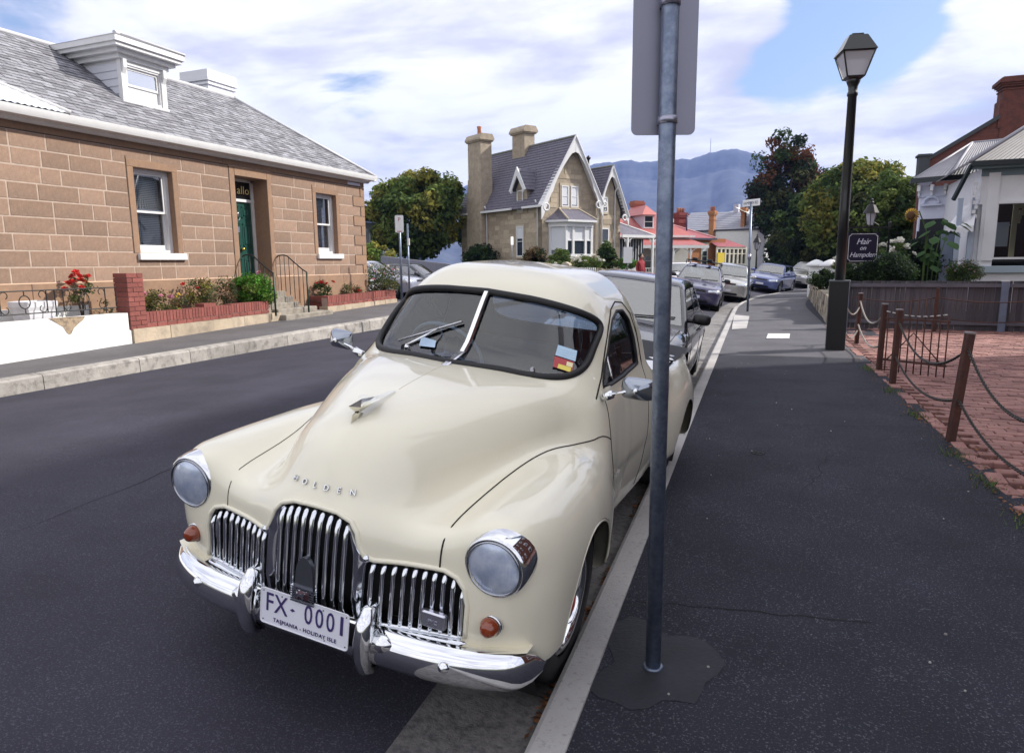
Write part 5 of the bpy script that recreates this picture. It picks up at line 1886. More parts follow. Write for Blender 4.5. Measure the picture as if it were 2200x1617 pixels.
cx0, cz0, cz1 = L(2150, 245)[0], L(2150, 250)[1], L(2158, 165)[1]
m = MB()
m.box(cx0, cx0 + 2.4, -.05, .9, cz0 - 1, cz0 + .75 * (cz1 - cz0)); m.box(cx0 - .08, cx0 + .2, -.06, .9, cz0 - .5, cz0 + .42 * (cz1 - cz0))
h_ = cz1 - cz0
for o_, a, b in ((.04, .66, .70), (-.0, .70, .74), (.05, .74, .79), (.12, .79, .84), (.2, .84, .93), (.12, .93, .97), (.04, .97, 1.0)):
    m.box(cx0 - o_, cx0 + 2.4, -.05 - o_, .9 + o_, cz0 + a * h_, cz0 + b * h_)
for k in range(9):
    m.box(cx0 - .16 + k * .3, cx0 - .02 + k * .3, -.2, 1, cz0 + .86 * h_, cz0 + .91 * h_)
m.build('chimney', dkbrick, bg_)

# unseen brick house added right of the frame, sized to shade forecourt and ute
nb_ = thing('shade_house', 'unseen brick house added beyond the right edge to shade forecourt and ute', 'house', (7.0, 2, 0))
m = MB(); m.box(0, 8, 0, 13.6, .05, 10.2); m.build('wall', dkbrick, nb_)
m = MB(); m.add([(-.4, -.4, 10.2), (8.4, -.4, 10.2), (8.4, 14, 10.2), (-.4, 14, 10.2), (4, 4, 12.4), (4, 9.6, 12.4)], [(0, 1, 4), (1, 2, 5, 4), (2, 3, 5), (3, 0, 4, 5), (0, 3, 2, 1)]); m.build('roof', corr, nb_)
for y in (1.5, 5.0, 8.5, 11.5):
    for z0 in (1.0, 4.3, 7.5):
        w = far_window(nb_, y, y + 1.1, z0, z0 + 1.8, 0, .08, swap=True, blind=.3)

# stone wall, gate piers beyond the fence
sw_ = thing('stone_wall', 'low rough stone wall curving along the footpath beyond the lamp post', 'wall', (.8, 20, .05))
rub_ = M('rubble_stone', (.34, .29, .22), .95, col2=(.22, .19, .15), mixscale=3, rnd=.25, var=.25, scale=7, bump=.9, bscale=18)
pth = [onz(*p, .1)[:2] for p in ((1776, 694), (1762, 676), (1752, 661), (1742, 648), (1737, 640))]
cum = [0]
for a, b in zip(pth[:-1], pth[1:]): cum.append(cum[-1] + np.linalg.norm(b - a))
def along(t): return np.array([np.interp(t, cum, [p[0] for p in pth]), np.interp(t, cum, [p[1] for p in pth])])
for row in range(3):
    t = 0
    while t < cum[-1] - .1:
        w = RNG.uniform(.3, .7)
        p, q = along(t), along(min(t + w, cum[-1]))
        d = (q - p) / max(np.linalg.norm(q - p), 1e-6); nx, ny = d[1], -d[0]
        if nx < 0: nx, ny = -nx, -ny
        o_ = RNG.uniform(-.03, .02)
        m = MB()
        g = .008
        z0, z1 = .05 + row * .24 + g, .05 + (row + 1) * .24 - g
        m.add([(p[0] + d[0] * g + nx * o_, p[1] + d[1] * g + ny * o_, z0), (q[0] - d[0] * g + nx * o_, q[1] - d[1] * g + ny * o_, z0), (q[0] - d[0] * g + nx * .4, q[1] - d[1] * g + ny * .4, z0), (p[0] + d[0] * g + nx * .4, p[1] + d[1] * g + ny * .4, z0),
               (p[0] + d[0] * g * 2 + nx * (o_ + .02), p[1] + d[1] * g * 2 + ny * (o_ + .02), z1), (q[0] - d[0] * 2 * g + nx * (o_ + .02), q[1] - d[1] * 2 * g + ny * (o_ + .02), z1), (q[0] + nx * .4, q[1] + ny * .4, z1), (p[0] + nx * .4, p[1] + ny * .4, z1)],
              [(0, 1, 5, 4), (4, 5, 6, 7), (1, 2, 6, 5), (2, 3, 7, 6), (3, 0, 4, 7)])
        m.build('stone', rub_, sw_, world=True)
        t += w
gp = [pt(1752, 600, 30), pt(1783, 600, 28)]
for i, (g, lab) in enumerate(zip(gp, ('left white gate pier with scalloped cap at the end of the stone wall', 'right white gate pier with scalloped cap, partly behind the lamp post'))):
    t = thing('gate_pier', lab, 'pier', (g[0], g[1], .05), 0, 'white gate piers')
    MB().bbox(-.3, .3, -.3, .3, 0, 1.35, .02).build('pier', whiter, t)
    MB().lathe([(.42, 1.35), (.44, 1.42), (.38, 1.48), (.22, 1.58), (.08, 1.64), (1e-4, 1.66)], 16, 'z').build('cap', white, t, True)
# lawn and garden ground behind the fence
sheet('right_garden', list(np.linspace(3.0, 40, 12)), list(np.arange(17.9, 75, 3.)), lambda s, Y: .04, M('garden_soil', (.05, .055, .03), .95, var=.3, scale=2))
sheet('path_margin', [2.2, 2.6, 3.05], YS[30:], lambda s, Y: zright(s) + .004, pathtar)
# ------------------------------------------------------------------ trees, shrubs and flowers
NR = np.random.RandomState(11)


def leaf_cloud(name, centers, radii, per, size, mat, parent, world_off=(0, 0, 0), up=.35, aspect=.55, droop=0.):
    """diamond leaves scattered in clumps; centers (n,3), radii (n,)"""
    n = len(centers)
    tot = n * per
    c = np.repeat(np.asarray(centers, float), per, 0)
    r = np.repeat(np.asarray(radii, float), per)
    d = NR.normal(size=(tot, 3)); d /= np.linalg.norm(d, axis=1)[:, None]
    rad = r * NR.uniform(.35, 1.05, tot) ** .7
    p = c + d * rad[:, None] * np.array([1, 1, .85])
    p[:, 2] -= droop * rad * NR.uniform(0, 1, tot)
    nrm_ = d + NR.normal(size=(tot, 3)) * .7; nrm_[:, 2] += up
    nrm_ /= np.linalg.norm(nrm_, axis=1)[:, None]
    t = np.cross(nrm_, NR.normal(size=(tot, 3))); t /= np.maximum(np.linalg.norm(t, axis=1), 1e-6)[:, None]
    if droop: t[:, 2] -= droop; t /= np.linalg.norm(t, axis=1)[:, None]
    b = np.cross(nrm_, t)
    s = size * NR.uniform(.6, 1.35, tot)[:, None]
    V = np.empty((tot, 4, 3))
    V[:, 0] = p - t * s * .5; V[:, 1] = p + b * s * aspect * .5 + nrm_ * s * .06
    V[:, 2] = p + t * s * .5; V[:, 3] = p - b * s * aspect * .5 + nrm_ * s * .06
    V = V.reshape(-1, 3) - np.array(world_off)
    Fq = np.arange(tot * 4).reshape(-1, 4)
    return mesh_np(name, V, Fq, mat, parent)


barkm = M('bark', (.09, .07, .055), .95, var=.3, scale=6, bump=.8, bscale=20)


def tree(name, label, x, y, z0, H, cz, rx, ry, rz, clumps, per, lsize, mats, group=None, trunk_r=.18, cr=(.16, .3), shell=.55, seed=1, lobes=7, droop=.0, limbs=9):
    t = thing(name, label, 'tree', (x, y, z0), 0, group)
    rs = np.random.RandomState(seed)
    # trunk and limbs
    m = MB()
    m.tube([(0, 0, -.1), (.05, .03, (cz - z0) * .45), (.02, -.04, cz - z0), (0, 0, cz - z0 + rz * .55)], [trunk_r * 1.25, trunk_r, trunk_r * .6, trunk_r * .2], 9)
    m.build('trunk', barkm, t, True)
    for k in range(limbs):
        a = 2 * PI * k / limbs + rs.uniform(-.4, .4)
        zs = (cz - z0) * rs.uniform(.45, .95)
        L_ = rs.uniform(.55, .85)
        e = (rx * L_ * math.cos(a), ry * L_ * math.sin(a), zs + rz * rs.uniform(.1, .7))
        MB().tube([(0, 0, zs), (e[0] * .45, e[1] * .45, zs + (e[2] - zs) * .35), e], [trunk_r * .45, trunk_r * .28, trunk_r * .08], 6).build('limb', barkm, t, True)
    # uneven outline: lobes on the ellipsoid, clumps on the lobes
    ld = rs.normal(size=(lobes, 3)); ld /= np.linalg.norm(ld, axis=1)[:, None]
    lr = rs.uniform(.14, .34, lobes)
    d = rs.normal(size=(clumps, 3)); d /= np.linalg.norm(d, axis=1)[:, None]
    g = 1 + (np.exp(-((1 - d @ ld.T) / .10)) * lr).sum(1) - .10
    rad = g * rs.uniform(shell, 1, clumps) ** .6
    cen = d * rad[:, None] * np.array([rx, ry, rz]) * .93 + np.array([0, 0, cz - z0])
    rr = rs.uniform(cr[0], cr[1], clumps) * (rx + rz) / 2
    k = len(mats)
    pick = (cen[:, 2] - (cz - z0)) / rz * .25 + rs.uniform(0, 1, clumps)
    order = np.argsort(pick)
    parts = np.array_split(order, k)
    crown = None
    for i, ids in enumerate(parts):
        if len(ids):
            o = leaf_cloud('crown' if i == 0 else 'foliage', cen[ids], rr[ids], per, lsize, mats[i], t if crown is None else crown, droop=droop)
            if crown is None: crown = o
    return t


def LM(n, c, isl=.45, lf=.35):
    return M(n, c, .75, island=isl, leaf=lf, spec=.25)


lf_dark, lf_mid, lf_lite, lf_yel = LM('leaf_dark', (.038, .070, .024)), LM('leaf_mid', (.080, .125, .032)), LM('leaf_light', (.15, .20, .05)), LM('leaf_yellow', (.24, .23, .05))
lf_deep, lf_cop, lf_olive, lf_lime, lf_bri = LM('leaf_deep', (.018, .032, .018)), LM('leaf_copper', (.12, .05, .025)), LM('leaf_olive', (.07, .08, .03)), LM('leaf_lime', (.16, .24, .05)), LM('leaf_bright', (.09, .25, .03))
q = pt(893, 560, 46)
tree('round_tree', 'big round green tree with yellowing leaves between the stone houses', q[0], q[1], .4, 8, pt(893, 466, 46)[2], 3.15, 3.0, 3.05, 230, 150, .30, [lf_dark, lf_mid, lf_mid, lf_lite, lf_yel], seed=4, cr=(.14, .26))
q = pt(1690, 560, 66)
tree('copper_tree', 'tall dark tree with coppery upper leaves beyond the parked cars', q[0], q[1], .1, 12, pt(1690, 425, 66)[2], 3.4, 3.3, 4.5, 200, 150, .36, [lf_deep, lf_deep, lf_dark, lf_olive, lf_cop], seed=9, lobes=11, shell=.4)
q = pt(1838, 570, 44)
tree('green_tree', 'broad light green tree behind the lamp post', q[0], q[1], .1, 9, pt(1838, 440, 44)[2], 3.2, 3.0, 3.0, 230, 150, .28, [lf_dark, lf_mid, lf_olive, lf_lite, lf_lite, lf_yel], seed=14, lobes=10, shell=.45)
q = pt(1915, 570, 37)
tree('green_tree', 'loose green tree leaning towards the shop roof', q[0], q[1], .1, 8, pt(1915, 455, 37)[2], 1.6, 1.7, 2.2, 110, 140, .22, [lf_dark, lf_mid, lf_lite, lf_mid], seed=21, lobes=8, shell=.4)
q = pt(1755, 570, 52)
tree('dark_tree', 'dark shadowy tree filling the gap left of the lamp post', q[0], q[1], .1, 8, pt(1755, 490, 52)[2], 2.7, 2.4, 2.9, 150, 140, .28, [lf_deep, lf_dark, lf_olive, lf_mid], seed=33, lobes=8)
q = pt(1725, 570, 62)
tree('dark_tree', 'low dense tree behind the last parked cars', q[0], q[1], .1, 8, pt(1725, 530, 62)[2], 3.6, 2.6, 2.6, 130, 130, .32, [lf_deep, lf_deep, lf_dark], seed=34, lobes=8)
q = pt(1000, 560, 52)
tree('background_tree', 'thin tree seen between the round tree and the chimney', q[0], q[1], .4, 7, pt(1000, 470, 52)[2], 1.4, 1.4, 2.4, 60, 110, .26, [lf_dark, lf_mid], seed=41)
q = pt(806, 560, 40)
tree('yellow_shrub', 'yellow green shrub beside the corner of the stone cottage', q[0], q[1], .4, 3, pt(806, 553, 40)[2], 1.5, 1.2, .8, 40, 100, .18, [lf_lime, lf_yel], seed=43, trunk_r=.06)


def bush(label, x, y, z0, rx, ry, rz, clumps, per, lsize, mats, seed=1, flowers=(), fsize=.05, name='bush', cat='shrub', stems=6, hc=.55, group=None, droop=0., fscat=None, cr=(.22, .42)):
    t = thing(name, label, cat, (x, y, z0), 0, group)
    rs = np.random.RandomState(seed)
    for k in range(stems):
        a = rs.uniform(0, 6.28)
        MB().tube([(0, 0, -.05), (rx * .3 * math.cos(a), ry * .3 * math.sin(a), rz * hc), (rx * .7 * math.cos(a), ry * .7 * math.sin(a), rz * (hc + rs.uniform(.2, .8)))], [.012, .009, .004], 5).build('stem', barkm, t, True)
    d = rs.normal(size=(clumps, 3)); d /= np.linalg.norm(d, axis=1)[:, None]
    cen = d * rs.uniform(.35, 1, clumps)[:, None] ** .6 * np.array([rx, ry, rz]) * .85 + np.array([0, 0, rz * (hc + .45)])
    cen[:, 2] = np.maximum(cen[:, 2], .06)
    rr = rs.uniform(cr[0], cr[1], clumps) * (rx + rz) / 2
    parts = np.array_split(rs.permutation(clumps), len(mats))
    fo = None
    for i, ids in enumerate(parts):
        if len(ids):
            o = leaf_cloud('foliage', cen[ids], rr[ids], per, lsize, mats[i], t if fo is None else fo, droop=droop)
            if fo is None: fo = o
    for (fm, cnt) in flowers:
        me = FLOWERS.get(fm.name)
        if me is None:
            m = MB()
            for ring_, (rr_, zz) in enumerate(((.5, 0), (.36, .12), (.2, .22))):
                for k in range(6 - ring_):
                    a = 2 * PI * k / (6 - ring_) + ring_ * .5
                    ca, sa = math.cos(a), math.sin(a)
                    m.add([(0, 0, zz - .12), (rr_ * ca - .22 * sa, rr_ * sa + .22 * ca, zz + .08), (rr_ * 1.15 * ca, rr_ * 1.15 * sa, zz + .22), (rr_ * ca + .22 * sa, rr_ * sa - .22 * ca, zz + .08)], [(0, 1, 2, 3)])
            me = m.mesh('flower'); me.materials.append(fm); FLOWERS[fm.name] = me
        for k in range(cnt):
            dd = rs.normal(size=3); dd[2] = abs(dd[2]) * .9 + .1; dd[1] = dd[1]; dd /= np.linalg.norm(dd)
            p = dd * np.array([rx, ry, rz]) * rs.uniform(.8, 1.1) + np.array([0, 0, rz * (hc + .45)])
            s = fsize * rs.uniform(.7, 1.25) * 2
            inst('flower', me, t, tuple(p), (rs.uniform(-.8, .8), rs.uniform(-.8, .8), rs.uniform(0, 6)), (s, s, s))
    return t


FLOWERS = {}
f_red, f_pink, f_white, f_yell = M('red_petal', (.55, .025, .02), .6), M('pink_petal', (.62, .28, .36), .6), M('white_petal', (.78, .76, .70), .6), M('yellow_petal', (.7, .5, .06), .6)
lf_rose, lf_rose2, lf_brown = LM('leaf_rose', (.055, .085, .03)), LM('leaf_rose_pale', (.12, .14, .05)), LM('leaf_brown', (.12, .075, .035))


def gbush(label, px, py, d, rx, rz, mats, **k):   # garden bush in front of the stone cottage, its foot near (px, py)
    Y = onz(px, py, .72)[1] if d is None else d
    r = ray(px, py)
    # meet the line of the rose bed, 0.5 m behind the brick edging
    t = (-11.05 - CAM[0] - .05 * CAM[1]) / (r[0] + .05 * r[1])
    P = CAM + t * r
    return bush(label, P[0], P[1], .68, rx, rx * .7, rz, k.pop('clumps', 34), k.pop('per', 60), k.pop('lsize', .05), mats, name=k.pop('name', 'rose_bush'), **k)


gbush('straggly yellowing rose bush beside the brick pier', 352, 655, None, .52, .28, [lf_rose2, lf_rose, lf_brown, lf_yel], seed=51, clumps=40, per=34, flowers=((f_pink, 3), (f_yell, 3)), cr=(.2, .4))
gbush('tall rose bush with yellow leaves behind a missing brick', 432, 655, None, .42, .40, [lf_rose2, lf_rose, lf_yel, lf_brown], seed=52, clumps=44, per=36, flowers=((f_red, 2), (f_pink, 1)))
gbush('thin brownish rose bush left of the bright green bush', 487, 640, None, .30, .42, [lf_brown, lf_rose, lf_rose], seed=53, clumps=30, per=30, flowers=((f_pink, 1),))
gbush('bright green leafy bush in front of the green door', 545, 632, None, .62, .42, [lf_bri, lf_bri, lf_lime], seed=54, clumps=60, per=110, lsize=.06, flowers=((f_pink, 4),), name='green_bush')
gbush('dark rose bush with red blooms right of the stone steps', 690, 628, None, .45, .30, [lf_rose, lf_dark, lf_rose], seed=55, clumps=36, per=46, flowers=((f_red, 5),), fsize=.06)
gbush('low thin rose bush before the white window sill', 748, 628, None, .55, .22, [lf_rose, lf_brown, lf_rose2], seed=56, clumps=34, per=36, flowers=((f_red, 3),))
gbush('large rose bush with many pale blooms at the cottage corner', 812, 620, None, .85, .50, [lf_rose, lf_rose2, lf_brown, lf_mid], seed=57, clumps=90, per=60, flowers=((f_white, 16), (f_pink, 10), (f_red, 4)), fsize=.045)
r = pt(222, 612, 12.4)
t = bush('red geranium blooms on tall stems behind the brick pier', -11.7, 8.45, .75, .26, .24, .30, 14, 30, .05, [lf_rose2, lf_rose], seed=58, flowers=((f_red, 12),), fsize=.06, name='geranium', hc=1.2)
bush('thin dusty shrub leaning beside the brick pier', -11.5, 8.75, .6, .18, .2, .3, 12, 26, .04, [lf_rose2], seed=59, name='shrub', hc=.5)

# gothic house garden
def gpt(px, py, d): return pt(px, py, d)
for lab, px, py, d, rx, rz, mats, kw in (
        ('dark shrub against the gothic house side wall', 1035, 552, 43, 1.15, .85, [lf_deep, lf_dark], dict(clumps=60, per=90, lsize=.16)),
        ('round dark brownish shrub before the gothic house corner', 1148, 556, 37.5, .85, .62, [lf_deep, lf_dark, lf_brown], dict(clumps=60, per=90, lsize=.12)),
        ('feathery light green shrub before the bay window', 1206, 556, 37, .72, .55, [lf_mid, lf_lite], dict(clumps=50, per=90, lsize=.12)),
        ('leafy climbing shrub covering the gothic house doorway', 1303, 552, 38.5, .55, .85, [lf_dark, lf_mid], dict(clumps=50, per=90, lsize=.13)),
        ('rose bush with cream flowers behind the picket fence', 1262, 566, 35.5, .95, .38, [lf_mid, lf_lite], dict(clumps=50, per=70, lsize=.10, flowers=((f_white, 22),), fsize=.10)),
        ('low pale flowering bush behind the brick gate pier', 1190, 572, 35.5, .9, .25, [lf_rose2, lf_mid], dict(clumps=36, per=60, lsize=.09, flowers=((f_white, 10),), fsize=.08)),
        ('low bright green hedge beside the white porch', 1345, 566, 38, .7, .3, [lf_bri, lf_mid], dict(clumps=30, per=70, lsize=.10))):
    P = gpt(px, py, d)
    bush(lab, P[0], P[1], P[2] - rz * 1.0, rx, rx * .8, rz, kw.pop('clumps'), kw.pop('per'), kw.pop('lsize'), mats, seed=int(px), hc=.55, **kw)
# right-hand gardens
for lab, px, py, d, rx, rz, mats, kw in (
        ('dense dark clipped bush under the hanging salon sign', 1905, 580, 18.6, .78, .46, [lf_deep, lf_deep, lf_dark], dict(clumps=110, per=110, lsize=.06)),
        ('second dark bush at the left end of the paling fence', 1835, 590, 19.2, .55, .34, [lf_deep, lf_dark, lf_mid], dict(clumps=60, per=90, lsize=.06, flowers=((f_white, 12),), fsize=.05)),
        ('white roses rising behind the dark clipped bush', 1915, 548, 20.5, .55, .45, [lf_mid, lf_dark, lf_lite], dict(clumps=30, per=50, lsize=.08, flowers=((f_white, 15),), fsize=.085)),
        ('square hedge speckled with pinkish blooms before the white shop', 2067, 585, 18.9, .52, .36, [lf_dark, lf_mid, lf_rose2], dict(clumps=80, per=80, lsize=.045, flowers=((M('dusty_pink_petal', (.42, .30, .33), .7), 50),), fsize=.025)),
        ('grey green shrub spilling over the stone wall', 1768, 598, 21.5, .45, .34, [lf_deep, lf_dark, lf_rose], dict(clumps=50, per=80, lsize=.06)),
        ('tall white flowering bush beside the lamp base', 1808, 575, 22, .25, .5, [lf_mid, lf_lite], dict(clumps=20, per=50, lsize=.07, flowers=((f_white, 14), (f_pink, 4)), fsize=.07)),
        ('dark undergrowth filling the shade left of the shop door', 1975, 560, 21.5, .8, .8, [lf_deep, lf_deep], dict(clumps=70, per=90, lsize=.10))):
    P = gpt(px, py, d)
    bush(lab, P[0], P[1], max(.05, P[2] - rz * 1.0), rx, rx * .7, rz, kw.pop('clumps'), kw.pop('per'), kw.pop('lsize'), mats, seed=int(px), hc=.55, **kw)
# sunflower clump
sf = pt(1985, 560, 19.6)
st = thing('sunflower', 'tall drooping sunflower with large dark leaves beside the awning', 'plant', (sf[0], sf[1], .05))
hd = pt(1957, 462, 19.4)
hx, hy, hz = hd[0] - sf[0], hd[1] - sf[1], hd[2] - .05
MB().tube([(0, 0, 0), (.02, 0, 1.4), (.0, 0, 2.4), (hx * .5, 0, hz + .12), (hx, hy, hz + .03)], [.03, .025, .02, .016, .012], 7).build('stem', LM('stem_green', (.10, .16, .05)), st, True)
m = MB()
for k in range(18):
    a = 2 * PI * k / 18
    ca, sa = math.cos(a), math.sin(a)
    m.add([(.09 * ca, .09 * sa, 0), (.17 * ca - .03 * sa, .17 * sa + .03 * ca, -.04), (.20 * ca, .20 * sa, -.10), (.17 * ca + .03 * sa, .17 * sa - .03 * ca, -.04)], [(0, 1, 2, 3)])
h1 = m.build('petals', M('sunflower_petal', (.40, .24, .03), .7, island=.4), st); h1.location = (hx, hy, hz); h1.rotation_euler = (1.7, -.35, -.5)
h2 = MB().lathe([(.11, -.02), (.11, .02), (.06, .035), (1e-4, .04)], 14, 'z').build('flower_head', M('seed_head', (.10, .05, .02), .9), st, True); h2.location = (hx, hy, hz); h2.rotation_euler = (1.7, -.35, -.5)
m = MB()
big = LM('sunflower_leaf', (.06, .12, .045), .35)
rs = np.random.RandomState(5)
for k in range(34):
    zz = rs.uniform(1.0, 2.75)
    a = rs.uniform(0, 6.28)
    L_ = rs.uniform(.16, .34) * (1.2 if zz > 2 else 1)
    spread = rs.uniform(.0, .55) if zz > 1.9 else rs.uniform(0, .3)
    c = np.array([spread * math.cos(a) + (.35 if zz > 2.1 else .1), spread * math.sin(a) * .6, zz])
    d = np.array([math.cos(a), math.sin(a), -.7]); d /= np.linalg.norm(d)
    s_ = np.array([-math.sin(a), math.cos(a), 0])
    lm_ = MB().add([c, c + d * L_ * .4 + s_ * L_ * .42, c + d * L_ * .8 + s_ * L_ * .3, c + d * L_ * 1.15, c + d * L_ * .8 - s_ * L_ * .3, c + d * L_ * .4 - s_ * L_ * .42, c + d * L_ * .55 + np.array([0, 0, .05])],
                   [(0, 1, 6), (1, 2, 6), (2, 3, 6), (3, 4, 6), (4, 5, 6), (5, 0, 6)])
    lm_.build('leaf', big, st)
for k in range(4):
    MB().tube([(.1 * k, .05, 0), (.12 * k, .02, 1.5), (.15 * k + .05, 0, 2.3)], [.022, .018, .01], 6).build('stem', LM('stem_green', (.10, .16, .05)), st, True)
# ------------------------------------------------------------------ street furniture
galv = M('galvanised_steel', (.20, .235, .31), .42, metal=.75, col2=(.14, .17, .24), mixscale=22, mixlo=.42, mixhi=.6, var=.15, scale=60)
plateb = M('sign_back', (.235, .235, .30), .45, metal=.6, var=.06, scale=2)
bp0 = onz(1403, 1428, .05)
sp_ = thing('sign_pole', 'galvanised pole with the grey back of a parking sign, in front of the black sedan', 'sign', (bp0[0], bp0[1], gz(bp0[0], bp0[1])))
r_top = pt(1437.5, 20, 2.5)
MB().lathe([(.0305, -.02), (.0305, 3.4), (.0, 3.4)], 24, 'z').build('pole', galv, sp_, True)
MB().lathe([(.034, 0), (.040, .0), (.040, .012), (.034, .014)], 24, 'z').build('base_ring', galv, sp_, True)


def zat(px, py):                                 # height on the pole's plane
    r = ray(px, py)
    t = (bp0[0] * math.sin(-YAW) + bp0[1] * math.cos(YAW)) / (r[0] * math.sin(-YAW) + r[1] * math.cos(YAW))
    return CAM_H + t * r[2], CAM[:2] + t * r[:2]


z0, pL = zat(1360, 286)
_, pR = zat(1499, 286)
z1 = z0 + .62
wS = np.linalg.norm(pR - pL)
sg = bpy.data.objects.new('sign_panel', None); COL.objects.link(sg); sg.parent = sp_
sg.rotation_euler = (0, 0, YAW)
mid = ((pL + pR) / 2 - bp0[:2])
off_x = mid @ np.array([math.cos(YAW), math.sin(YAW)])
zz0 = z0 - sp_.location[2]
oc = []
rr = .022
for (cx_, cz_, a0_) in ((wS / 2 - rr, zz0 + rr, -PI / 2), (wS / 2 - rr, zz0 + .50 - rr, 0), (-wS / 2 + rr, zz0 + .50 - rr, PI / 2), (-wS / 2 + rr, zz0 + rr, PI)):
    for t in np.linspace(0, PI / 2, 6):
        oc.append((cx_ + rr * math.cos(a0_ + t) + off_x, cz_ + rr * math.sin(a0_ + t)))
MB().prism(oc, 'y', .040, .043).build('panel', plateb, sg)
MB().prism(oc, 'y', .0432, .0438).build('sign_face', M('sign_face_white', (.75, .75, .75), .4), sg)
for zc in (zat(1430, 258)[0] - sp_.location[2], zat(1437, 4)[0] - sp_.location[2]):
    MB().lathe([(.0312, zc - .012), (.0345, zc - .012), (.0345, zc + .012), (.0312, zc + .012)], 24, 'z').build('clamp', M('clamp_steel', (.36, .36, .45), .35, .8), sg, True)
    MB().box(-.03, .03, .026, .041, zc - .01, zc + .01).build('bracket', galv, sg)

# black street lamp with a square lantern, on a boxed base
lb = onz(1795, 750, .11)
lp = thing('street_lamp', 'tall black street lamp with square white lantern on a boxed base', 'lamp post', (lb[0], lb[1] + .12, .06), -.08)
blackp = M('black_post_paint', (.008, .010, .011), .35, coat=.4)
MB().bbox(-.155, .155, -.155, .155, 0, 1.24, .008).build('base_box', M('black_box_paint', (.006, .0065, .007), .45), lp)
MB().box(-.168, .168, -.168, .168, 1.235, 1.255).build('box_lid', M('box_edge', (.10, .11, .12), .5), lp)
MB().box(-.160, -.150, -.160, -.150, .02, 1.235).build('box_corner', M('box_edge'), lp)
Zt = 5.28
MB().lathe([(.085, 1.25), (.082, 2.5), (.070, 4.30), (.085, 4.32), (.085, 4.36), (.072, 4.38), (.075, 4.46), (.10, 4.52), (.115, 4.56), (.10, 4.58)], 20, 'z').build('pole', blackp, lp, True)
ln = bpy.data.objects.new('lantern', None); COL.objects.link(ln); ln.parent = lp; ln.rotation_euler = (0, 0, .30)
zb0, zb1, zb2 = 4.60, 4.98, 5.24
h0_, h1_, h2_ = .135, .245, .14
fr = lambda h, z: [(-h, -h, z), (h, -h, z), (h, h, z), (-h, h, z)]
m = MB()
for i in range(4):
    a, b = fr(h0_, zb0)[i], fr(h1_, zb1)[i]
    m.tube([a, b], .013, 4)
m.tube(fr(h0_, zb0), .014, 4, True); m.tube(fr(h1_, zb1), .016, 4, True)
m.add(fr(h0_, zb0 - .0) + fr(.06, zb0 - .06), [(0, 1, 5, 4), (1, 2, 6, 5), (2, 3, 7, 6), (3, 0, 4, 7), (0, 3, 2, 1)])
m.build('frame', blackp, ln)
m = MB()
a, b = fr(h0_ - .008, zb0 + .01), fr(h1_ - .012, zb1 - .01)
for i in range(4):
    j = (i + 1) % 4
    MB().quad(a[i], a[j], b[j], b[i]).build('pane', M('opal_glass', (.72, .70, .76), .35, trans=.35, coat=.3), ln)
m = MB()
a, b, c_ = fr(h1_ + .025, zb1 + .005), fr(h2_, zb2), fr(h2_ * .8, zb2 + .05)
m.add(a + b, [(0, 1, 5, 4), (1, 2, 6, 5), (2, 3, 7, 6), (3, 0, 4, 7), (4, 5, 6, 7), (3, 2, 1, 0)])
m.box(-.09, .09, -.09, .09, zb2, zb2 + .035)
m.build('hood', blackp, ln)

# chain fence round the forecourt
rusty = M('rusty_post', (.055, .022, .017), .7, col2=(.09, .032, .02), mixscale=7, mixlo=.45, mixhi=.7, var=.2, scale=20, bump=.3, bscale=40)
chainm = M('chain_steel', (.07, .062, .058), .5, metal=.7)
whitech = M('pale_chain', (.36, .33, .30), .6)
PP = [onz(*p, .12)[:2] for p in ((1840, 735), (1888, 792), (1917, 822), (2041, 942))]
labs = ['first rusty chain post beside the boxed lamp base', 'rusty post at the hinge side of the small open gate', 'rusty post at the near side of the small open gate', 'nearest rusty chain post, leaning right over the bricks']
tops = []
for i, p in enumerate(PP):
    t = thing('chain_post', labs[i], 'post', (p[0], p[1], .05), 0, 'rusty posts of the chain fence')
    lean = .10 if i == 3 else .02
    w = .032
    m = MB().bbox(-w, w, -w, w, 0, 1.0, .006)
    o = m.build('post', rusty, t); o.rotation_euler = (.0, lean * .8, .3)
    m = MB().bbox(-w - .003, w + .003, -w - .003, w + .003, .985, 1.005, .004)
    o2 = m.build('post_cap', M('worn_cap', (.25, .22, .22), .5, metal=.4), t); o2.rotation_euler = (.0, lean * .8, .3)
    tops.append(lambda z, p=p, l=lean: (p[0] + l * .8 * z, p[1], .05 + z))
p5 = (PP[3][0] + .12, 4.25)
t = thing('chain_post', 'rusty chain post at the near right edge of the forecourt', 'post', (p5[0], p5[1], .05), 0, 'rusty posts of the chain fence')
MB().bbox(-.032, .032, -.032, .032, 0, 1.0, .006).build('post', rusty, t)
tops.append(lambda z: (p5[0], p5[1], .05 + z))
back_posts = [(2.88, 17.3), (4.9, 17.25)]
for k, q in enumerate(back_posts):
    t = thing('chain_post', ['rusty post standing against the middle of the grey paling fence', 'rusty post against the far right of the grey paling fence'][k], 'post', (q[0], q[1], .05), 0, 'rusty posts of the chain fence')
    MB().bbox(-.03, .03, -.03, .03, 0, 1.0, .006).build('post', rusty, t)


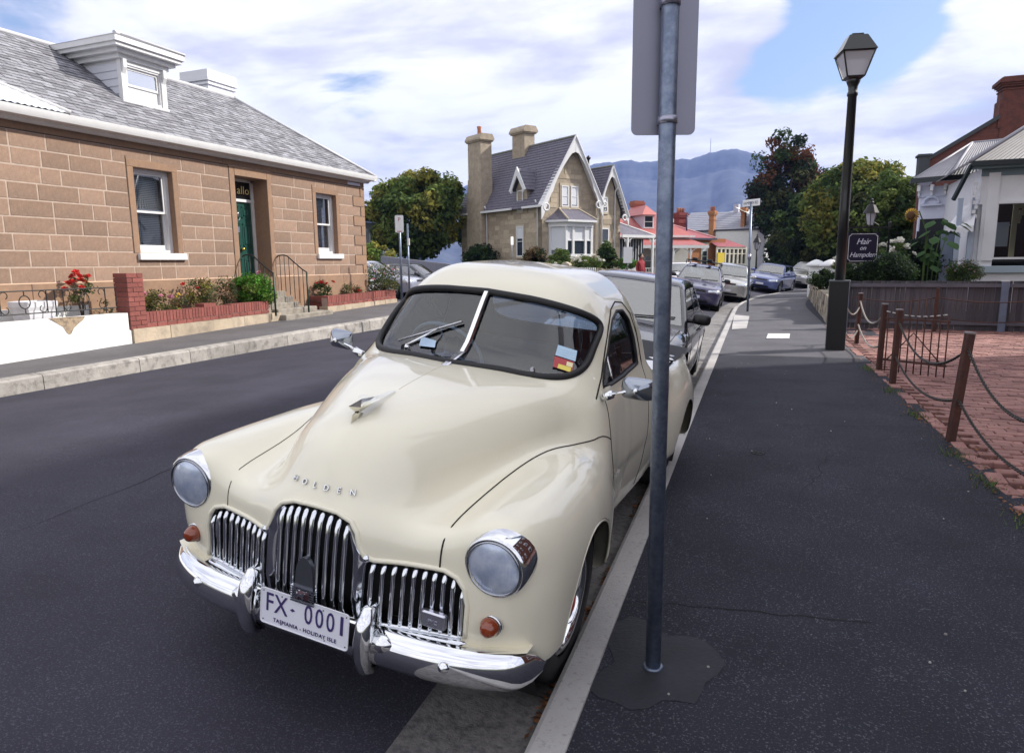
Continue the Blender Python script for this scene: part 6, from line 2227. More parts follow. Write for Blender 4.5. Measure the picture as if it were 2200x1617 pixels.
def chain(a, b, sag, label, mat, links=True, thick=.006, cat='chain'):
    a, b = np.array(a, float), np.array(b, float)
    Lh = np.linalg.norm(b - a)
    t = thing('chain', label, 'chain', tuple(a), 0, 'sagging chains of the forecourt fence')
    n = max(10, int(Lh * (1.12) / (.030 if links else .2)))
    ts = np.linspace(0, 1, n + 1)
    pts = [a + (b - a) * u - np.array([0, 0, sag * 4 * u * (1 - u)]) for u in ts]
    m = MB()
    if links:
        for i in range(n):
            p, q = pts[i], pts[i + 1]
            d = (q - p); l = np.linalg.norm(d); d = d / l
            c = (p + q) / 2
            side_ = np.cross(d, [0, 0, 1.]); side_ /= np.linalg.norm(side_)
            up = np.cross(side_, d)
            w = side_ if i % 2 else up
            m.tube([c + d * l * .72 * math.cos(s) + w * .011 * math.sin(s) for s in np.linspace(0, 2 * PI, 11)[:-1]], thick * .62, 4, True)
    else:
        m.tube(pts, thick, 6)
    m.build('links', mat, t, True, world=True)


ch_labels = iter(['upper near chain sagging towards the right edge of the picture', 'lower near chain hanging low over the leaf littered bricks',
                  'upper chain between the gate post and the leaning post', 'lower chain between the gate post and the leaning post',
                  'upper pale chain between the lamp side post and the gate', 'lower pale chain between the lamp side post and the gate',
                  'short upper chain from the lamp base to the first post', 'short lower chain from the lamp base to the first post'])
for i, j, mt, lk in ((3, 4, chainm, True), (2, 3, chainm, True), (0, 1, whitech, True)):
    for z, sg_ in ((.86, .30 if i != 0 else .26), (.42, .18)):
        chain(tops[i](z), tops[j](z), sg_, next(ch_labels), mt, lk, .0085 if i else .009)
for z in (.75, .32):
    chain((lb[0] + .17, lb[1] + .3, z + .05), tops[0](z), .12, next(ch_labels), whitech, True, .009)
for z, lab in ((.80, 'upper thin chain strung in front of the grey paling fence'), (.38, 'lower thin chain strung in front of the grey paling fence')):
    chain((1.25, 17.2, z + .05), (2.88, 17.3, z + .05), .10, lab, rusty, False, .012)
    chain((2.88, 17.3, z + .05), (4.9, 17.25, z + .05), .10, lab.replace('strung', 'on the right half').replace('in front', 'in front') if False else lab + ', right of the middle post', rusty, False, .012)
# small gate standing open
ga = np.array([PP[1][0] + .03, PP[1][1] - .05]); gb2 = onz(1975, 800, .14)[:2]
gt_ = thing('small_gate', 'small rusty iron bar gate with arched top standing open over the bricks', 'gate', (ga[0], ga[1], .05), math.atan2(gb2[1] - ga[1], gb2[0] - ga[0]))
gl = .78
for k in range(9):
    x = .04 + gl * k / 8
    zt = .88 + .24 * math.sin(PI * k / 8)
    MB().tube([(x, 0, .06), (x, 0, zt)], .0085, 6).build('bar', rusty, gt_, True)
for z in (.22, .80):
    MB().box(0, gl + .06, -.012, .012, z - .014, z + .014).build('rail', rusty, gt_)
MB().tube([(.05, .012, .22), (gl * .5, .012, .62), (gl, .012, .22)], .009, 6).build('brace', rusty, gt_, True)
m = MB()
for k in range(10):
    m.tube([(.02 + gl * 1.05 * k / 10, -.02, .90 - .05 * math.sin(PI * k / 10)), (.02 + gl * 1.05 * (k + .6) / 10, -.02, .90 - .05 * math.sin(PI * (k + .6) / 10))], .009, 5)
m.build('gate_chain', M('bright_chain', (.5, .47, .44), .5, metal=.5), gt_, True)['kind'] = 'stuff'

# salon sign with lanterns
S0, S1 = pt(1820, 500, 18.6), pt(1887, 563, 18.6)
FSN = Facade(pt(1820, 530, 18.6), pt(1887, 530, 18.6))
hs = FSN.thing('hanging_sign', 'dark blue hanging salon sign with white script lettering and border', 'sign')
w_ = FSN.len
zt, zbm = S0[2], S1[2]
def notch(w0, w1, z0, z1, r):
    out = []
    for cx_, cz_, a0_ in ((w1, z0, PI), (w1, z1, -PI / 2 + PI * 1.0), (w0, z1, 0), (w0, z0, PI / 2)):
        pass
    k = 4
    for cx_, cz_, s0, s1 in ((w1, z0, PI, PI / 2), (w1, z1, -PI / 2, -PI), (w0, z1, 0, -PI / 2), (w0, z0, PI / 2, 0)):
        for t in np.linspace(s0, s1, k + 1):
            out.append((cx_ + r * math.cos(t), cz_ + r * math.sin(t)))
    return out
MB().box(0, w_, 0, .03, zbm, zt).build('board', M('navy_board', (.008, .009, .03), .35, coat=.3), hs)
bo = notch(.035, w_ - .035, zbm + .035, zt - .035, .055)
MB().tube([(x, -.004, z) for x, z in bo], .007, 4, True).build('border', white, hs)
for txt, fx, fz, sz in (('Hair', .5, .70, .22), ('on', .5, .485, .17), ('Hampden', .5, .255, .185)):
    me = text_mesh(txt, sz, .002, .35, 'CENTER', .95)
    o = mkobj('lettering', me, M('pale_letter', (.62, .62, .72), .5), hs)
    o.location, o.rotation_euler = (w_ * fx, -.006, zbm + (zt - zbm) * fz), (PI / 2, 0, 0)
m = MB(); m.box(-.12, w_ + .25, -.02, .03, zt + .12, zt + .16)
for x in (.12, w_ - .12): m.tube([(x, 0, zt), (x, 0, zt + .13)], .012, 5)
m.tube([(w_ * .55, 0, zt + .16), (w_ * .75, 0, zt + .30), (w_ * .95, 0, zt + .2)], .015, 6)
m.build('hanger', iron, hs)
MB().lathe([(.05, .1), (.045, zt + .35)], 10, 'z', (-.16, .02, 0)).build('post', iron, hs, True)


def small_lantern(par, x, y, z, s):
    o = bpy.data.objects.new('lantern', None); COL.objects.link(o); o.parent = par
    o.location = (x, y, z)
    m = MB()
    for i in range(6):
        a = 2 * PI * i / 6
        m.tube([(.085 * s * math.cos(a), .085 * s * math.sin(a), 0), (.15 * s * math.cos(a), .15 * s * math.sin(a), .30 * s)], .010 * s, 4)
    m.lathe([(.09 * s, -.02 * s), (.09 * s, .0)], 6, 'z')
    m.lathe([(.19 * s, .30 * s), (.17 * s, .34 * s), (.09 * s, .50 * s), (.05 * s, .52 * s), (.05 * s, .57 * s), (.03 * s, .60 * s), (.035 * s, .64 * s), (1e-4, .68 * s)], 12, 'z')
    m.build('frame', iron, o)
    MB().lathe([(.083 * s, .0), (.145 * s, .30 * s)], 6, 'z').build('pane', M('lantern_glass', (.42, .42, .48), .2, coat=.4), o)
    return o


small_lantern(hs, w_ * .70, .02, zt + .20, 1.05)
lt2 = pt(1815, 480, 25)
l2 = thing('garden_lamp', 'small distant lantern lamp left of the hanging salon sign', 'lamp post', (lt2[0], lt2[1], .05))
MB().lathe([(.05, 0), (.04, lt2[2] - .2)], 8, 'z').build('post', iron, l2, True)
small_lantern(l2, 0, 0, lt2[2] - .22, .9)
fp_ = pt(1912, 480, 19.5)
fpo = thing('finial_post', 'thin black garden post with ball finial among white roses', 'post', (fp_[0], fp_[1], .05))
MB().lathe([(.03, 0), (.028, fp_[2] - .2), (.045, fp_[2] - .18), (.02, fp_[2] - .13), (.05, fp_[2] - .06), (.035, fp_[2]), (1e-4, fp_[2] + .02)], 10, 'z').build('post', iron, fpo, True)

# street name sign on a steel pole
kb = onz(1606, 668, .09)
ks = thing('street_sign', 'white street name sign on a leaning steel pole by the kerb', 'sign', (kb[0], kb[1], .06))
d_ = np.linalg.norm(kb[:2] - CAM[:2])
tp = ray(1614, 433); tp = CAM + tp / np.linalg.norm(tp[:2]) * (d_ + .1)
H_ = tp[2] - .06
MB().tube([(0, 0, 0), (tp[0] - kb[0], tp[1] - kb[1], H_)], .036, 10).build('pole', galv, ks, True)
MB().lathe([(.05, H_ * .48), (.05, H_ * .53)], 10, 'z', ((tp[0] - kb[0]) * .5, (tp[1] - kb[1]) * .5, 0)).build('pole_band', M('clamp_steel'), ks, True)
nm = bpy.data.objects.new('name_plate', None); COL.objects.link(nm); nm.parent = ks
nm.location = (tp[0] - kb[0], tp[1] - kb[1], H_ - .02); nm.rotation_euler = (0, 0, -.75)
MB().bbox(-.36, .36, -.02, .02, -.12, .09, .01).build('plate', M('plate_enamel_white', (.8, .8, .8), .4), nm)
me = text_mesh('HAMPDEN RD', .125, .001, 0, 'CENTER', 1, .78)
o = mkobj('lettering', me, M('sign_black', (.03, .03, .05), .5), nm)
o.location, o.rotation_euler = (0, -.0215, -.02), (PI / 2, 0, 0)

# parking signs on the left
def park_sign(px, pyt, pyb, d, w, h, label, face=True, back=False, rz=None, zb=.4, band=None):
    p = pt(px, pyt, d)
    t = thing('parking_sign', label, 'sign', (p[0], p[1], zb), YAW if rz is None else rz)
    z1 = p[2] - zb
    MB().lathe([(.028, 0), (.028, z1 - (.02 if face else 0)), (1e-4, z1 - .01)], 10, 'z').build('pole', galv, t, True)
    if face:
        oc = []
        r = .03
        for (cx_, cz_, a0_) in ((w / 2 - r, z1 - h + r, -PI / 2), (w / 2 - r, z1 - r, 0), (-w / 2 + r, z1 - r, PI / 2), (-w / 2 + r, z1 - h + r, PI)):
            for s in np.linspace(0, PI / 2, 4):
                oc.append((cx_ + r * math.cos(a0_ + s), cz_ + r * math.sin(a0_ + s)))
        MB().prism(oc, 'y', -.034, -.030).build('plate', M('plate_enamel_white'), t)
        if not back:
            MB().tube([(x * .93, -.0345, z1 - h / 2 + (z - z1 + h / 2) * .96) for x, z in oc], .003, 4, True).build('border', M('sign_grey', (.5, .5, .55), .5), t)
            me = text_mesh('P', .13, .001)
            o = mkobj('letter', me, M('sign_red', (.4, .1, .14), .5), t); o.location, o.rotation_euler = (0, -.0355, z1 - h * .26), (PI / 2, 0, 0)
            MB().box(-.06, .06, -.0355, -.034, z1 - h * .95, z1 - h * .90).build('mark', M('sign_red'), t)
    if band:
        MB().box(.0, .05, -.05, .04, z1 - .62, z1 - .42).build('small_plate', M('plate_enamel_white'), t)
    return t


park_sign(857.5, 462, 600, 16.0, .20, .40, 'white parking sign on a steel pole by the rose bushes')
park_sign(875, 480, 600, 20.0, .2, .5, 'bare steel pole with a small white plate behind the parking sign', False, band=True)
park_sign(1099, 508, 570, 36, .26, .42, 'small white sign on a pole before the gothic house side wall', True, True, rz=YAW + 1.0, zb=.5)
park_sign(1349, 530, 580, 34.5, .45, .8, 'pale blue sign on a pole beside the white porch', True, True, zb=.4)
# far street lamp
fl_ = pt(1627, 514, 46)
fl = thing('far_lamp', 'dark old style street lamp in front of the pale lavender wall', 'lamp post', (fl_[0], fl_[1], .3))
MB().lathe([(.11, 0), (.10, .9), (.06, 1.0), (.05, fl_[2] - .75)], 10, 'z').build('post', iron, fl, True)
small_lantern(fl, 0, 0, fl_[2] - .95, 1.5)

# the person on the far footpath
pp = pt(1377, 560, 33)
pe = thing('person', 'person with dark hair and red top standing on the far footpath', 'person', (pp[0], pp[1], .30), YAW + .6)
m = bpy.data.meshes.new('body')
sk = [((0, 0, .95), .15), ((0, 0, 1.15), .145), ((0, 0, 1.36), .16), ((0, 0, 1.46), .07), ((0, -.01, 1.53), .06), ((.09, 0, .90), .10), ((.10, -.02, .50), .07), ((.10, .02, .10), .05), ((.10, -.10, .04), .045),
      ((-.09, 0, .90), .10), ((-.11, .05, .50), .07), ((-.11, .10, .10), .05), ((-.11, -.02, .04), .045), ((.19, 0, 1.36), .065), ((.24, .02, 1.10), .05), ((.22, -.06, .86), .04), ((.21, -.09, .76), .035),
      ((-.19, 0, 1.36), .065), ((-.24, .04, 1.10), .05), ((-.23, -.02, .86), .04), ((-.22, -.05, .76), .035), ((0, -.015, 1.63), .095), ((0, -.01, 1.70), .08)]
ed = [(0, 1), (1, 2), (2, 3), (3, 4), (0, 5), (5, 6), (6, 7), (7, 8), (0, 9), (9, 10), (10, 11), (11, 12), (2, 13), (13, 14), (14, 15), (15, 16), (2, 17), (17, 18), (18, 19), (19, 20), (4, 21), (21, 22)]
m.from_pydata([s_[0] for s_ in sk], ed, [])
po = mkobj('body', m, None, pe)
sm_ = po.modifiers.new('skin', 'SKIN'); po.modifiers.new('sub', 'SUBSURF').levels = 1
po.modifiers['sub'].render_levels = 1
for i, s_ in enumerate(sk):
    m.skin_vertices[0].data[i].radius = (s_[1], s_[1])
m.skin_vertices[0].data[0].use_root = True
m.materials.append(M('red_top', (.30, .03, .04), .8))
MB().ball((0, .02, 1.67), .115, 12, 8, 1.15).build('hair', M('dark_hair', (.012, .010, .012), .6), pe, True)
MB().ball((0, -.055, 1.62), .075, 10, 8, 1.25).build('face', M('skin', (.45, .26, .19), .6), pe, True)
MB().lathe([(.12, .04), (.12, .45), (.17, .93)], 12, 'z').build('trousers', M('dark_trousers', (.03, .03, .05), .8), pe, True)
# ------------------------------------------------------------------ smooth car bodies from implicit surfaces
def smin(a, b, k):
    h = np.clip(.5 + .5 * (b - a) / k, 0, 1)
    return b * (1 - h) + a * h - k * h * (1 - h)


def smax(a, b, k):
    return -smin(-a, -b, k)


def supell(x, y, z, rx, ry, rz, nx=2., ny=2., nz=2.):
    ux, uy, uz = np.abs(x / rx) + 1e-6, np.abs(y / ry) + 1e-6, np.abs(z / rz) + 1e-6
    s_ = ux ** nx + uy ** ny + uz ** nz
    n = (nx + ny + nz) / 3
    k0 = s_ ** (1 / n)
    g = np.sqrt((nx * ux ** (nx - 1) / rx) ** 2 + (ny * uy ** (ny - 1) / ry) ** 2 + (nz * uz ** (nz - 1) / rz) ** 2) / n * s_ ** (1 / n - 1)
    return (k0 - 1) / np.maximum(g, 1.0)


def surfnet(f, lo, hi, h, proj=4):
    """surface nets of f = 0, vertices pulled onto the surface"""
    ax = [np.arange(lo[i], hi[i] + h, h, dtype=np.float32) for i in range(3)]
    nx, ny, nz = map(len, ax)
    V = np.empty((nx, ny, nz), np.float32)
    step = max(1, 400000 // (ny * nz))
    for i in range(0, nx, step):
        X, Y, Z = np.meshgrid(ax[0][i:i + step], ax[1], ax[2], indexing='ij')
        V[i:i + step] = f(X, Y, Z)
    ins = V < 0
    c = np.zeros((nx - 1, ny - 1, nz - 1), np.uint8)
    for d in np.ndindex(2, 2, 2):
        c += ins[d[0]:nx - 1 + d[0], d[1]:ny - 1 + d[1], d[2]:nz - 1 + d[2]]
    act = (c > 0) & (c < 8)
    idx = np.full(act.shape, -1, np.int64)
    I = np.argwhere(act)
    idx[act] = np.arange(len(I))
    acc = np.zeros((len(I), 3)); cnt = np.zeros(len(I))
    cor = list(np.ndindex(2, 2, 2))
    for a in cor:
        for ax_ in range(3):
            if a[ax_] == 0:
                b = list(a); b[ax_] = 1
                va = V[I[:, 0] + a[0], I[:, 1] + a[1], I[:, 2] + a[2]]
                vb = V[I[:, 0] + b[0], I[:, 1] + b[1], I[:, 2] + b[2]]
                m = (va < 0) != (vb < 0)
                t = np.where(m, va / np.where(m, va - vb, 1), 0)
                p = np.array(a, float)[None].repeat(len(I), 0)
                p[:, ax_] += t
                acc[m] += p[m]; cnt[m] += 1
    P = (I + acc / cnt[:, None]) * h + np.array([ax[0][0], ax[1][0], ax[2][0]])
    quads = []
    for ax_ in range(3):
        o1, o2 = [(1, 2), (2, 0), (0, 1)][ax_]
        sl0 = [slice(1, -1)] * 3; sl0[ax_] = slice(0, -1)
        sl1 = [slice(1, -1)] * 3; sl1[ax_] = slice(1, None)
        A, B = ins[tuple(sl0)], ins[tuple(sl1)]
        for flip, m in ((False, A & ~B), (True, ~A & B)):
            E = np.argwhere(m)
            if not len(E): continue
            base = E.copy()
            base[:, o1] += 1; base[:, o2] += 1
            q = []
            for d1, d2 in ((-1, -1), (0, -1), (0, 0), (-1, 0)):
                e = base.copy(); e[:, o1] += d1; e[:, o2] += d2
                q.append(idx[e[:, 0], e[:, 1], e[:, 2]])
            q = np.stack(q, 1)
            quads.append(q[:, ::-1] if flip else q)
    Q = np.concatenate(quads)
    for _ in range(proj):
        g, v = grad(f, P)
        P = P - np.clip(v / np.maximum((g ** 2).sum(1), .05), -h, h)[:, None] * g * .9
    return P, Q


def grad(f, P, e=2e-3):
    x, y, z = P[:, 0], P[:, 1], P[:, 2]
    v = f(x, y, z)
    g = np.stack([(f(x + e, y, z) - f(x - e, y, z)), (f(x, y + e, z) - f(x, y - e, z)), (f(x, y, z + e) - f(x, y, z - e))], 1) / (2 * e)
    return g, v


def split(P, faces, g):
    """cut a polygon list by the sign of g; returns P, faces with g<0, faces with g>0, cut edges"""
    P = list(map(tuple, P))
    g = list(g)
    neg, pos, cutv, edges = [], [], {}, []
    for f in faces:
        s_ = [g[i] < 0 for i in f]
        if all(s_): neg.append(f); continue
        if not any(s_): pos.append(f); continue
        a, b, cp = [], [], []
        n = len(f)
        for k in range(n):
            i, j = f[k], f[(k + 1) % n]
            (a if s_[k] else b).append(i)
            if s_[k] != s_[(k + 1) % n]:
                key = (min(i, j), max(i, j))
                if key not in cutv:
                    t = g[key[0]] / (g[key[0]] - g[key[1]])
                    p, q = P[key[0]], P[key[1]]
                    P.append(tuple(p[m] + t * (q[m] - p[m]) for m in range(3)))
                    g.append(0.)
                    cutv[key] = len(P) - 1
                a.append(cutv[key]); b.append(cutv[key]); cp.append(cutv[key])
        if len(a) > 2: neg.append(a)
        if len(b) > 2: pos.append(b)
        if len(cp) == 2: edges.append(cp)
    return np.array(P), neg, pos, edges


class Shell:
    """a body surface cut into named pieces that keep the smooth normals of the whole"""

    def __init__(s, f, lo, hi, h):
        s.f = f
        s.P, q = surfnet(f, lo, hi, h)
        s.faces = [list(map(int, r)) for r in q]

    def cut(s, faces, g):
        """split `faces` by field g(P); returns (inside, outside)"""
        vals = g(s.P)
        s.P, neg, pos, s.edges = split(s.P, faces, vals)
        return neg, pos

    def obj(s, name, faces, mat, parent, off=0., flip=False, shift=(0, 0, 0), label=None):
        used = sorted({i for f in faces for i in f})
        mp = {v: i for i, v in enumerate(used)}
        P = s.P[used]
        gr_, _ = grad(s.f, P)
        n = gr_ / np.maximum(np.linalg.norm(gr_, axis=1), 1e-9)[:, None]
        P = P + n * off + np.array(shift)
        me = bpy.data.meshes.new(name)
        fl = [[mp[i] for i in f] for f in faces]
        if flip:
            fl = [f[::-1] for f in fl]; n = -n
        me.from_pydata(P.tolist(), [], fl)
        me.polygons.foreach_set('use_smooth', [True] * len(me.polygons))
        me.normals_split_custom_set_from_vertices(n.tolist())
        me.update()
        return mkobj(name, me, mat, parent, label)


def sdpoly(x, y, poly):
    """signed distance to a polygon (negative inside)"""
    d = np.full(x.shape, 1e9)
    inside = np.zeros(x.shape, bool)
    n = len(poly)
    for i in range(n):
        x0, y0 = poly[i]; x1, y1 = poly[(i + 1) % n]
        ex, ey = x1 - x0, y1 - y0
        wx, wy = x - x0, y - y0
        t = np.clip((wx * ex + wy * ey) / (ex * ex + ey * ey), 0, 1)
        d = np.minimum(d, (wx - t * ex) ** 2 + (wy - t * ey) ** 2)
        c = ((y0 > y) != (y1 > y)) & (x < ex * (y - y0) / (ey if abs(ey) > 1e-9 else 1e-9) + x0)
        inside ^= c
    return np.where(inside, -1, 1) * np.sqrt(d)


def march(f, o, d, t1=3., n=600):
    """first point where f turns negative along a ray"""
    o, d = np.array(o, float), np.array(d, float)
    t = np.linspace(0, t1, n)
    p = o + t[:, None] * d
    v = f(p[:, 0], p[:, 1], p[:, 2])
    k = np.argmax(v < 0)
    if v[k] >= 0: return None
    a, b = t[max(k - 1, 0)], t[k]
    for _ in range(20):
        m = (a + b) / 2
        q = o + m * d
        if f(q[0:1], q[1:2], q[2:3])[0] < 0: b = m
        else: a = m
    return o + (a + b) / 2 * d


# ------------------------------------------------------------------ the cream ute (a: sideways, b: back from the bumper, c: up)
cream = M('cream_paint', (.80, .755, .61), .32, coat=1., spec=.35)
rubber = M('black_rubber', (.012, .012, .014), .55)
tyrem = M('tyre_rubber', (.016, .016, .018), .75, bump=.3, bscale=60)
black = M('black_paint', (.01, .01, .012), .4)
dull = M('black_underside', (.006, .006, .007), .9)
carglass = glass_mat('car_glass', (.60, .70, .80), 0, .09)
amber = M('amber_lens', (.22, .035, .008), .12, coat=1.)
trim_dark = M('dark_trim', (.03, .034, .05), .8)

wco = np.polyfit([.1, .35, .7, .95, 1.2, 1.35, 1.5], [.24, .30, .445, .54, .605, .635, .65], 3)


def ute_f(a, b, c):
    A = np.abs(a)
    # lower body
    sw = .703 + .045 * sstep(b, 1.4, 2.7) - np.where(c > .66, .45, .42) * (c - .66) ** 2
    plan = 1 - .10 * np.clip(b - 3.3, 0, 2) ** 2
    tub = smax(A - sw * plan, c - (1.03 + .03 * np.cos((b - 1.4) * .8) - .08 * sstep(b, 2.5, 2.8)), .10)
    tub = smax(tub, .265 - c, .08)
    tub = smax(tub, np.maximum(1.22 - b, b - (4.28 - .12 * (c - .6) ** 2)), .16)
    # cab
    bw = 1.195 + .75 * (c - 1.203) + .36 * A * A
    side = A - (.655 - .22 * (c - 1.1) - .30 * (c - 1.1) ** 2 - .03 * np.clip(b - 2, 0, 1) ** 2)
    roof = c - (1.632 - .15 * A * A - .05 * (b - 2.05) ** 2)
    cab = smax((bw - b) * .80, roof, .15)
    cab = smax(cab, b - (2.60 - .22 * (c - 1.1) - .10 * A * A), .26)
    cab = smax(cab, side * .97, .20)
    cab = smax(cab, .7 - c, .05)
    # bonnet
    bb = np.clip(b, 0, 1.7)
    wh = np.polyval(wco, bb) + .06 * np.clip(1.0 - c, -.3, .7)
    top = c - (1.205 - .115 * np.clip(1.25 - b, 0, 2) ** 2 - .035 * np.sqrt(A * A + .0004) - .10 * A * A)
    kk = .30 - .08 * np.clip(b, 0, 1.3)
    hood = smax(top, (A - wh) * .95, kk)
    hood = smax(hood, (.082 + .24 * (c - .8) + .20 * np.sqrt((c - .8) ** 2 + .006) + .75 * A * A - b) * .93, .13)
    hood = smax(hood, np.maximum(.5 - c, b - 1.75), .05)
    # panel round the grille
    pan = smax(np.abs(a) - .64, c - (.80 + .10 * np.clip(b, 0, 1)), .16)
    pan = smax(pan, (.115 + .27 * A * A + .04 * (c - .6) - b), .08)
    pan = smax(pan, np.maximum(.33 - c, b - 1.4), .05)
    # wings
    bs = b + (.22 * (c - .70) + 2.4 * np.clip(c - .68, 0, 1) ** 2) * np.clip((.8 - b) / .5, 0, 1) ** 2
    fe_ = np.where(b < .80, supell(A - .630, bs - .80, c - .50, .206, .615, .402, 2.6, 5.2, 2.6),
                   supell(A - .630, b - .80, c - .50, .206, .66, .402, 2.6, 2.5, 2.6))
    fe_ = smax(fe_, .32 - c, .07)
    rw = supell(A - .655, b - 3.47, c - .50, .185, .66, .40, 2.2, 2.5, 2.3)
    rw = smax(rw, .30 - c, .06)
    d = smin(hood, pan, .10)
    d = smin(d, fe_, .115)
    d = smin(d, cab, .10)
    d = smin(d, tub, .09)
    return smin(d, rw, .07)


ute = thing('vintage_ute', 'cream vintage ute with chrome grille and split windscreen parked at the kerb', 'ute')
ute.location = (-1.5745, 1.7406, 0)
yw, rl, pt_ = .001, -.1096, .01744
UM = Matrix.Rotation(yw, 3, 'Z') @ Matrix.Rotation(pt_, 3, 'X') @ Matrix.Rotation(-rl, 3, 'Y')
ute.rotation_euler = UM.to_euler()

SHL = Shell(ute_f, (-.95, -.02, .2), (.95, 4.36, 1.72), .0195)
allf = SHL.faces
AB = lambda P: np.abs(P[:, 0])


def g_arch(P):
    A, b, c = AB(P), P[:, 1], P[:, 2]
    g1 = np.hypot(b - .829, (c - .325) * np.where(c > .325, .97, 1.)) - .365
    g2 = np.hypot(b - 3.445, c - .325) - .345
    return np.maximum(np.minimum(g1, g2), .56 - A)


GR = [(.560, .475), (.562, .60), (.548, .655), (.52, .688), (.47, .704), (.32, .703), (.235, .702), (.205, .712), (.188, .74), (.172, .79), (.145, .822), (.09, .842), (0, .848)]
GRP = [(-x, y) for x, y in GR[::-1]] + GR[1:] if False else GR + [(-x, y) for x, y in GR[::-1][1:]]


def g_grille(P):
    return np.maximum(sdpoly(P[:, 0], P[:, 2], GRP), P[:, 1] - .5)


def ws_c0(A):
    return 1.352 - .17 * A * A


def g_ws(P):
    A, b, c = AB(P), P[:, 1], P[:, 2]
    r = (A / .562) ** 6.0 + (np.abs(c - ws_c0(A)) / (.152 - .005 * A)) ** 4.0
    return np.where((b < 1.9) & (c > 1.1), r ** (1 / 4.) - 1, 1.)


DW = [(1.40, 1.125), (1.50, 1.215), (1.64, 1.325), (1.78, 1.40), (1.92, 1.432), (2.05, 1.425), (2.13, 1.37), (2.16, 1.27), (2.16, 1.125), (1.8, 1.115)]


def g_dw(P):
    return np.where(AB(P) > .45, sdpoly(P[:, 1], P[:, 2], DW), 1.)


def g_rw(P):
    A, b, c = AB(P), P[:, 1], P[:, 2]
    return np.where(b > 2.3, ((A / .44) ** 4 + (np.abs(c - 1.33) / .115) ** 4) ** .25 - 1, 1.)


arch, allf = SHL.cut(allf, g_arch)
gri, allf = SHL.cut(allf, g_grille)
ws, allf = SHL.cut(allf, g_ws)
dwn, allf = SHL.cut(allf, g_dw)
rwn, allf = SHL.cut(allf, g_rw)
seam_b = list(np.arange(0, 1.45, .06))
seam_a = list(np.interp(seam_b, [0, .25, .4, .5, .6, .7, .8, .9, 1.0, 1.1, 1.2, 1.3, 1.372], [.455, .460, .468, .476, .488, .506, .530, .562, .600, .640, .680, .710, .718]))


def g_hood(P):                                   # bonnet: inside the seam, ahead of the windscreen
    A, b, c = AB(P), P[:, 1], P[:, 2]
    return np.maximum.reduce([A - np.interp(b, seam_b, seam_a), b - (1.215 + .25 * A * A), .70 - c])


def g_front(P):                                  # everything ahead of the door, below the cab
    A, b, c = AB(P), P[:, 1], P[:, 2]
    return np.maximum(b - 1.372, np.where(A < .60, c - 1.5, c - 1.09) if False else np.where(b > 1.215 + .25 * A * A, np.where(A > .648, c - 1.10, .05), -.05))


def g_door(P):
    A, b, c = AB(P), P[:, 1], P[:, 2]
    return np.maximum.reduce([1.372 - b, b - 2.25, .36 - c, c - 1.47, .50 - A])


hood_, rest_ = SHL.cut(allf, g_hood)
door_, rest_ = SHL.cut(rest_, g_door)
front_, rest_ = SHL.cut(rest_, lambda P: P[:, 1] - 1.372 + np.where((AB(P) < .62) & (P[:, 1] > 1.0), .5, 0) * 0)
cab_, tray_ = SHL.cut(rest_, lambda P: np.where(P[:, 1] < 2.32, P[:, 2] * 0 - 1., np.where(P[:, 2] > 1.06, -1., 1.)) * .01 + 0)
cowl_, front_ = SHL.cut(front_, lambda P: np.minimum(.66 - P[:, 1] * 0 - 0 * P[:, 0], 1) * 0 + np.maximum(1.10 - P[:, 2], 1.16 + .25 * P[:, 0] ** 2 - P[:, 1]))
HOODO = SHL.obj('bonnet', hood_, cream, ute)


def side_faces(fs, s_):
    return [f for f in fs if s_ * sum(SHL.P[i][0] for i in f) > 0]


DO = {}
WI = {}
for s_ in (-1, 1):
    DO[s_] = SHL.obj('door', side_faces(door_, s_), cream, ute)
    WI[s_] = SHL.obj('front_wing', side_faces(front_, s_), cream, ute)
    SHL.obj('door_glass', side_faces(dwn, s_), carglass, ute, -.012)
CAB = SHL.obj('cab', cab_ + cowl_, cream, ute)
TRAY = SHL.obj('tray', tray_, cream, ute)
SHL.obj('windscreen_glass', ws, carglass, ute, -.008)
SHL.obj('rear_glass', rwn, carglass, ute, -.008)
lin = [f for f in cab_ + cowl_ + door_ if all(1.30 < SHL.P[i][1] and SHL.P[i][2] > .8 for i in f)]
SHL.obj('cab_lining', lin, trim_dark, ute, -.02, True)
SHL.obj('grille_backing', gri, M('grille_black', (.004, .004, .005), .5), ute, 0, False, (0, .06, 0))

fpt = lambda o, d: march(ute_f, o, d)


def fb(a, c):                                    # front surface b at (a, c)
    p = fpt((a, -.3, c), (0, 1, 0))
    return None if p is None else float(p[1])


def onside(b, c, s_=1):
    p = fpt((s_ * 1.2, b, c), (-s_, 0, 0))
    return float(p[0])


def ontop(a, b):
    return float(fpt((a, b, 2.0), (0, 0, -1))[2])


darkline = M('panel_gap', (.02, .017, .012), .9)


def nrm(p):
    g, _ = grad(ute_f, np.array([p]))
    return g[0] / np.linalg.norm(g[0])


def gapline(name, pts, parent, r=.0028, mat=darkline, off=.0003):
    out = []
    for p in pts:
        n = nrm(p)
        out.append(np.array(p) + n * off)
    MB().tube(out, r, 6).build(name, mat, parent, True)


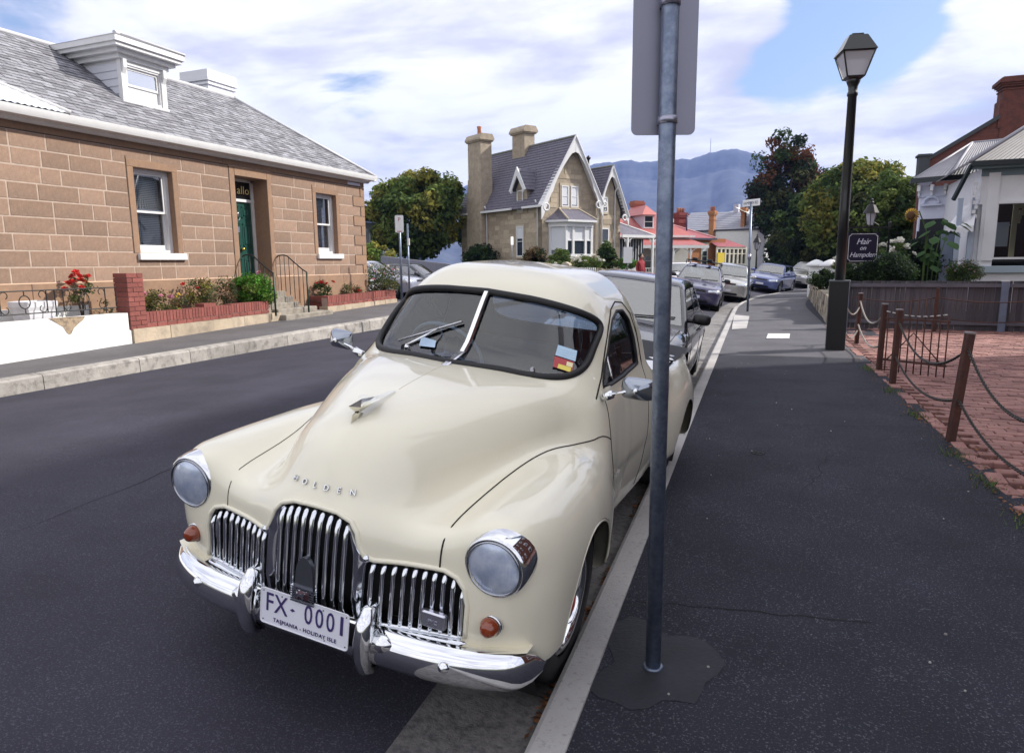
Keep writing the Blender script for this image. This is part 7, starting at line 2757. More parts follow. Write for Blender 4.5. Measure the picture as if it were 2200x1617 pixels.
for s_ in (-1, 1):
    pts = []
    for c in np.linspace(.712, .80, 6):
        pts.append((s_ * .455, fb(s_ * .455, c), c))
    for b in np.linspace(.24, 1.372, 34):
        if b < pts[5][1] + .03: continue
        a = s_ * float(np.interp(b, seam_b, seam_a))
        pts.append((a, b, ontop(a, b)))
    if s_ == 1:
        gapline('bonnet_gap', pts, HOODO, .0032)
    else:
        gapline('bonnet_gap', pts, HOODO, .0018)
    pts = [(onside(1.372, c, s_), 1.372, c) for c in np.linspace(1.095, .44, 24)]
    gapline('door_gap', pts, DO[s_], .0024)
    pts = [(onside(2.25, c, s_), 2.25, c) for c in np.linspace(1.40, .37, 24)]
    gapline('door_gap', pts, DO[s_], .0024)
    # rubber and rim of the door window
    rub = []
    n = len(DW)
    dense = []
    for i in range(n):
        x0, y0 = DW[i]; x1, y1 = DW[(i + 1) % n]
        for t in np.linspace(0, 1, 5)[:-1]:
            dense.append((x0 + (x1 - x0) * t, y0 + (y1 - y0) * t))
    for b, c in dense:
        rub.append((onside(b, c, s_) - s_ * .006, b, c))
    MB().tube(rub, .011, 6, True).build('window_seal', rubber, DO[s_], True)
    q = [(onside(b, c, s_) + s_ * .002, b, c) for b, c in [(1.30, 1.09), (1.42, 1.17), (1.55, 1.29), (1.68, 1.38), (1.82, 1.45), (1.97, 1.478), (2.1, 1.465), (2.19, 1.40), (2.235, 1.28), (2.245, 1.12)]]
    MB().tube(q, .004, 6).build('door_frame_gap', darkline, DO[s_], True)
    MB().tube([(onside(1.56, c, s_) - s_ * .008, 1.56, c) for c in np.linspace(1.125, 1.25, 5)], .008, 6).build('quarter_light_bar', chr_, DO[s_], True)
# crease along the bonnet centre
gapline('centre_crease', [(0, b, ontop(0, b)) for b in np.linspace(.62, 1.19, 16)], HOODO, .0015, M('crease', (.55, .5, .38), .4, coat=.6), -.0004)

# windscreen rubber and chrome centre bar
ring = []
for t in np.linspace(0, 2 * PI, 97)[:-1]:
    ct, st_2 = math.cos(t), math.sin(t)
    A = .562 * abs(ct) ** (2 / 6.0) * (1 if ct > 0 else -1)
    c = ws_c0(abs(A)) + (.152 - .005 * abs(A)) * abs(st_2) ** (2 / 4.) * (1 if st_2 > 0 else -1)
    b = fb(A, c)
    ring.append((A, b - .002, c))
MB().tube(ring, .0175, 8, True).build('windscreen_seal', rubber, ute, True)
bar = [(0, fb(0, c) - .016, c) for c in np.linspace(1.198, 1.508, 9)]
m = MB()
for i in range(8):
    p, q = bar[i], bar[i + 1]
    m.add([(-.017, p[1] + .01, p[2]), (-.010, p[1] - .006, p[2]), (.010, p[1] - .006, p[2]), (.017, p[1] + .01, p[2]),
           (-.017, q[1] + .01, q[2]), (-.010, q[1] - .006, q[2]), (.010, q[1] - .006, q[2]), (.017, q[1] + .01, q[2])],
          [(0, 1, 5, 4), (1, 2, 6, 5), (2, 3, 7, 6)])
m.build('windscreen_bar', M('bright_chrome', (.86, .86, .88), .16, 1.), ute)

# grille
gc = M('grille_chrome', (.72, .74, .78), .09, 1.)
gtop = lambda a: float(np.interp(abs(a), [0, .09, .145, .172, .188, .205, .235, .47, .52, .548, .562], [.848, .842, .822, .79, .74, .712, .702, .704, .688, .655, .6]))

grl = bpy.data.objects.new('grille', None); COL.objects.link(grl); grl.parent = ute


def bar_at(a, w=.0092):
    zt = gtop(a) - .013
    zs = list(np.linspace(.462, zt - .035, 7))
    pts = [(a, fb(a, z) + .006, z) for z in zs]
    b0 = pts[-1][1]
    for t in (.35, .65, .9, 1.0):
        pts.append((a, b0 + .004 + .05 * (1 - math.cos(t * PI / 2)) - .004 * t, zt - .035 + .037 * math.sin(t * PI / 2)))
    rs = [w] * 7 + [w * 1.02, w * .95, w * .8, w * .6]
    MB().tube(pts, rs, 10).build('grille_bar', gc, grl, True)


for k in range(10):
    for s_ in (-1, 1):
        bar_at(s_ * (.540 - k * .0345))
for k in range(9):
    bar_at((k - 4) * .0335, .0098)
for s_ in (-1, 1):                                # the broad side plates of the centre section, curling outwards at the top
    m = MB()
    prof = [(.462, .162, .205), (.55, .160, .204), (.64, .160, .204), (.69, .158, .206), (.715, .154, .214), (.735, .150, .196), (.765, .146, .176), (.795, .140, .160), (.812, .134, .143)]
    vs = []
    for z, a0, a1 in prof:
        am = (a0 + a1) / 2
        for a, d in ((a0, .022), (am - .25 * (a1 - a0), .004), (am + .2 * (a1 - a0), -.002), (a1, .018)):
            vs.append((s_ * a, fb(s_ * a, min(z, .80)) + d - .004, z))
    m.add(vs, [(i * 4 + j, i * 4 + j + 1, i * 4 + 5 + j, i * 4 + 4 + j) for i in range(len(prof) - 1) for j in range(3)])
    m.build('grille_plate', gc, grl, 60)
    MB().ball((s_ * .212, fb(.212, .71) + .0, .706), .014).build('grille_curl', gc, grl, True)
# painted lip round the opening, chrome sill mouldings
lip = []
dense = []
for i in range(len(GR) - 1):
    for t in np.linspace(0, 1, 5)[:-1]:
        dense.append((GR[i][0] + (GR[i + 1][0] - GR[i][0]) * t, GR[i][1] + (GR[i + 1][1] - GR[i][1]) * t))
dense += [(-x, y) for x, y in dense[::-1]]
MB().tube([(x, fb(x, z) + .002, z) for x, z in dense], .0095, 8).build('grille_lip', cream, ute, True)
for zz, r, off in ((.468, .008, .004), (.448, .017, -.004), (.42, .012, -.01)):
    pts = [(a, fb(a, max(zz, .36)) + off + (.04 * max(0, (abs(a) - .54) / .04) ** 2), zz) for a in np.linspace(-.575, .575, 33)]
    MB().tube(pts, r, 8).build('grille_moulding', gc, grl, True)
# centre emblem
em = M('emblem_grey', (.10, .105, .125), .3, .6)
y0 = fb(0, .58) - .016
arc = [(.036 * math.cos(t), .60 + .075 * math.sin(t)) for t in np.linspace(0, PI, 15)]
MB().prism([(-.042, .515), (.042, .515)] + arc, 'y', y0, y0 + .018).build('emblem', em, grl)
m = MB()
for i in range(7):
    z = .505 + i * .009
    m.box(-.05, .05, y0 - .008, y0 + .01, z, z + .005)
m.build('emblem_ribs', gc, grl)
m = MB().bbox(-.028, .028, y0 - .013, y0, .520, .553, .006)
m.build('emblem_shield', M('emblem_maroon', (.07, .03, .04), .3, .3), grl)
m = MB()                                        # small lion shape on the shield
m.prism([(-.018, .527), (-.012, .527), (-.010, .535), (.004, .535), (.006, .527), (.012, .527), (.012, .54), (.018, .546), (.012, .551), (.004, .546), (-.014, .545), (-.02, .55), (-.021, .547), (-.017, .541)], 'y', y0 - .017, y0 - .013)
m.build('emblem_lion', gc, grl)
# club badge on the right part of the grille
bb_ = fb(.455, .53) - .016
MB().bbox(.412, .502, bb_ - .012, bb_ + .012, .500, .558, .005).build('badge', M('badge_silver', (.62, .62, .70), .25, .9), grl)
me = text_mesh('FXC', .02, .001)
o = mkobj('badge_mark', me, M('badge_grey', (.42, .42, .5), .4, .8), grl)
o.location, o.rotation_euler = (.457, bb_ - .0135, .525), (PI / 2, 0, 0)

# name letters above the grille
for i, ch_ in enumerate('HOLDEN'):
    a = -.118 + i * .0472
    p = np.array(fpt((a, -.3, .905 - .10 * a * a), (0, 1, 0)))
    n = Vector(nrm(p))
    me = text_mesh(ch_, .028, .004)
    o = mkobj('name_letter', me, gc, HOODO)
    z = n
    x = Vector((0, 0, 1)).cross(z).normalized()
    yv = z.cross(x)
    o.rotation_euler = Matrix((x, yv, z)).transposed().to_euler()
    o.location = Vector(p) + n * .004

# bonnet ornament: a winged dart
orn = MB()
zt = lambda b: ontop(0, b)
tip = (0, .225, zt(.30) + .030)
orn.add([tip, (.014, .31, zt(.31) + .040), (0, .34, zt(.34) + .060), (-.014, .31, zt(.31) + .040), (0, .31, zt(.31) + .012), (.009, .46, zt(.46) + .022), (0, .46, zt(.46) + .034), (-.009, .46, zt(.46) + .022),
         (.0035, .66, zt(.66) + .004), (0, .66, zt(.66) + .009), (-.0035, .66, zt(.66) + .004)],
        [(0, 1, 2), (0, 2, 3), (0, 4, 1), (0, 3, 4), (1, 5, 6, 2), (3, 2, 6, 7), (1, 4, 5), (3, 7, 4), (5, 8, 9, 6), (7, 6, 9, 10), (4, 5, 8, 10, 7)])
for s_ in (-1, 1):
    orn.add([(s_ * .010, .30, zt(.3) + .035), (s_ * .055, .40, zt(.4) + .046), (s_ * .045, .43, zt(.43) + .044), (s_ * .006, .50, zt(.5) + .02), (s_ * .010, .33, zt(.33) + .022)],
            [(0, 1, 2, 3), (0, 4, 3, 2, 1)])
orn.add([(0, .262, zt(.29) + .012), (.012, .31, zt(.31) + .02), (-.012, .31, zt(.31) + .02), (0, .245, zt(.25) - .022), (.007, .30, zt(.30) - .002), (-.007, .30, zt(.30) - .002), (0, .36, zt(.36) + .0)],
        [(0, 1, 4, 3), (0, 3, 5, 2), (1, 6, 4), (2, 5, 6), (3, 4, 6, 5), (0, 2, 6, 1)])
orn.v = [(x * .8, .29 + (y - .245) * .72, z + zt(.29 + (y - .245) * .72) - zt(y)) for x, y, z in orn.v]
orn.build('bonnet_ornament', M('warm_chrome', (.86, .84, .74), .08, 1.), HOODO)

# headlamps, indicators
lensm = M('fluted_lens', (.86, .9, .95), .02, trans=1., ior=1.3)
for s_ in (-1, 1):
    a0, c0_ = s_ * .645, .757
    lamp = bpy.data.objects.new('headlamp', None); COL.objects.link(lamp); lamp.parent = ute
    lamp.location = (a0, .175, c0_)
    lamp.rotation_euler = (math.radians(4), 0, 0)
    MB().lathe([(.117, .17), (.117, .09), (.1165, .06), (.114, .034), (.110, .014), (.104, .003), (.098, .000), (.096, .006)], 48, 'y', cap=False).build('rim', chr_, lamp, True)
    MB().lathe([(.0965, .004), (.0955, -.004), (.0915, -.005), (.090, .004)], 48, 'y', cap=False).build('bezel', M('grey_metal', (.35, .36, .4), .22, 1.), lamp, True)
    MB().lathe([(.091, .004), (.080, .030), (.06, .050), (.03, .060), (1e-4, .062)], 40, 'y', cap=False).build('reflector', M('reflector', (.74, .78, .86), .30, .8, var=.25, scale=30), lamp, True)
    # lens with upright flutes
    m = MB()
    n = 36
    V, Fc = [], []
    for i in range(n + 1):
        for j in range(n + 1):
            u, v = -1 + 2 * i / n, -1 + 2 * j / n
            x, y = u * math.sqrt(1 - v * v / 2), v * math.sqrt(1 - u * u / 2)
            fl = .0011 * math.sin(u * 62) * (1 if v < .35 else .4)
            V.append((x * .0905, -.018 * (1 - x * x - y * y) + .002 + fl, y * .0905))
    for i in range(n):
        for j in range(n):
            Fc.append((i * (n + 1) + j, (i + 1) * (n + 1) + j, (i + 1) * (n + 1) + j + 1, i * (n + 1) + j + 1))
    m.add(V, Fc)
    m.build('lens', M('lens_glass', (.66, .72, .86), .18, .45, coat=1., col2=(.42, .50, .68), mixscale=11, mixlo=.42, mixhi=.62), lamp, True)
    MB().ball((0, .03, 0), .016).build('bulb', M('bulb_glass', (.9, .9, .85), .2), lamp, True)
    ai, ci = s_ * .645, .540
    bi = fb(ai, ci)
    ind = bpy.data.objects.new('indicator', None); COL.objects.link(ind); ind.parent = ute
    ind.location = (ai, bi, ci)
    MB().lathe([(.040, .02), (.040, -.004), (.036, -.008), (.034, -.006)], 24, 'y').build('rim', gc, ind, True)
    MB().lathe([(.035, -.004), (.034, -.016), (.028, -.030), (.022, -.042), (.013, -.046), (1e-4, -.047)], 24, 'y').build('lens', amber, ind, True)

# bumper with overriders
def bbm(a):
    A = abs(a)
    return .085 + .40 * A ** 4


def bumper(m, top=.078, bot=-.070):
    sec = [(.034, bot), (.012, bot + .004), (-.012, bot + .02), (-.024, bot + .045), (-.026, .005), (-.016, .036), (.004, top - .006), (.024, top), (.036, top - .012)]
    vs = []
    al = list(np.linspace(-.812, .812, 71))
    for a in al:
        e = max(0, (abs(a) - .725) / .088)
        sc = math.sqrt(max(0.02, 1 - e ** 2.4))
        k = 1 + .0 * e
        for db, dc in sec:
            vs.append((a, bbm(a) + db * (.4 + .6 * sc) + .05 * e * e, .395 + dc * sc * k * (1 - .1 * min(1, e)) - .022 * min(1, abs(a) / .8) ** 3))
    n = len(sec)
    m.add(vs, [(i * n + j, i * n + n + j, i * n + n + j + 1, i * n + j + 1) for i in range(len(al) - 1) for j in range(n - 1)])
    return m


BUM = bumper(MB()).build('bumper', M('bumper_chrome', (.80, .81, .83), .05, 1.), ute, True)
MB().box(-.5, .5, .13, .17, .37, .43).build('bumper_iron', black, BUM)
for s_ in (-1, 1):
    a = s_ * .53
    MB().lathe([(.022, .012), (.020, -.004), (.012, -.013), (1e-4, -.016)], 14, 'y', (a, bbm(a) - .020, .405)).build('bumper_bolt', chr_, BUM, True)
    m = MB()
    pts = [(s_ * .248, .125, .295), (s_ * .248, .09, .300), (s_ * .248, .062, .33), (s_ * .248, .048, .38), (s_ * .248, .046, .44), (s_ * .248, .056, .495), (s_ * .248, .078, .535), (s_ * .248, .11, .548)]
    m.tube(pts, [.018, .022, .027, .031, .033, .032, .026, .014], 14)
    m.build('overrider', chr_, BUM, True)
    m = MB().tube([(s_ * .28, .09, .43), (s_ * .345, .095, .42)], [.05, .02], 10).build('overrider_foot', chr_, BUM, True)
# fender apron above the bumper ends
for s_ in (-1, 1):
    m = MB()
    pts_ = [(s_ * a, bbm(a) - .005, fb(s_ * a, .40)) for a in (.56, .62, .68, .74, .77)]
    m.add([(p[0], p[1] + .012, .458) for p in pts_] + [(p[0], (p[2] or .3) + .02, .452) for p in pts_], [(i, i + 1, i + 6, i + 5) for i in range(4)])
    m.build('splash_apron', cream, ute)
m = MB()
m.add([(-.60, .16, .33), (.60, .16, .33), (.60, .3, .30), (-.60, .3, .30), (-.6, .2, .46), (.6, .2, .46)], [(0, 1, 5, 4), (0, 3, 2, 1)])
m.build('front_valance', black, ute)

# number plate
PLX = bpy.data.objects.new('number_plate', None); COL.objects.link(PLX); PLX.parent = ute
PLX.location = (.006, .046, .450); PLX.rotation_euler = (math.radians(-2), 0, 0)
m = MB()
w_, h_ = .186, .067
rr = .012
oc = []
for (cx_, cz_, a0_) in ((w_ - rr, -h_ + rr, -PI / 2), (w_ - rr, h_ - rr, 0), (-w_ + rr, h_ - rr, PI / 2), (-w_ + rr, -h_ + rr, PI)):
    for t in np.linspace(0, PI / 2, 5):
        oc.append((cx_ + rr * math.cos(a0_ + t), cz_ + rr * math.sin(a0_ + t)))
m.prism(oc, 'y', 0, .003)
m.build('plate', M('plate_white', (.72, .72, .80), .35), PLX)
MB().tube([(x, -.001, z) for x, z in oc], .0022, 6, True).build('plate_rim', M('plate_rim', (.78, .78, .84), .3), PLX, True)
inkm = M('plate_ink', (.045, .03, .13), .5)
for txt, size, x, z, wd in (('FX', .102, -.118, .014, .80), ('0', .102, .020, .014, .72), ('0', .102, .066, .014, .72), ('0', .102, .112, .014, .72), ('I', .102, .158, .014, 1.1), ('TASMANIA - HOLIDAY ISLE', .0205, .005, -.046, 1.0)):
    me = text_mesh(txt, size, .0008, 0, 'CENTER', 1.05 if size > .05 else 1.1, wd)
    o = mkobj('plate_text', me, inkm, PLX)
    o.location, o.rotation_euler = (x, -.0015, z), (PI / 2, 0, 0)
m = MB().prism([(-.048 + dx, .014 + dz_) for dx, dz_ in ((-.010, 0), (0, -.006), (.010, 0), (0, .006))], 'y', -.002, 0)
m.build('plate_dot', inkm, PLX)
m = MB()
for x, z in ((-.175, .055), (.175, .055), (-.175, -.055), (.175, -.055), (-.095, .052), (.08, .052), (-.095, -.055), (.09, -.058)):
    m.lathe([(.0028, 0), (.002, -.002), (1e-4, -.0022)], 8, 'y', (x, 0, z))
m.build('plate_screws', M('screw_dark', (.05, .05, .06), .4, .6), PLX)

# wheels
def wheel(name, par, x, y, z, r, w, s_, rimmat, hub=None, tm=None, ratio=.66, spokes=0, capm=None):
    o = bpy.data.objects.new(name, None); COL.objects.link(o); o.parent = par
    o.location = (x, y, z)
    if s_ < 0: o.rotation_euler = (0, 0, PI)
    R = r * ratio
    MB().lathe([(R, -w / 2), (R * 1.03, -w * .5), (r * .93, -w * .48), (r * .985, -w * .36), (r, -w * .15), (r, w * .15), (r * .985, w * .36), (r * .93, w * .48), (R * 1.08, w * .5), (R, w * .44)], 40, 'x', cap=False).build('tyre', tm or tyrem, o, True)
    MB().lathe([(R, w * .44), (R * .97, w * .40), (R * .9, w * .22), (R * .82, w * .16), (R * .6, w * .28), (R * .42, w * .30), (R * .40, w * .28), (1e-4, w * .28)] if not spokes else [(R, w * .44), (R * .95, w * .40), (R * .88, w * .10), (R * .3, w * .05), (1e-4, w * .05)], 40, 'x', cap=False).build('rim', rimmat if not spokes else black, o, True)
    if spokes:
        m = MB()
        for i in range(spokes):
            a = 2 * PI * i / spokes
            ca, sa = math.cos(a), math.sin(a)
            t0, t1 = R * .2, R * .95
            hw0, hw1 = R * .12, R * .09
            m.add([(w * .36, ca * t0 - sa * hw0, sa * t0 + ca * hw0), (w * .36, ca * t0 + sa * hw0, sa * t0 - ca * hw0), (w * .38, ca * t1 + sa * hw1, sa * t1 - ca * hw1), (w * .38, ca * t1 - sa * hw1, sa * t1 + ca * hw1),
                   (w * .2, ca * t0 - sa * hw0, sa * t0 + ca * hw0), (w * .2, ca * t0 + sa * hw0, sa * t0 - ca * hw0), (w * .2, ca * t1 + sa * hw1, sa * t1 - ca * hw1), (w * .2, ca * t1 - sa * hw1, sa * t1 + ca * hw1)],
                  [(0, 1, 2, 3), (0, 4, 5, 1), (1, 5, 6, 2), (2, 6, 7, 3), (3, 7, 4, 0)])
        m.lathe([(R * .28, w * .2), (R * .28, w * .37), (R * .2, w * .4), (1e-4, w * .41)], 20, 'x')
        m.lathe([(R, w * .30), (R * .99, w * .45), (R * .93, w * .45), (R * .92, w * .3)], 32, 'x', cap=False)
        m.build('spokes', rimmat, o)
    if hub:
        MB().lathe([(R * .42, w * .29), (R * .40, w * .38), (R * .28, w * .47), (R * .1, w * .5), (1e-4, w * .5)], 28, 'x').build('hub_cap', capm or chr_, o, True)
        MB().lathe([(R * .18, w * .49), (R * .14, w * .52), (1e-4, w * .53)], 20, 'x').build('hub_centre', M('red_enamel', (.45, .03, .02), .3), o, True)
        MB().lathe([(R * 1.0, w * .44), (R * .98, w * .475), (R * .86, w * .46), (R * .80, w * .36), (R * .79, w * .2)], 40, 'x', cap=False).build('trim_ring', chr_, o, True)
    return o


rimcream = M('rim_dark', (.10, .10, .11), .3, .6)
for s_ in (-1, 1):
    wheel('wheel', ute, s_ * .685, .829, .322, .325, .15, s_, rimcream, True)
    wheel('wheel', ute, s_ * .645, 3.445, .322, .325, .15, s_, rimcream, True)
    for yb, rr_ in ((.829, .385), (3.445, .362)):
        m = MB().lathe([(rr_, s_ * .86), (rr_ + .004, s_ * .60), (rr_ - .02, s_ * .50), (1e-4, s_ * .48)], 32, 'x', (0, yb, .33), cap=False)
        m.v = [(max(-.735, min(.735, p[0])), p[1], p[2]) for p in m.v]
        m.build('wheel_well', dull, ute, True)
MB().box(-.55, .55, .5, 4.1, .22, .40).build('chassis', dull, ute)
# wing arch flanges
for s_ in (-1, 1):
    pts = []
    for t in np.linspace(-.35, PI + .15, 30):
        b, c = .829 - .367 * math.cos(t), .325 + .367 * math.sin(t)
        if c < .33: continue
        p = fpt((s_ * 1.2, b, c), (-s_, 0, 0))
        if p is not None: pts.append((p[0] - s_ * .004, b, c))
    MB().tube(pts, .006, 6).build('arch_flange', cream, WI[s_], True)

# mirrors
mirm = M('mirror_back', (.33, .36, .42), .12, .9)
for s_ in (-1, 1):
    mr = bpy.data.objects.new('wing_mirror', None); COL.objects.link(mr); mr.parent = ute
    ax_ = onside(1.335, 1.085, s_)
    B = np.array([ax_ - s_ * .008, 1.345, 1.088])
    m = MB().tube([B + (0, .02, -.004), B + (s_ * .03, -.005, .012), B + (s_ * .062, -.012, .03)], [.018, .021, .019], 10)
    m.build('base', chr_, mr, True)
    H = np.array([s_ * .815, 1.36, 1.155])
    MB().tube([B + (s_ * .05, -.012, .026), H + (-s_ * .005, -.03, 0)], .008, 8).build('stalk', chr_, mr, True)
    rings = []
    for (sc, db) in ((.16, -.052), (.25, -.050), (.6, -.030), (.88, -.012), (1.0, .008), (.98, .016), (.93, .017)):
        rg = []
        for t in np.linspace(0, 2 * PI, 33)[:-1]:
            ct, s2 = math.cos(t), math.sin(t)
            x = .076 * sc * abs(ct) ** (2 / 4.5) * (1 if ct > 0 else -1)
            z = .052 * sc * abs(s2) ** (2 / 4.5) * (1 if s2 > 0 else -1)
            rg.append((H[0] + x, H[1] + db + .010 * x * s_ / .07, H[2] + z))
        rings.append(rg)
    m = MB()
    n = 32
    m.add([p for r in rings for p in r], [(i * n + j, i * n + (j + 1) % n, i * n + n + (j + 1) % n, i * n + n + j) for i in range(len(rings) - 1) for j in range(n)] + [tuple(range(n))])
    m.build('shell', mirm, mr, True)
    MB().ball(tuple(H + (0, -.05, 0)), .013).build('ball_joint', chr_, mr, True)
    m = MB(); m.add(rings[-1], [tuple(range(n))]); m.build('mirror_glass', chr_, mr)

# wiper, washer jet, papers on the glass
def onws(px, py, off=.012):
    r = np.array(ray(px, py))
    Mi = UM.inverted()
    o = np.array(Mi @ (Vector(CAM) - ute.location)); d = np.array(Mi @ Vector(r))
    p = march(ute_f, o, d / np.linalg.norm(d), 6, 2500)
    return np.array(p) + nrm(p) * off


wp = bpy.data.objects.new('wiper', None); COL.objects.link(wp); wp.parent = ute
pv = onws(876, 749, .01)
e0, e1 = onws(858, 735, .014), onws(994, 693, .014)
mid_ = onws(946, 709, .020)
MB().lathe([(.016, 0), (.014, .02), (.008, .03), (1e-4, .032)], 12, 'z', tuple(pv - (0, 0, .012))).build('pivot', chr_, wp, True)
MB().tube([pv + (0, -.005, .012), pv * .6 + mid_ * .4 + (0, -.02, .004), mid_], [.008, .006, .004], 8).build('arm', chr_, wp, True)
MB().tube([e0, e0 * .5 + e1 * .5, e1], .005, 6).build('blade', M('blade_chrome', (.55, .55, .58), .25, .9), wp, True)
MB().tube([e0 - (0, -.008, .003), e0 * .5 + e1 * .5 - (0, -.008, .003), e1 - (0, -.008, .003)], .0035, 6).build('blade_rubber', rubber, wp, True)
jt = onws(1143, 799, .0)
MB().lathe([(.016, -.004), (.015, .008), (.010, .022), (.004, .026), (1e-4, .027)], 12, 'z', tuple(jt)).build('washer_jet', M('jet_chrome', (.3, .31, .33), .2, .9), ute, True)
for nm, q, mt in (('registration_label', [(1199, 740), (1240, 753), (1236, 776), (1193, 762)], M('pale_label', (.45, .62, .78), .5)),
                  ('red_label', [(1192, 764), (1233, 777), (1228, 801), (1188, 787)], M('red_label', (.42, .06, .07), .5)),
                  ('yellow_label', [(1200, 781), (1227, 789), (1225, 799), (1197, 790)], M('yellow_label', (.75, .62, .12), .5)),
                  ('number_label', [(1218, 776), (1231, 780), (1229, 789), (1216, 785)], M('cream_label', (.8, .74, .45), .5)),
                  ('paper', [(906, 722), (937, 731), (934, 746), (900, 742)], M('paper', (.45, .58, .75), .6))):
    of = .0005 + .0008 * ('yellow' in nm) + .0012 * ('number' in nm)
    MB().quad(*[tuple(onws(*p, of)) for p in q]).build(nm, mt, ute)
m = MB()
for k in range(4):
    a, b = onws(1205, 748 + k * 5, .001), onws(1234, 757 + k * 5, .001)
    m.tube([a, b], .0011, 4)
m.build('label_print', M('label_print', (.72, .82, .9), .5), ute)
# small marks on the cowl
# interior
seat = M('dark_seat', (.035, .04, .055), .7)
MB().bbox(-.58, .58, 2.28, 2.44, .6, 1.12, .05).bbox(-.58, .58, 1.8, 2.36, .5, .76, .06).build('bench_seat', seat, ute, 40)
dsh = []
for a in np.linspace(-.62, .62, 17):
    dsh.append(a)
m = MB()
m.add([(a, 1.40 + .2 * a * a, 1.115 - .03 * a * a) for a in dsh] + [(a, 1.60 + .1 * a * a, 1.09) for a in dsh] + [(a, 1.62 + .1 * a * a, .85) for a in dsh],
      [(k * 17 + i, k * 17 + i + 1, k * 17 + 18 + i, k * 17 + 17 + i) for k in (0, 1) for i in range(16)])
m.build('dashboard', M('dash_paint', (.045, .05, .07), .45), ute, True)
swm = M('ivory_plastic', (.42, .46, .52), .4)
Cw = Vector((-.34, 1.70, 1.10)); Rw = Matrix.Rotation(math.radians(-58), 3, 'X')
MB().tube([Cw + Rw @ Vector((.215 * math.cos(t), .215 * math.sin(t), 0)) for t in np.linspace(0, 2 * PI, 41)[:-1]], .010, 8, True).build('steering_wheel', swm, ute, True)
m = MB()
for t in (.3, PI - .3, -PI / 2):
    m.tube([Cw, Cw + Rw @ Vector((.21 * math.cos(t), .21 * math.sin(t), 0))], .007, 6)
m.tube([Cw, Cw + Rw @ Vector((0, 0, -.35))], .02, 8)
m.build('steering_spokes', swm, ute, True)
MB().box(-.66, .66, 1.40, 2.5, .55, .57).build('cab_floor', seat, ute)

# door handles, locks, filler, tie ropes, tonneau
for s_ in (-1, 1):
    x = onside(2.12, .985, s_)
    MB().tube([(x - s_ * .01, 2.02, .985), (x + s_ * .035, 2.03, .985), (x + s_ * .042, 2.06, .985), (x + s_ * .042, 2.13, .98), (x + s_ * .03, 2.155, .978)], [.008, .010, .010, .009, .006], 8).build('handle', chr_, DO[s_], True)
    MB().lathe([(.018, 0), (.016, .012), (1e-4, .014)], 12, 'x', (x if s_ > 0 else x - .014, 2.02, .985)).build('handle_plate', chr_, DO[s_], True)
x = onside(2.60, .80)
MB().lathe([(.062, -.03), (.062, .003), (.05, .0035), (.048, -.012), (1e-4, -.014)], 24, 'x', (x, 2.60, .80)).build('filler_recess', rubber, TRAY, True)
MB().lathe([(.034, -.01), (.034, .035), (.026, .045), (1e-4, .047)], 16, 'x', (x, 2.60, .80)).build('filler_cap', gc, TRAY, True)
ton = MB()
n = 13
V = []
for i in range(n):
    for j in range(n):
        a, b = -.68 + 1.36 * i / (n - 1), 2.66 + 1.56 * j / (n - 1)
        V.append((a, b, 0.945 + .025 * (1 - (a / .7) ** 2) - .012 * (math.cos(b * 12) ** 2)))
ton.add(V, [(i * n + j, (i + 1) * n + j, (i + 1) * n + j + 1, i * n + j + 1) for i in range(n - 1) for j in range(n - 1)])
ton.build('tonneau_cover', M('black_canvas', (.018, .018, .022), .8, bump=.3, bscale=60), ute, True)
rope = M('black_rope', (.012, .012, .014), .8)
for b0 in (2.72, 2.80, 2.95, 3.2):
    x = onside(b0, .95)
    MB().tube([(.64, b0, .985), (.70, b0 + .01, .985), (x + .012, b0 + .03, .94), (x + .014, b0 + .01, .88), (x + .008, b0 - .02, .855)], .009, 6).build('tie_rope', rope, TRAY, True)
    MB().ball((x + .012, b0 - .01, .85), .018).build('tie_hook', rope, TRAY, True)
# ------------------------------------------------------------------ the other parked cars
def car_field(L, W, H, cowl, ws, roof2, bs, hood0, belt, tail, nose=.22):
    hw = W / 2

    def side(c):
        return hw - .10 - .55 * np.clip(c - belt, -.2, 1) * .62 - .05 * (c - belt) ** 2

    def wsb(A, c):
        return cowl + ws * (c - belt) + .30 * A * A

    def f(a, b, c):
        A = np.abs(a)
        t = np.clip(b / cowl, 0, 1)
        top = hood0 + (belt - .02 - hood0) * (1 - (1 - t) ** 1.7) + (tail - belt + .02) * sstep(b, roof2, L - .2)
        top = top - .10 * A * A
        sw = hw - np.where(c > .62, .28, .16) * (c - .62) ** 2 - .10 * sstep(b, .9, -.1) - .08 * sstep(b, L - .9, L)
        low = smax(A - sw, c - top, .13)
        low = smax(low, .19 - c, .06)
        low = smax(low, nose * A * A + .10 * (c - .5) ** 2 + .02 - b, .16)
        low = smax(low, b - (L - .14 * A * A - .10 * (c - .6) ** 2), .14)
        rf = c - (H - .07 * A * A - .055 * (b - (cowl + ws * (H - belt) + roof2) / 2) ** 2)
        cab = smax((wsb(A, c) - b) * .75, rf, .10)
        cab = smax(cab, (b - (roof2 + bs * (H - c) - .16 * A * A)) * .8, .12)
        cab = smax(cab, A - side(c), .09)
        cab = smax(cab, .5 - c, .05)
        return smin(low, cab, .05)
    return f, side, wsb


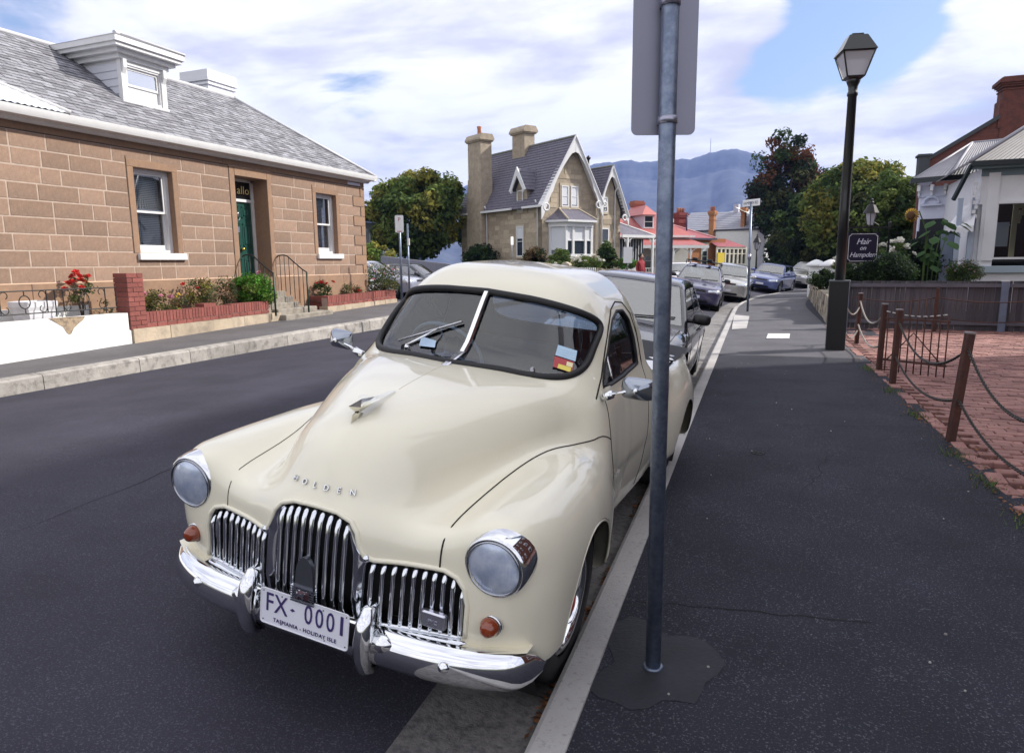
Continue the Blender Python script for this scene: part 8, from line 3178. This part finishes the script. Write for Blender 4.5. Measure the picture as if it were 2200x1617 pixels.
def make_car(name, label, loc, rot, camber, body, L=4.6, W=1.74, H=1.42, cowl=1.18, ws=1.45, roof2=3.35, bs=1.0, hood0=.72, belt=.93, tail=.98, h=.034, group=None,
             kind='sedan', rack=False, cat='car', plate='', rimm=None, lightw=.36, badge=True):
    f, side, wsb = car_field(L, W, H, cowl, ws, roof2, bs, hood0, belt, tail)
    root = thing(name, label, cat, loc, 0, group)
    root.rotation_euler = (Matrix.Rotation(rot, 3, 'Z') @ Matrix.Rotation(camber, 3, 'Y')).to_euler()
    sh = Shell(f, (-W / 2 - .1, -.08, .1), (W / 2 + .1, L + .1, H + .1), h)
    fs = sh.faces
    hw = W / 2
    fw, rw_ = .85, L - .92
    wr = .315
    AB = lambda P: np.abs(P[:, 0])

    def arch(P):
        return np.maximum(np.minimum(np.hypot(P[:, 1] - fw, P[:, 2] - wr), np.hypot(P[:, 1] - rw_, P[:, 2] - wr)) - (wr + .055), hw - .34 - AB(P))
    _, fs = sh.cut(fs, arch)
    g_w = lambda P: np.maximum.reduce([AB(P) - (side(P[:, 2]) - .055), belt + .012 - .03 * AB(P) - P[:, 2], P[:, 2] - (H - .075 - .05 * AB(P) ** 2), P[:, 1] - (wsb(AB(P), P[:, 2]) + .10)])
    wsf, fs = sh.cut(fs, g_w)
    back = lambda P: roof2 + bs * (H - P[:, 2]) - .16 * AB(P) ** 2
    g_r = lambda P: np.maximum.reduce([AB(P) - (side(P[:, 2]) - .07), max(belt, tail) + .03 - P[:, 2], P[:, 2] - (H - .09), back(P) - .12 - P[:, 1]])
    rwf, fs = sh.cut(fs, g_r)
    # side windows
    x0 = cowl + .27
    b0, b1 = x0 + .04, x0 + ws * (H - belt - .10)
    rb = roof2 + bs * (H - belt) if kind == 'sedan' else roof2 + bs * .45
    zt = H - .095
    m1 = (b1 + roof2) / 2 - .05
    wins = [[(b0, belt + .03), (m1 - .03, belt + .045), (m1 - .03, zt + .01), (b1 + .10, zt), (b1, zt - .015)],
            [(m1 + .03, belt + .045), (roof2 - .05, belt + .06), (roof2 + .06 if kind != 'sedan' else roof2 + .1, belt + .14), (roof2 - .12, zt - .03), (m1 + .03, zt + .01)]]
    if kind != 'sedan':
        wins[1] = [(m1 + .03, belt + .045), (m1 + .72, belt + .05), (m1 + .72, zt), (m1 + .03, zt + .01)]
        wins.append([(m1 + .78, belt + .055), (roof2 + bs * .3 - .05, belt + .075), (roof2 - .04, zt - .02), (m1 + .78, zt)])
    swin = []
    for poly in wins:
        w_, fs = sh.cut(fs, lambda P, q=poly: np.where(AB(P) > side(P[:, 2]) - .10, sdpoly(P[:, 1], P[:, 2], q) + .012, 1.))
        swin.append(w_)
    # lamps and openings on the face
    fz = hood0 - .075
    lamp = [(hw - .10 - lightw, fz - .055), (hw + .1, fz - .035), (hw + .1, fz + .08), (hw - .10 - lightw, fz + .05)]
    lf, fs = sh.cut(fs, lambda P: np.maximum(sdpoly(AB(P), P[:, 2], lamp) + .01, P[:, 1] - .45))
    gr_ = [(-hw + .16 + lightw, fz - .045), (hw - .16 - lightw, fz - .045), (hw - .16 - lightw, fz + .045), (-hw + .16 + lightw, fz + .045)]
    gf, fs = sh.cut(fs, lambda P: np.maximum(sdpoly(P[:, 0], P[:, 2], gr_) + .005, P[:, 1] - .4))
    it = [(-.48, .26), (.48, .26), (.44, .36), (-.44, .36)]
    itf, fs = sh.cut(fs, lambda P: np.maximum(sdpoly(P[:, 0], P[:, 2], it) + .005, P[:, 1] - .4))
    tl = [(hw - .34, .70), (hw + .1, .70), (hw + .1, tail - .06), (hw - .34, tail - .08)]
    tf, fs = sh.cut(fs, lambda P: np.maximum(sdpoly(AB(P), P[:, 2], tl) + .01, L - .30 - P[:, 1]))
    sill, fs = sh.cut(fs, lambda P: P[:, 2] - .235)
    sh.obj('body', fs, body, root)
    sh.obj('sill', sill, black, root)
    dg_ = glass_mat('tinted_car_glass', (.34, .40, .44), 0, .30)
    sh.obj('windscreen', wsf, dg_, root, -.004)
    if rwf: sh.obj('rear_window', rwf, dg_, root, -.004)

    def half(F, s_):
        return [q for q in F if s_ * sum(sh.P[i][0] for i in q) > 0]
    for w_ in swin:
        for s_ in (-1, 1):
            q = half(w_, s_)
            if q: sh.obj('side_window', q, dg_, root, -.004)
    lm = M('car_lamp', (.55, .58, .62), .12, .7, coat=1., var=.3, scale=14)
    for s_ in (-1, 1):
        q = half(lf, s_)
        if q: sh.obj('headlight', q, lm, root)
        q = half(tf, s_)
        if q: sh.obj('tail_light', q, M('tail_lens', (.25, .01, .01), .15, coat=1.), root)
        MB().bbox(s_ * (hw - .10) - .05, s_ * (hw - .10) + .05, .10 + .22 * hw * hw - .0, .30, fz - .13, fz - .09, .008).build('indicator', amber, root)
    if gf: sh.obj('grille', gf, M('car_grille', (.01, .01, .012), .4), root, -.01)
    if itf: sh.obj('air_intake', itf, M('car_grille'), root, -.02)
    MB().box(-.19, .19, -.012, .02, .40, .49).build('number_plate', M('far_plate', (.65, .65, .7), .4), root)
    if gf:
        m = MB()
        for k in (-1, 0, 1):
            m.box(-hw + .2 + lightw, hw - .2 - lightw, -.004 + .02, .05, fz + k * .025 - .004, fz + k * .025 + .004)
        m.build('grille_slats', gc, root)
    # seams
    m = MB()
    for bx in (cowl + .14, m1, (m1 + .95 if kind != 'sedan' else roof2 + .08)):
        for s_ in (-1, 1):
            pts = []
            for c in np.linspace(.28, belt - .01, 9):
                p = march(f, (s_ * 1.3, bx, c), (-s_, 0, 0), 2, 200)
                if p is not None and np.hypot(bx - fw, c - wr) > wr + .07 and np.hypot(bx - rw_, c - wr) > wr + .07:
                    pts.append(p)
            if len(pts) > 2: m.tube(pts, .004, 5)
    for s_ in (-1, 1):
        pts = []
        for b in np.linspace(.16, cowl + .05, 8):
            p = march(f, (s_ * (hw - .16 - .05 * (1 - b / cowl)), b, 2), (0, 0, -1), 2, 300)
            if p is not None: pts.append(p)
        m.tube(pts, .004, 5)
    m.build('panel_gaps', darkline, root)
    for s_ in (-1, 1):
        for bx in (m1 - .14, (m1 + .80)):
            p = march(f, (s_ * 1.3, bx, belt - .13), (-s_, 0, 0), 2, 200)
            if p is not None:
                MB().tube([p + (s_ * .005, -.07, 0), p + (s_ * .03, -.05, .004), p + (s_ * .03, .05, .004), p + (s_ * .005, .07, 0)], .012, 6).build('door_handle', body, root, True)
    # mirrors
    for s_ in (-1, 1):
        y = cowl + .36
        c = belt + .05
        x = float(side(np.array([c]))[0])
        m = MB()
        H_ = (s_ * (x + .17), y - .02, c + .03)
        rings = []
        for sc, db in ((.3, -.065), (.75, -.05), (1, -.01), (1, .05), (.92, .06)):
            rings.append([(H_[0] + .105 * sc * math.copysign(abs(math.cos(t)) ** .55, math.cos(t)), H_[1] + db, H_[2] + .068 * sc * math.copysign(abs(math.sin(t)) ** .55, math.sin(t))) for t in np.linspace(0, 2 * PI, 17)[:-1]])
        m.add([p for r in rings for p in r], [(i * 16 + j, i * 16 + (j + 1) % 16, i * 16 + 16 + (j + 1) % 16, i * 16 + 16 + j) for i in range(4) for j in range(16)] + [tuple(range(16)), tuple(range(79, 63, -1))])
        m.tube([(s_ * (x - .03), y, c - .01), (H_[0] - s_ * .05, y, c)], .03, 6)
        m.build('wing_mirror', black if 'black' in body.name or 'navy' in body.name else body, root, True)
    # wipers
    m = MB()
    for a0, a1 in ((-.50, .05), (.08, .62)):
        pts = []
        for t in np.linspace(0, 1, 6):
            a = a0 + (a1 - a0) * t
            c = belt + .035 + .03 * t
            p = march(f, (a, -.5, c), (0, 1, 0), 4, 400)
            if p is not None: pts.append(p + (0, -.012, .006))
        if len(pts) > 2: m.tube(pts, .009, 5)
    m.build('wipers', rubber, root)
    rm = rimm or M('alloy', (.42, .43, .46), .28, .9)
    for s_ in (-1, 1):
        for yy in (fw, rw_):
            wheel('wheel', root, s_ * (hw - .115), yy, wr, wr, .20, s_, rm, ratio=.68, spokes=7)
            m = MB().lathe([(wr + .075, s_ * (hw - .03)), (wr + .075, s_ * (hw - .30)), (1e-4, s_ * (hw - .32))], 20, 'x', (0, yy, wr), cap=False)
            m.build('wheel_well', dull, root)
    MB().box(-hw + .3, hw - .3, .3, L - .3, .15, .5).build('underbody', dull, root)
    MB().box(-hw + .22, hw - .22, cowl + .5, roof2 + .3, .5, .56).bbox(-.62, -.12, m1 - .35, m1 - .15, .5, H - .35, .06).bbox(.12, .62, m1 - .35, m1 - .15, .5, H - .35, .06) \
        .bbox(-.62, .62, m1 + .55, m1 + .72, .5, H - .45, .06).bbox(-hw + .2, hw - .2, cowl + .25, cowl + .75, .55, belt - .02, .05).build('cabin', seat, root, 40)
    if rack:
        for yy in (2.15, 3.15):
            MB().tube([(-.60, yy, H + .02), (-.60, yy, H + .10), (.60, yy, H + .10), (.60, yy, H + .02)], .022, 8).build('roof_bar', rubber, root, True)
        for s_ in (-1, 1):
            MB().tube([(s_ * .58, 1.95, H - .02), (s_ * .58, 2.05, H + .05), (s_ * .58, 3.7, H + .04), (s_ * .58, 3.8, H - .04)], .016, 6).build('roof_rail', rubber, root, True)
        for xx in (-.32, .2):
            MB().bbox(xx - .05, xx + .05, 2.05, 3.25, H + .11, H + .17, .01).bbox(xx - .09, xx + .09, 2.05, 2.2, H + .10, H + .20, .015).build('bike_carrier', black, root)
    return root


def paint(n, col=(.5, .5, .5), metal=0., rough=.28):
    return M(n, col, rough, metal, coat=1., spec=.5)


def on_street(X, Y):
    e = .4
    return (X, Y, gz(X, Y) + .0)


def camber_at(X, Y, hw=.75):
    return -math.atan((gz(X - hw, Y) - gz(X + hw, Y)) / (2 * hw))


def park(X, Y, rot, **k):
    c = -camber_at(X, Y + 1)
    zc = (gz(X - .75, Y + .8) + gz(X + .75, Y + .8)) / 2
    return make_car('parked_car', k.pop('label'), (X, Y, zc), rot, c, **k)


KG = 'cars parked along the right-hand kerb'
park(-1.99, 7.0, .05, label='glossy black sedan parked directly behind the cream ute', body=paint('black_car_paint', (.014, .013, .020), 0, .2), L=4.55, W=1.74, H=1.44, h=.026, group=KG)
park(-3.1, 23.2, .06, label='dark navy wagon with black roof bars and bike carriers', body=paint('navy_paint', (.045, .04, .10), .3, .3), L=4.55, H=1.46, kind='wagon', roof2=4.0, bs=.55, rack=True, group=KG)
park(-2.62, 29.2, .02, label='silver wagon parked behind the navy wagon with roof bars', body=paint('silver_paint', (.46, .45, .43), .6, .3), L=4.7, H=1.50, kind='wagon', roof2=4.1, bs=.5, group=KG, belt=.96, hood0=.78)
park(-1.72, 37.6, -.24, label='mid blue hatchback parked between two silver cars', body=paint('blue_paint', (.10, .13, .30), .4, .3), L=4.2, H=1.42, kind='hatch', roof2=3.45, bs=.6, h=.045, group=KG)
park(-.1, 44.0, -.36, label='silver sedan parked behind the blue hatchback far down the kerb', body=paint('silver_paint'), L=4.6, H=1.42, h=.05, group=KG)
park(2.2, 50.0, -.47, label='dark sedan last in the kerb row beside the white gate piers', body=paint('charcoal_paint', (.03, .032, .045), .3, .3), L=4.6, H=1.42, h=.05, group=KG)


def side_car(px, py, d, rot, **k):
    p = pt(px, py, d)
    return make_car('parked_car', k.pop('label'), (p[0], p[1], .45 + k.pop('dz', 0)), rot, 0, **k)


SG = 'cars parked in the side street on the left'
side_car(905, 575, 26, 1.72, label='pale silver blue sedan in the side street behind the parking sign', body=paint('silver_blue_paint', (.42, .44, .54), .5, .3), h=.04, group=SG, dz=-.05)
side_car(838, 560, 34, 1.60, label='light grey hatchback parked in front of the big round tree', body=paint('pale_grey_paint', (.5, .5, .56), .4, .3), kind='hatch', roof2=3.4, bs=.6, L=4.1, h=.045, group=SG, dz=0)
side_car(800, 575, 24.5, 1.62, label='white car half hidden by the corner of the stone cottage', body=paint('white_car_paint', (.72, .72, .74), 0, .3), kind='hatch', roof2=3.4, bs=.6, L=4.0, h=.045, group=SG, dz=-.05)
side_car(985, 575, 29.0, 1.66, label='dark car in the side street just above the ute roof', body=paint('charcoal_paint'), h=.05, group=SG, dz=-.18)
q = pt(1466, 590, 33)
make_car('parked_car', 'white car on the far side of the street beside the sign post', (q[0] - .6, q[1], .22), -.1, 0, paint('white_car_paint'), h=.05, kind='hatch', roof2=3.4, bs=.6, L=4.1)
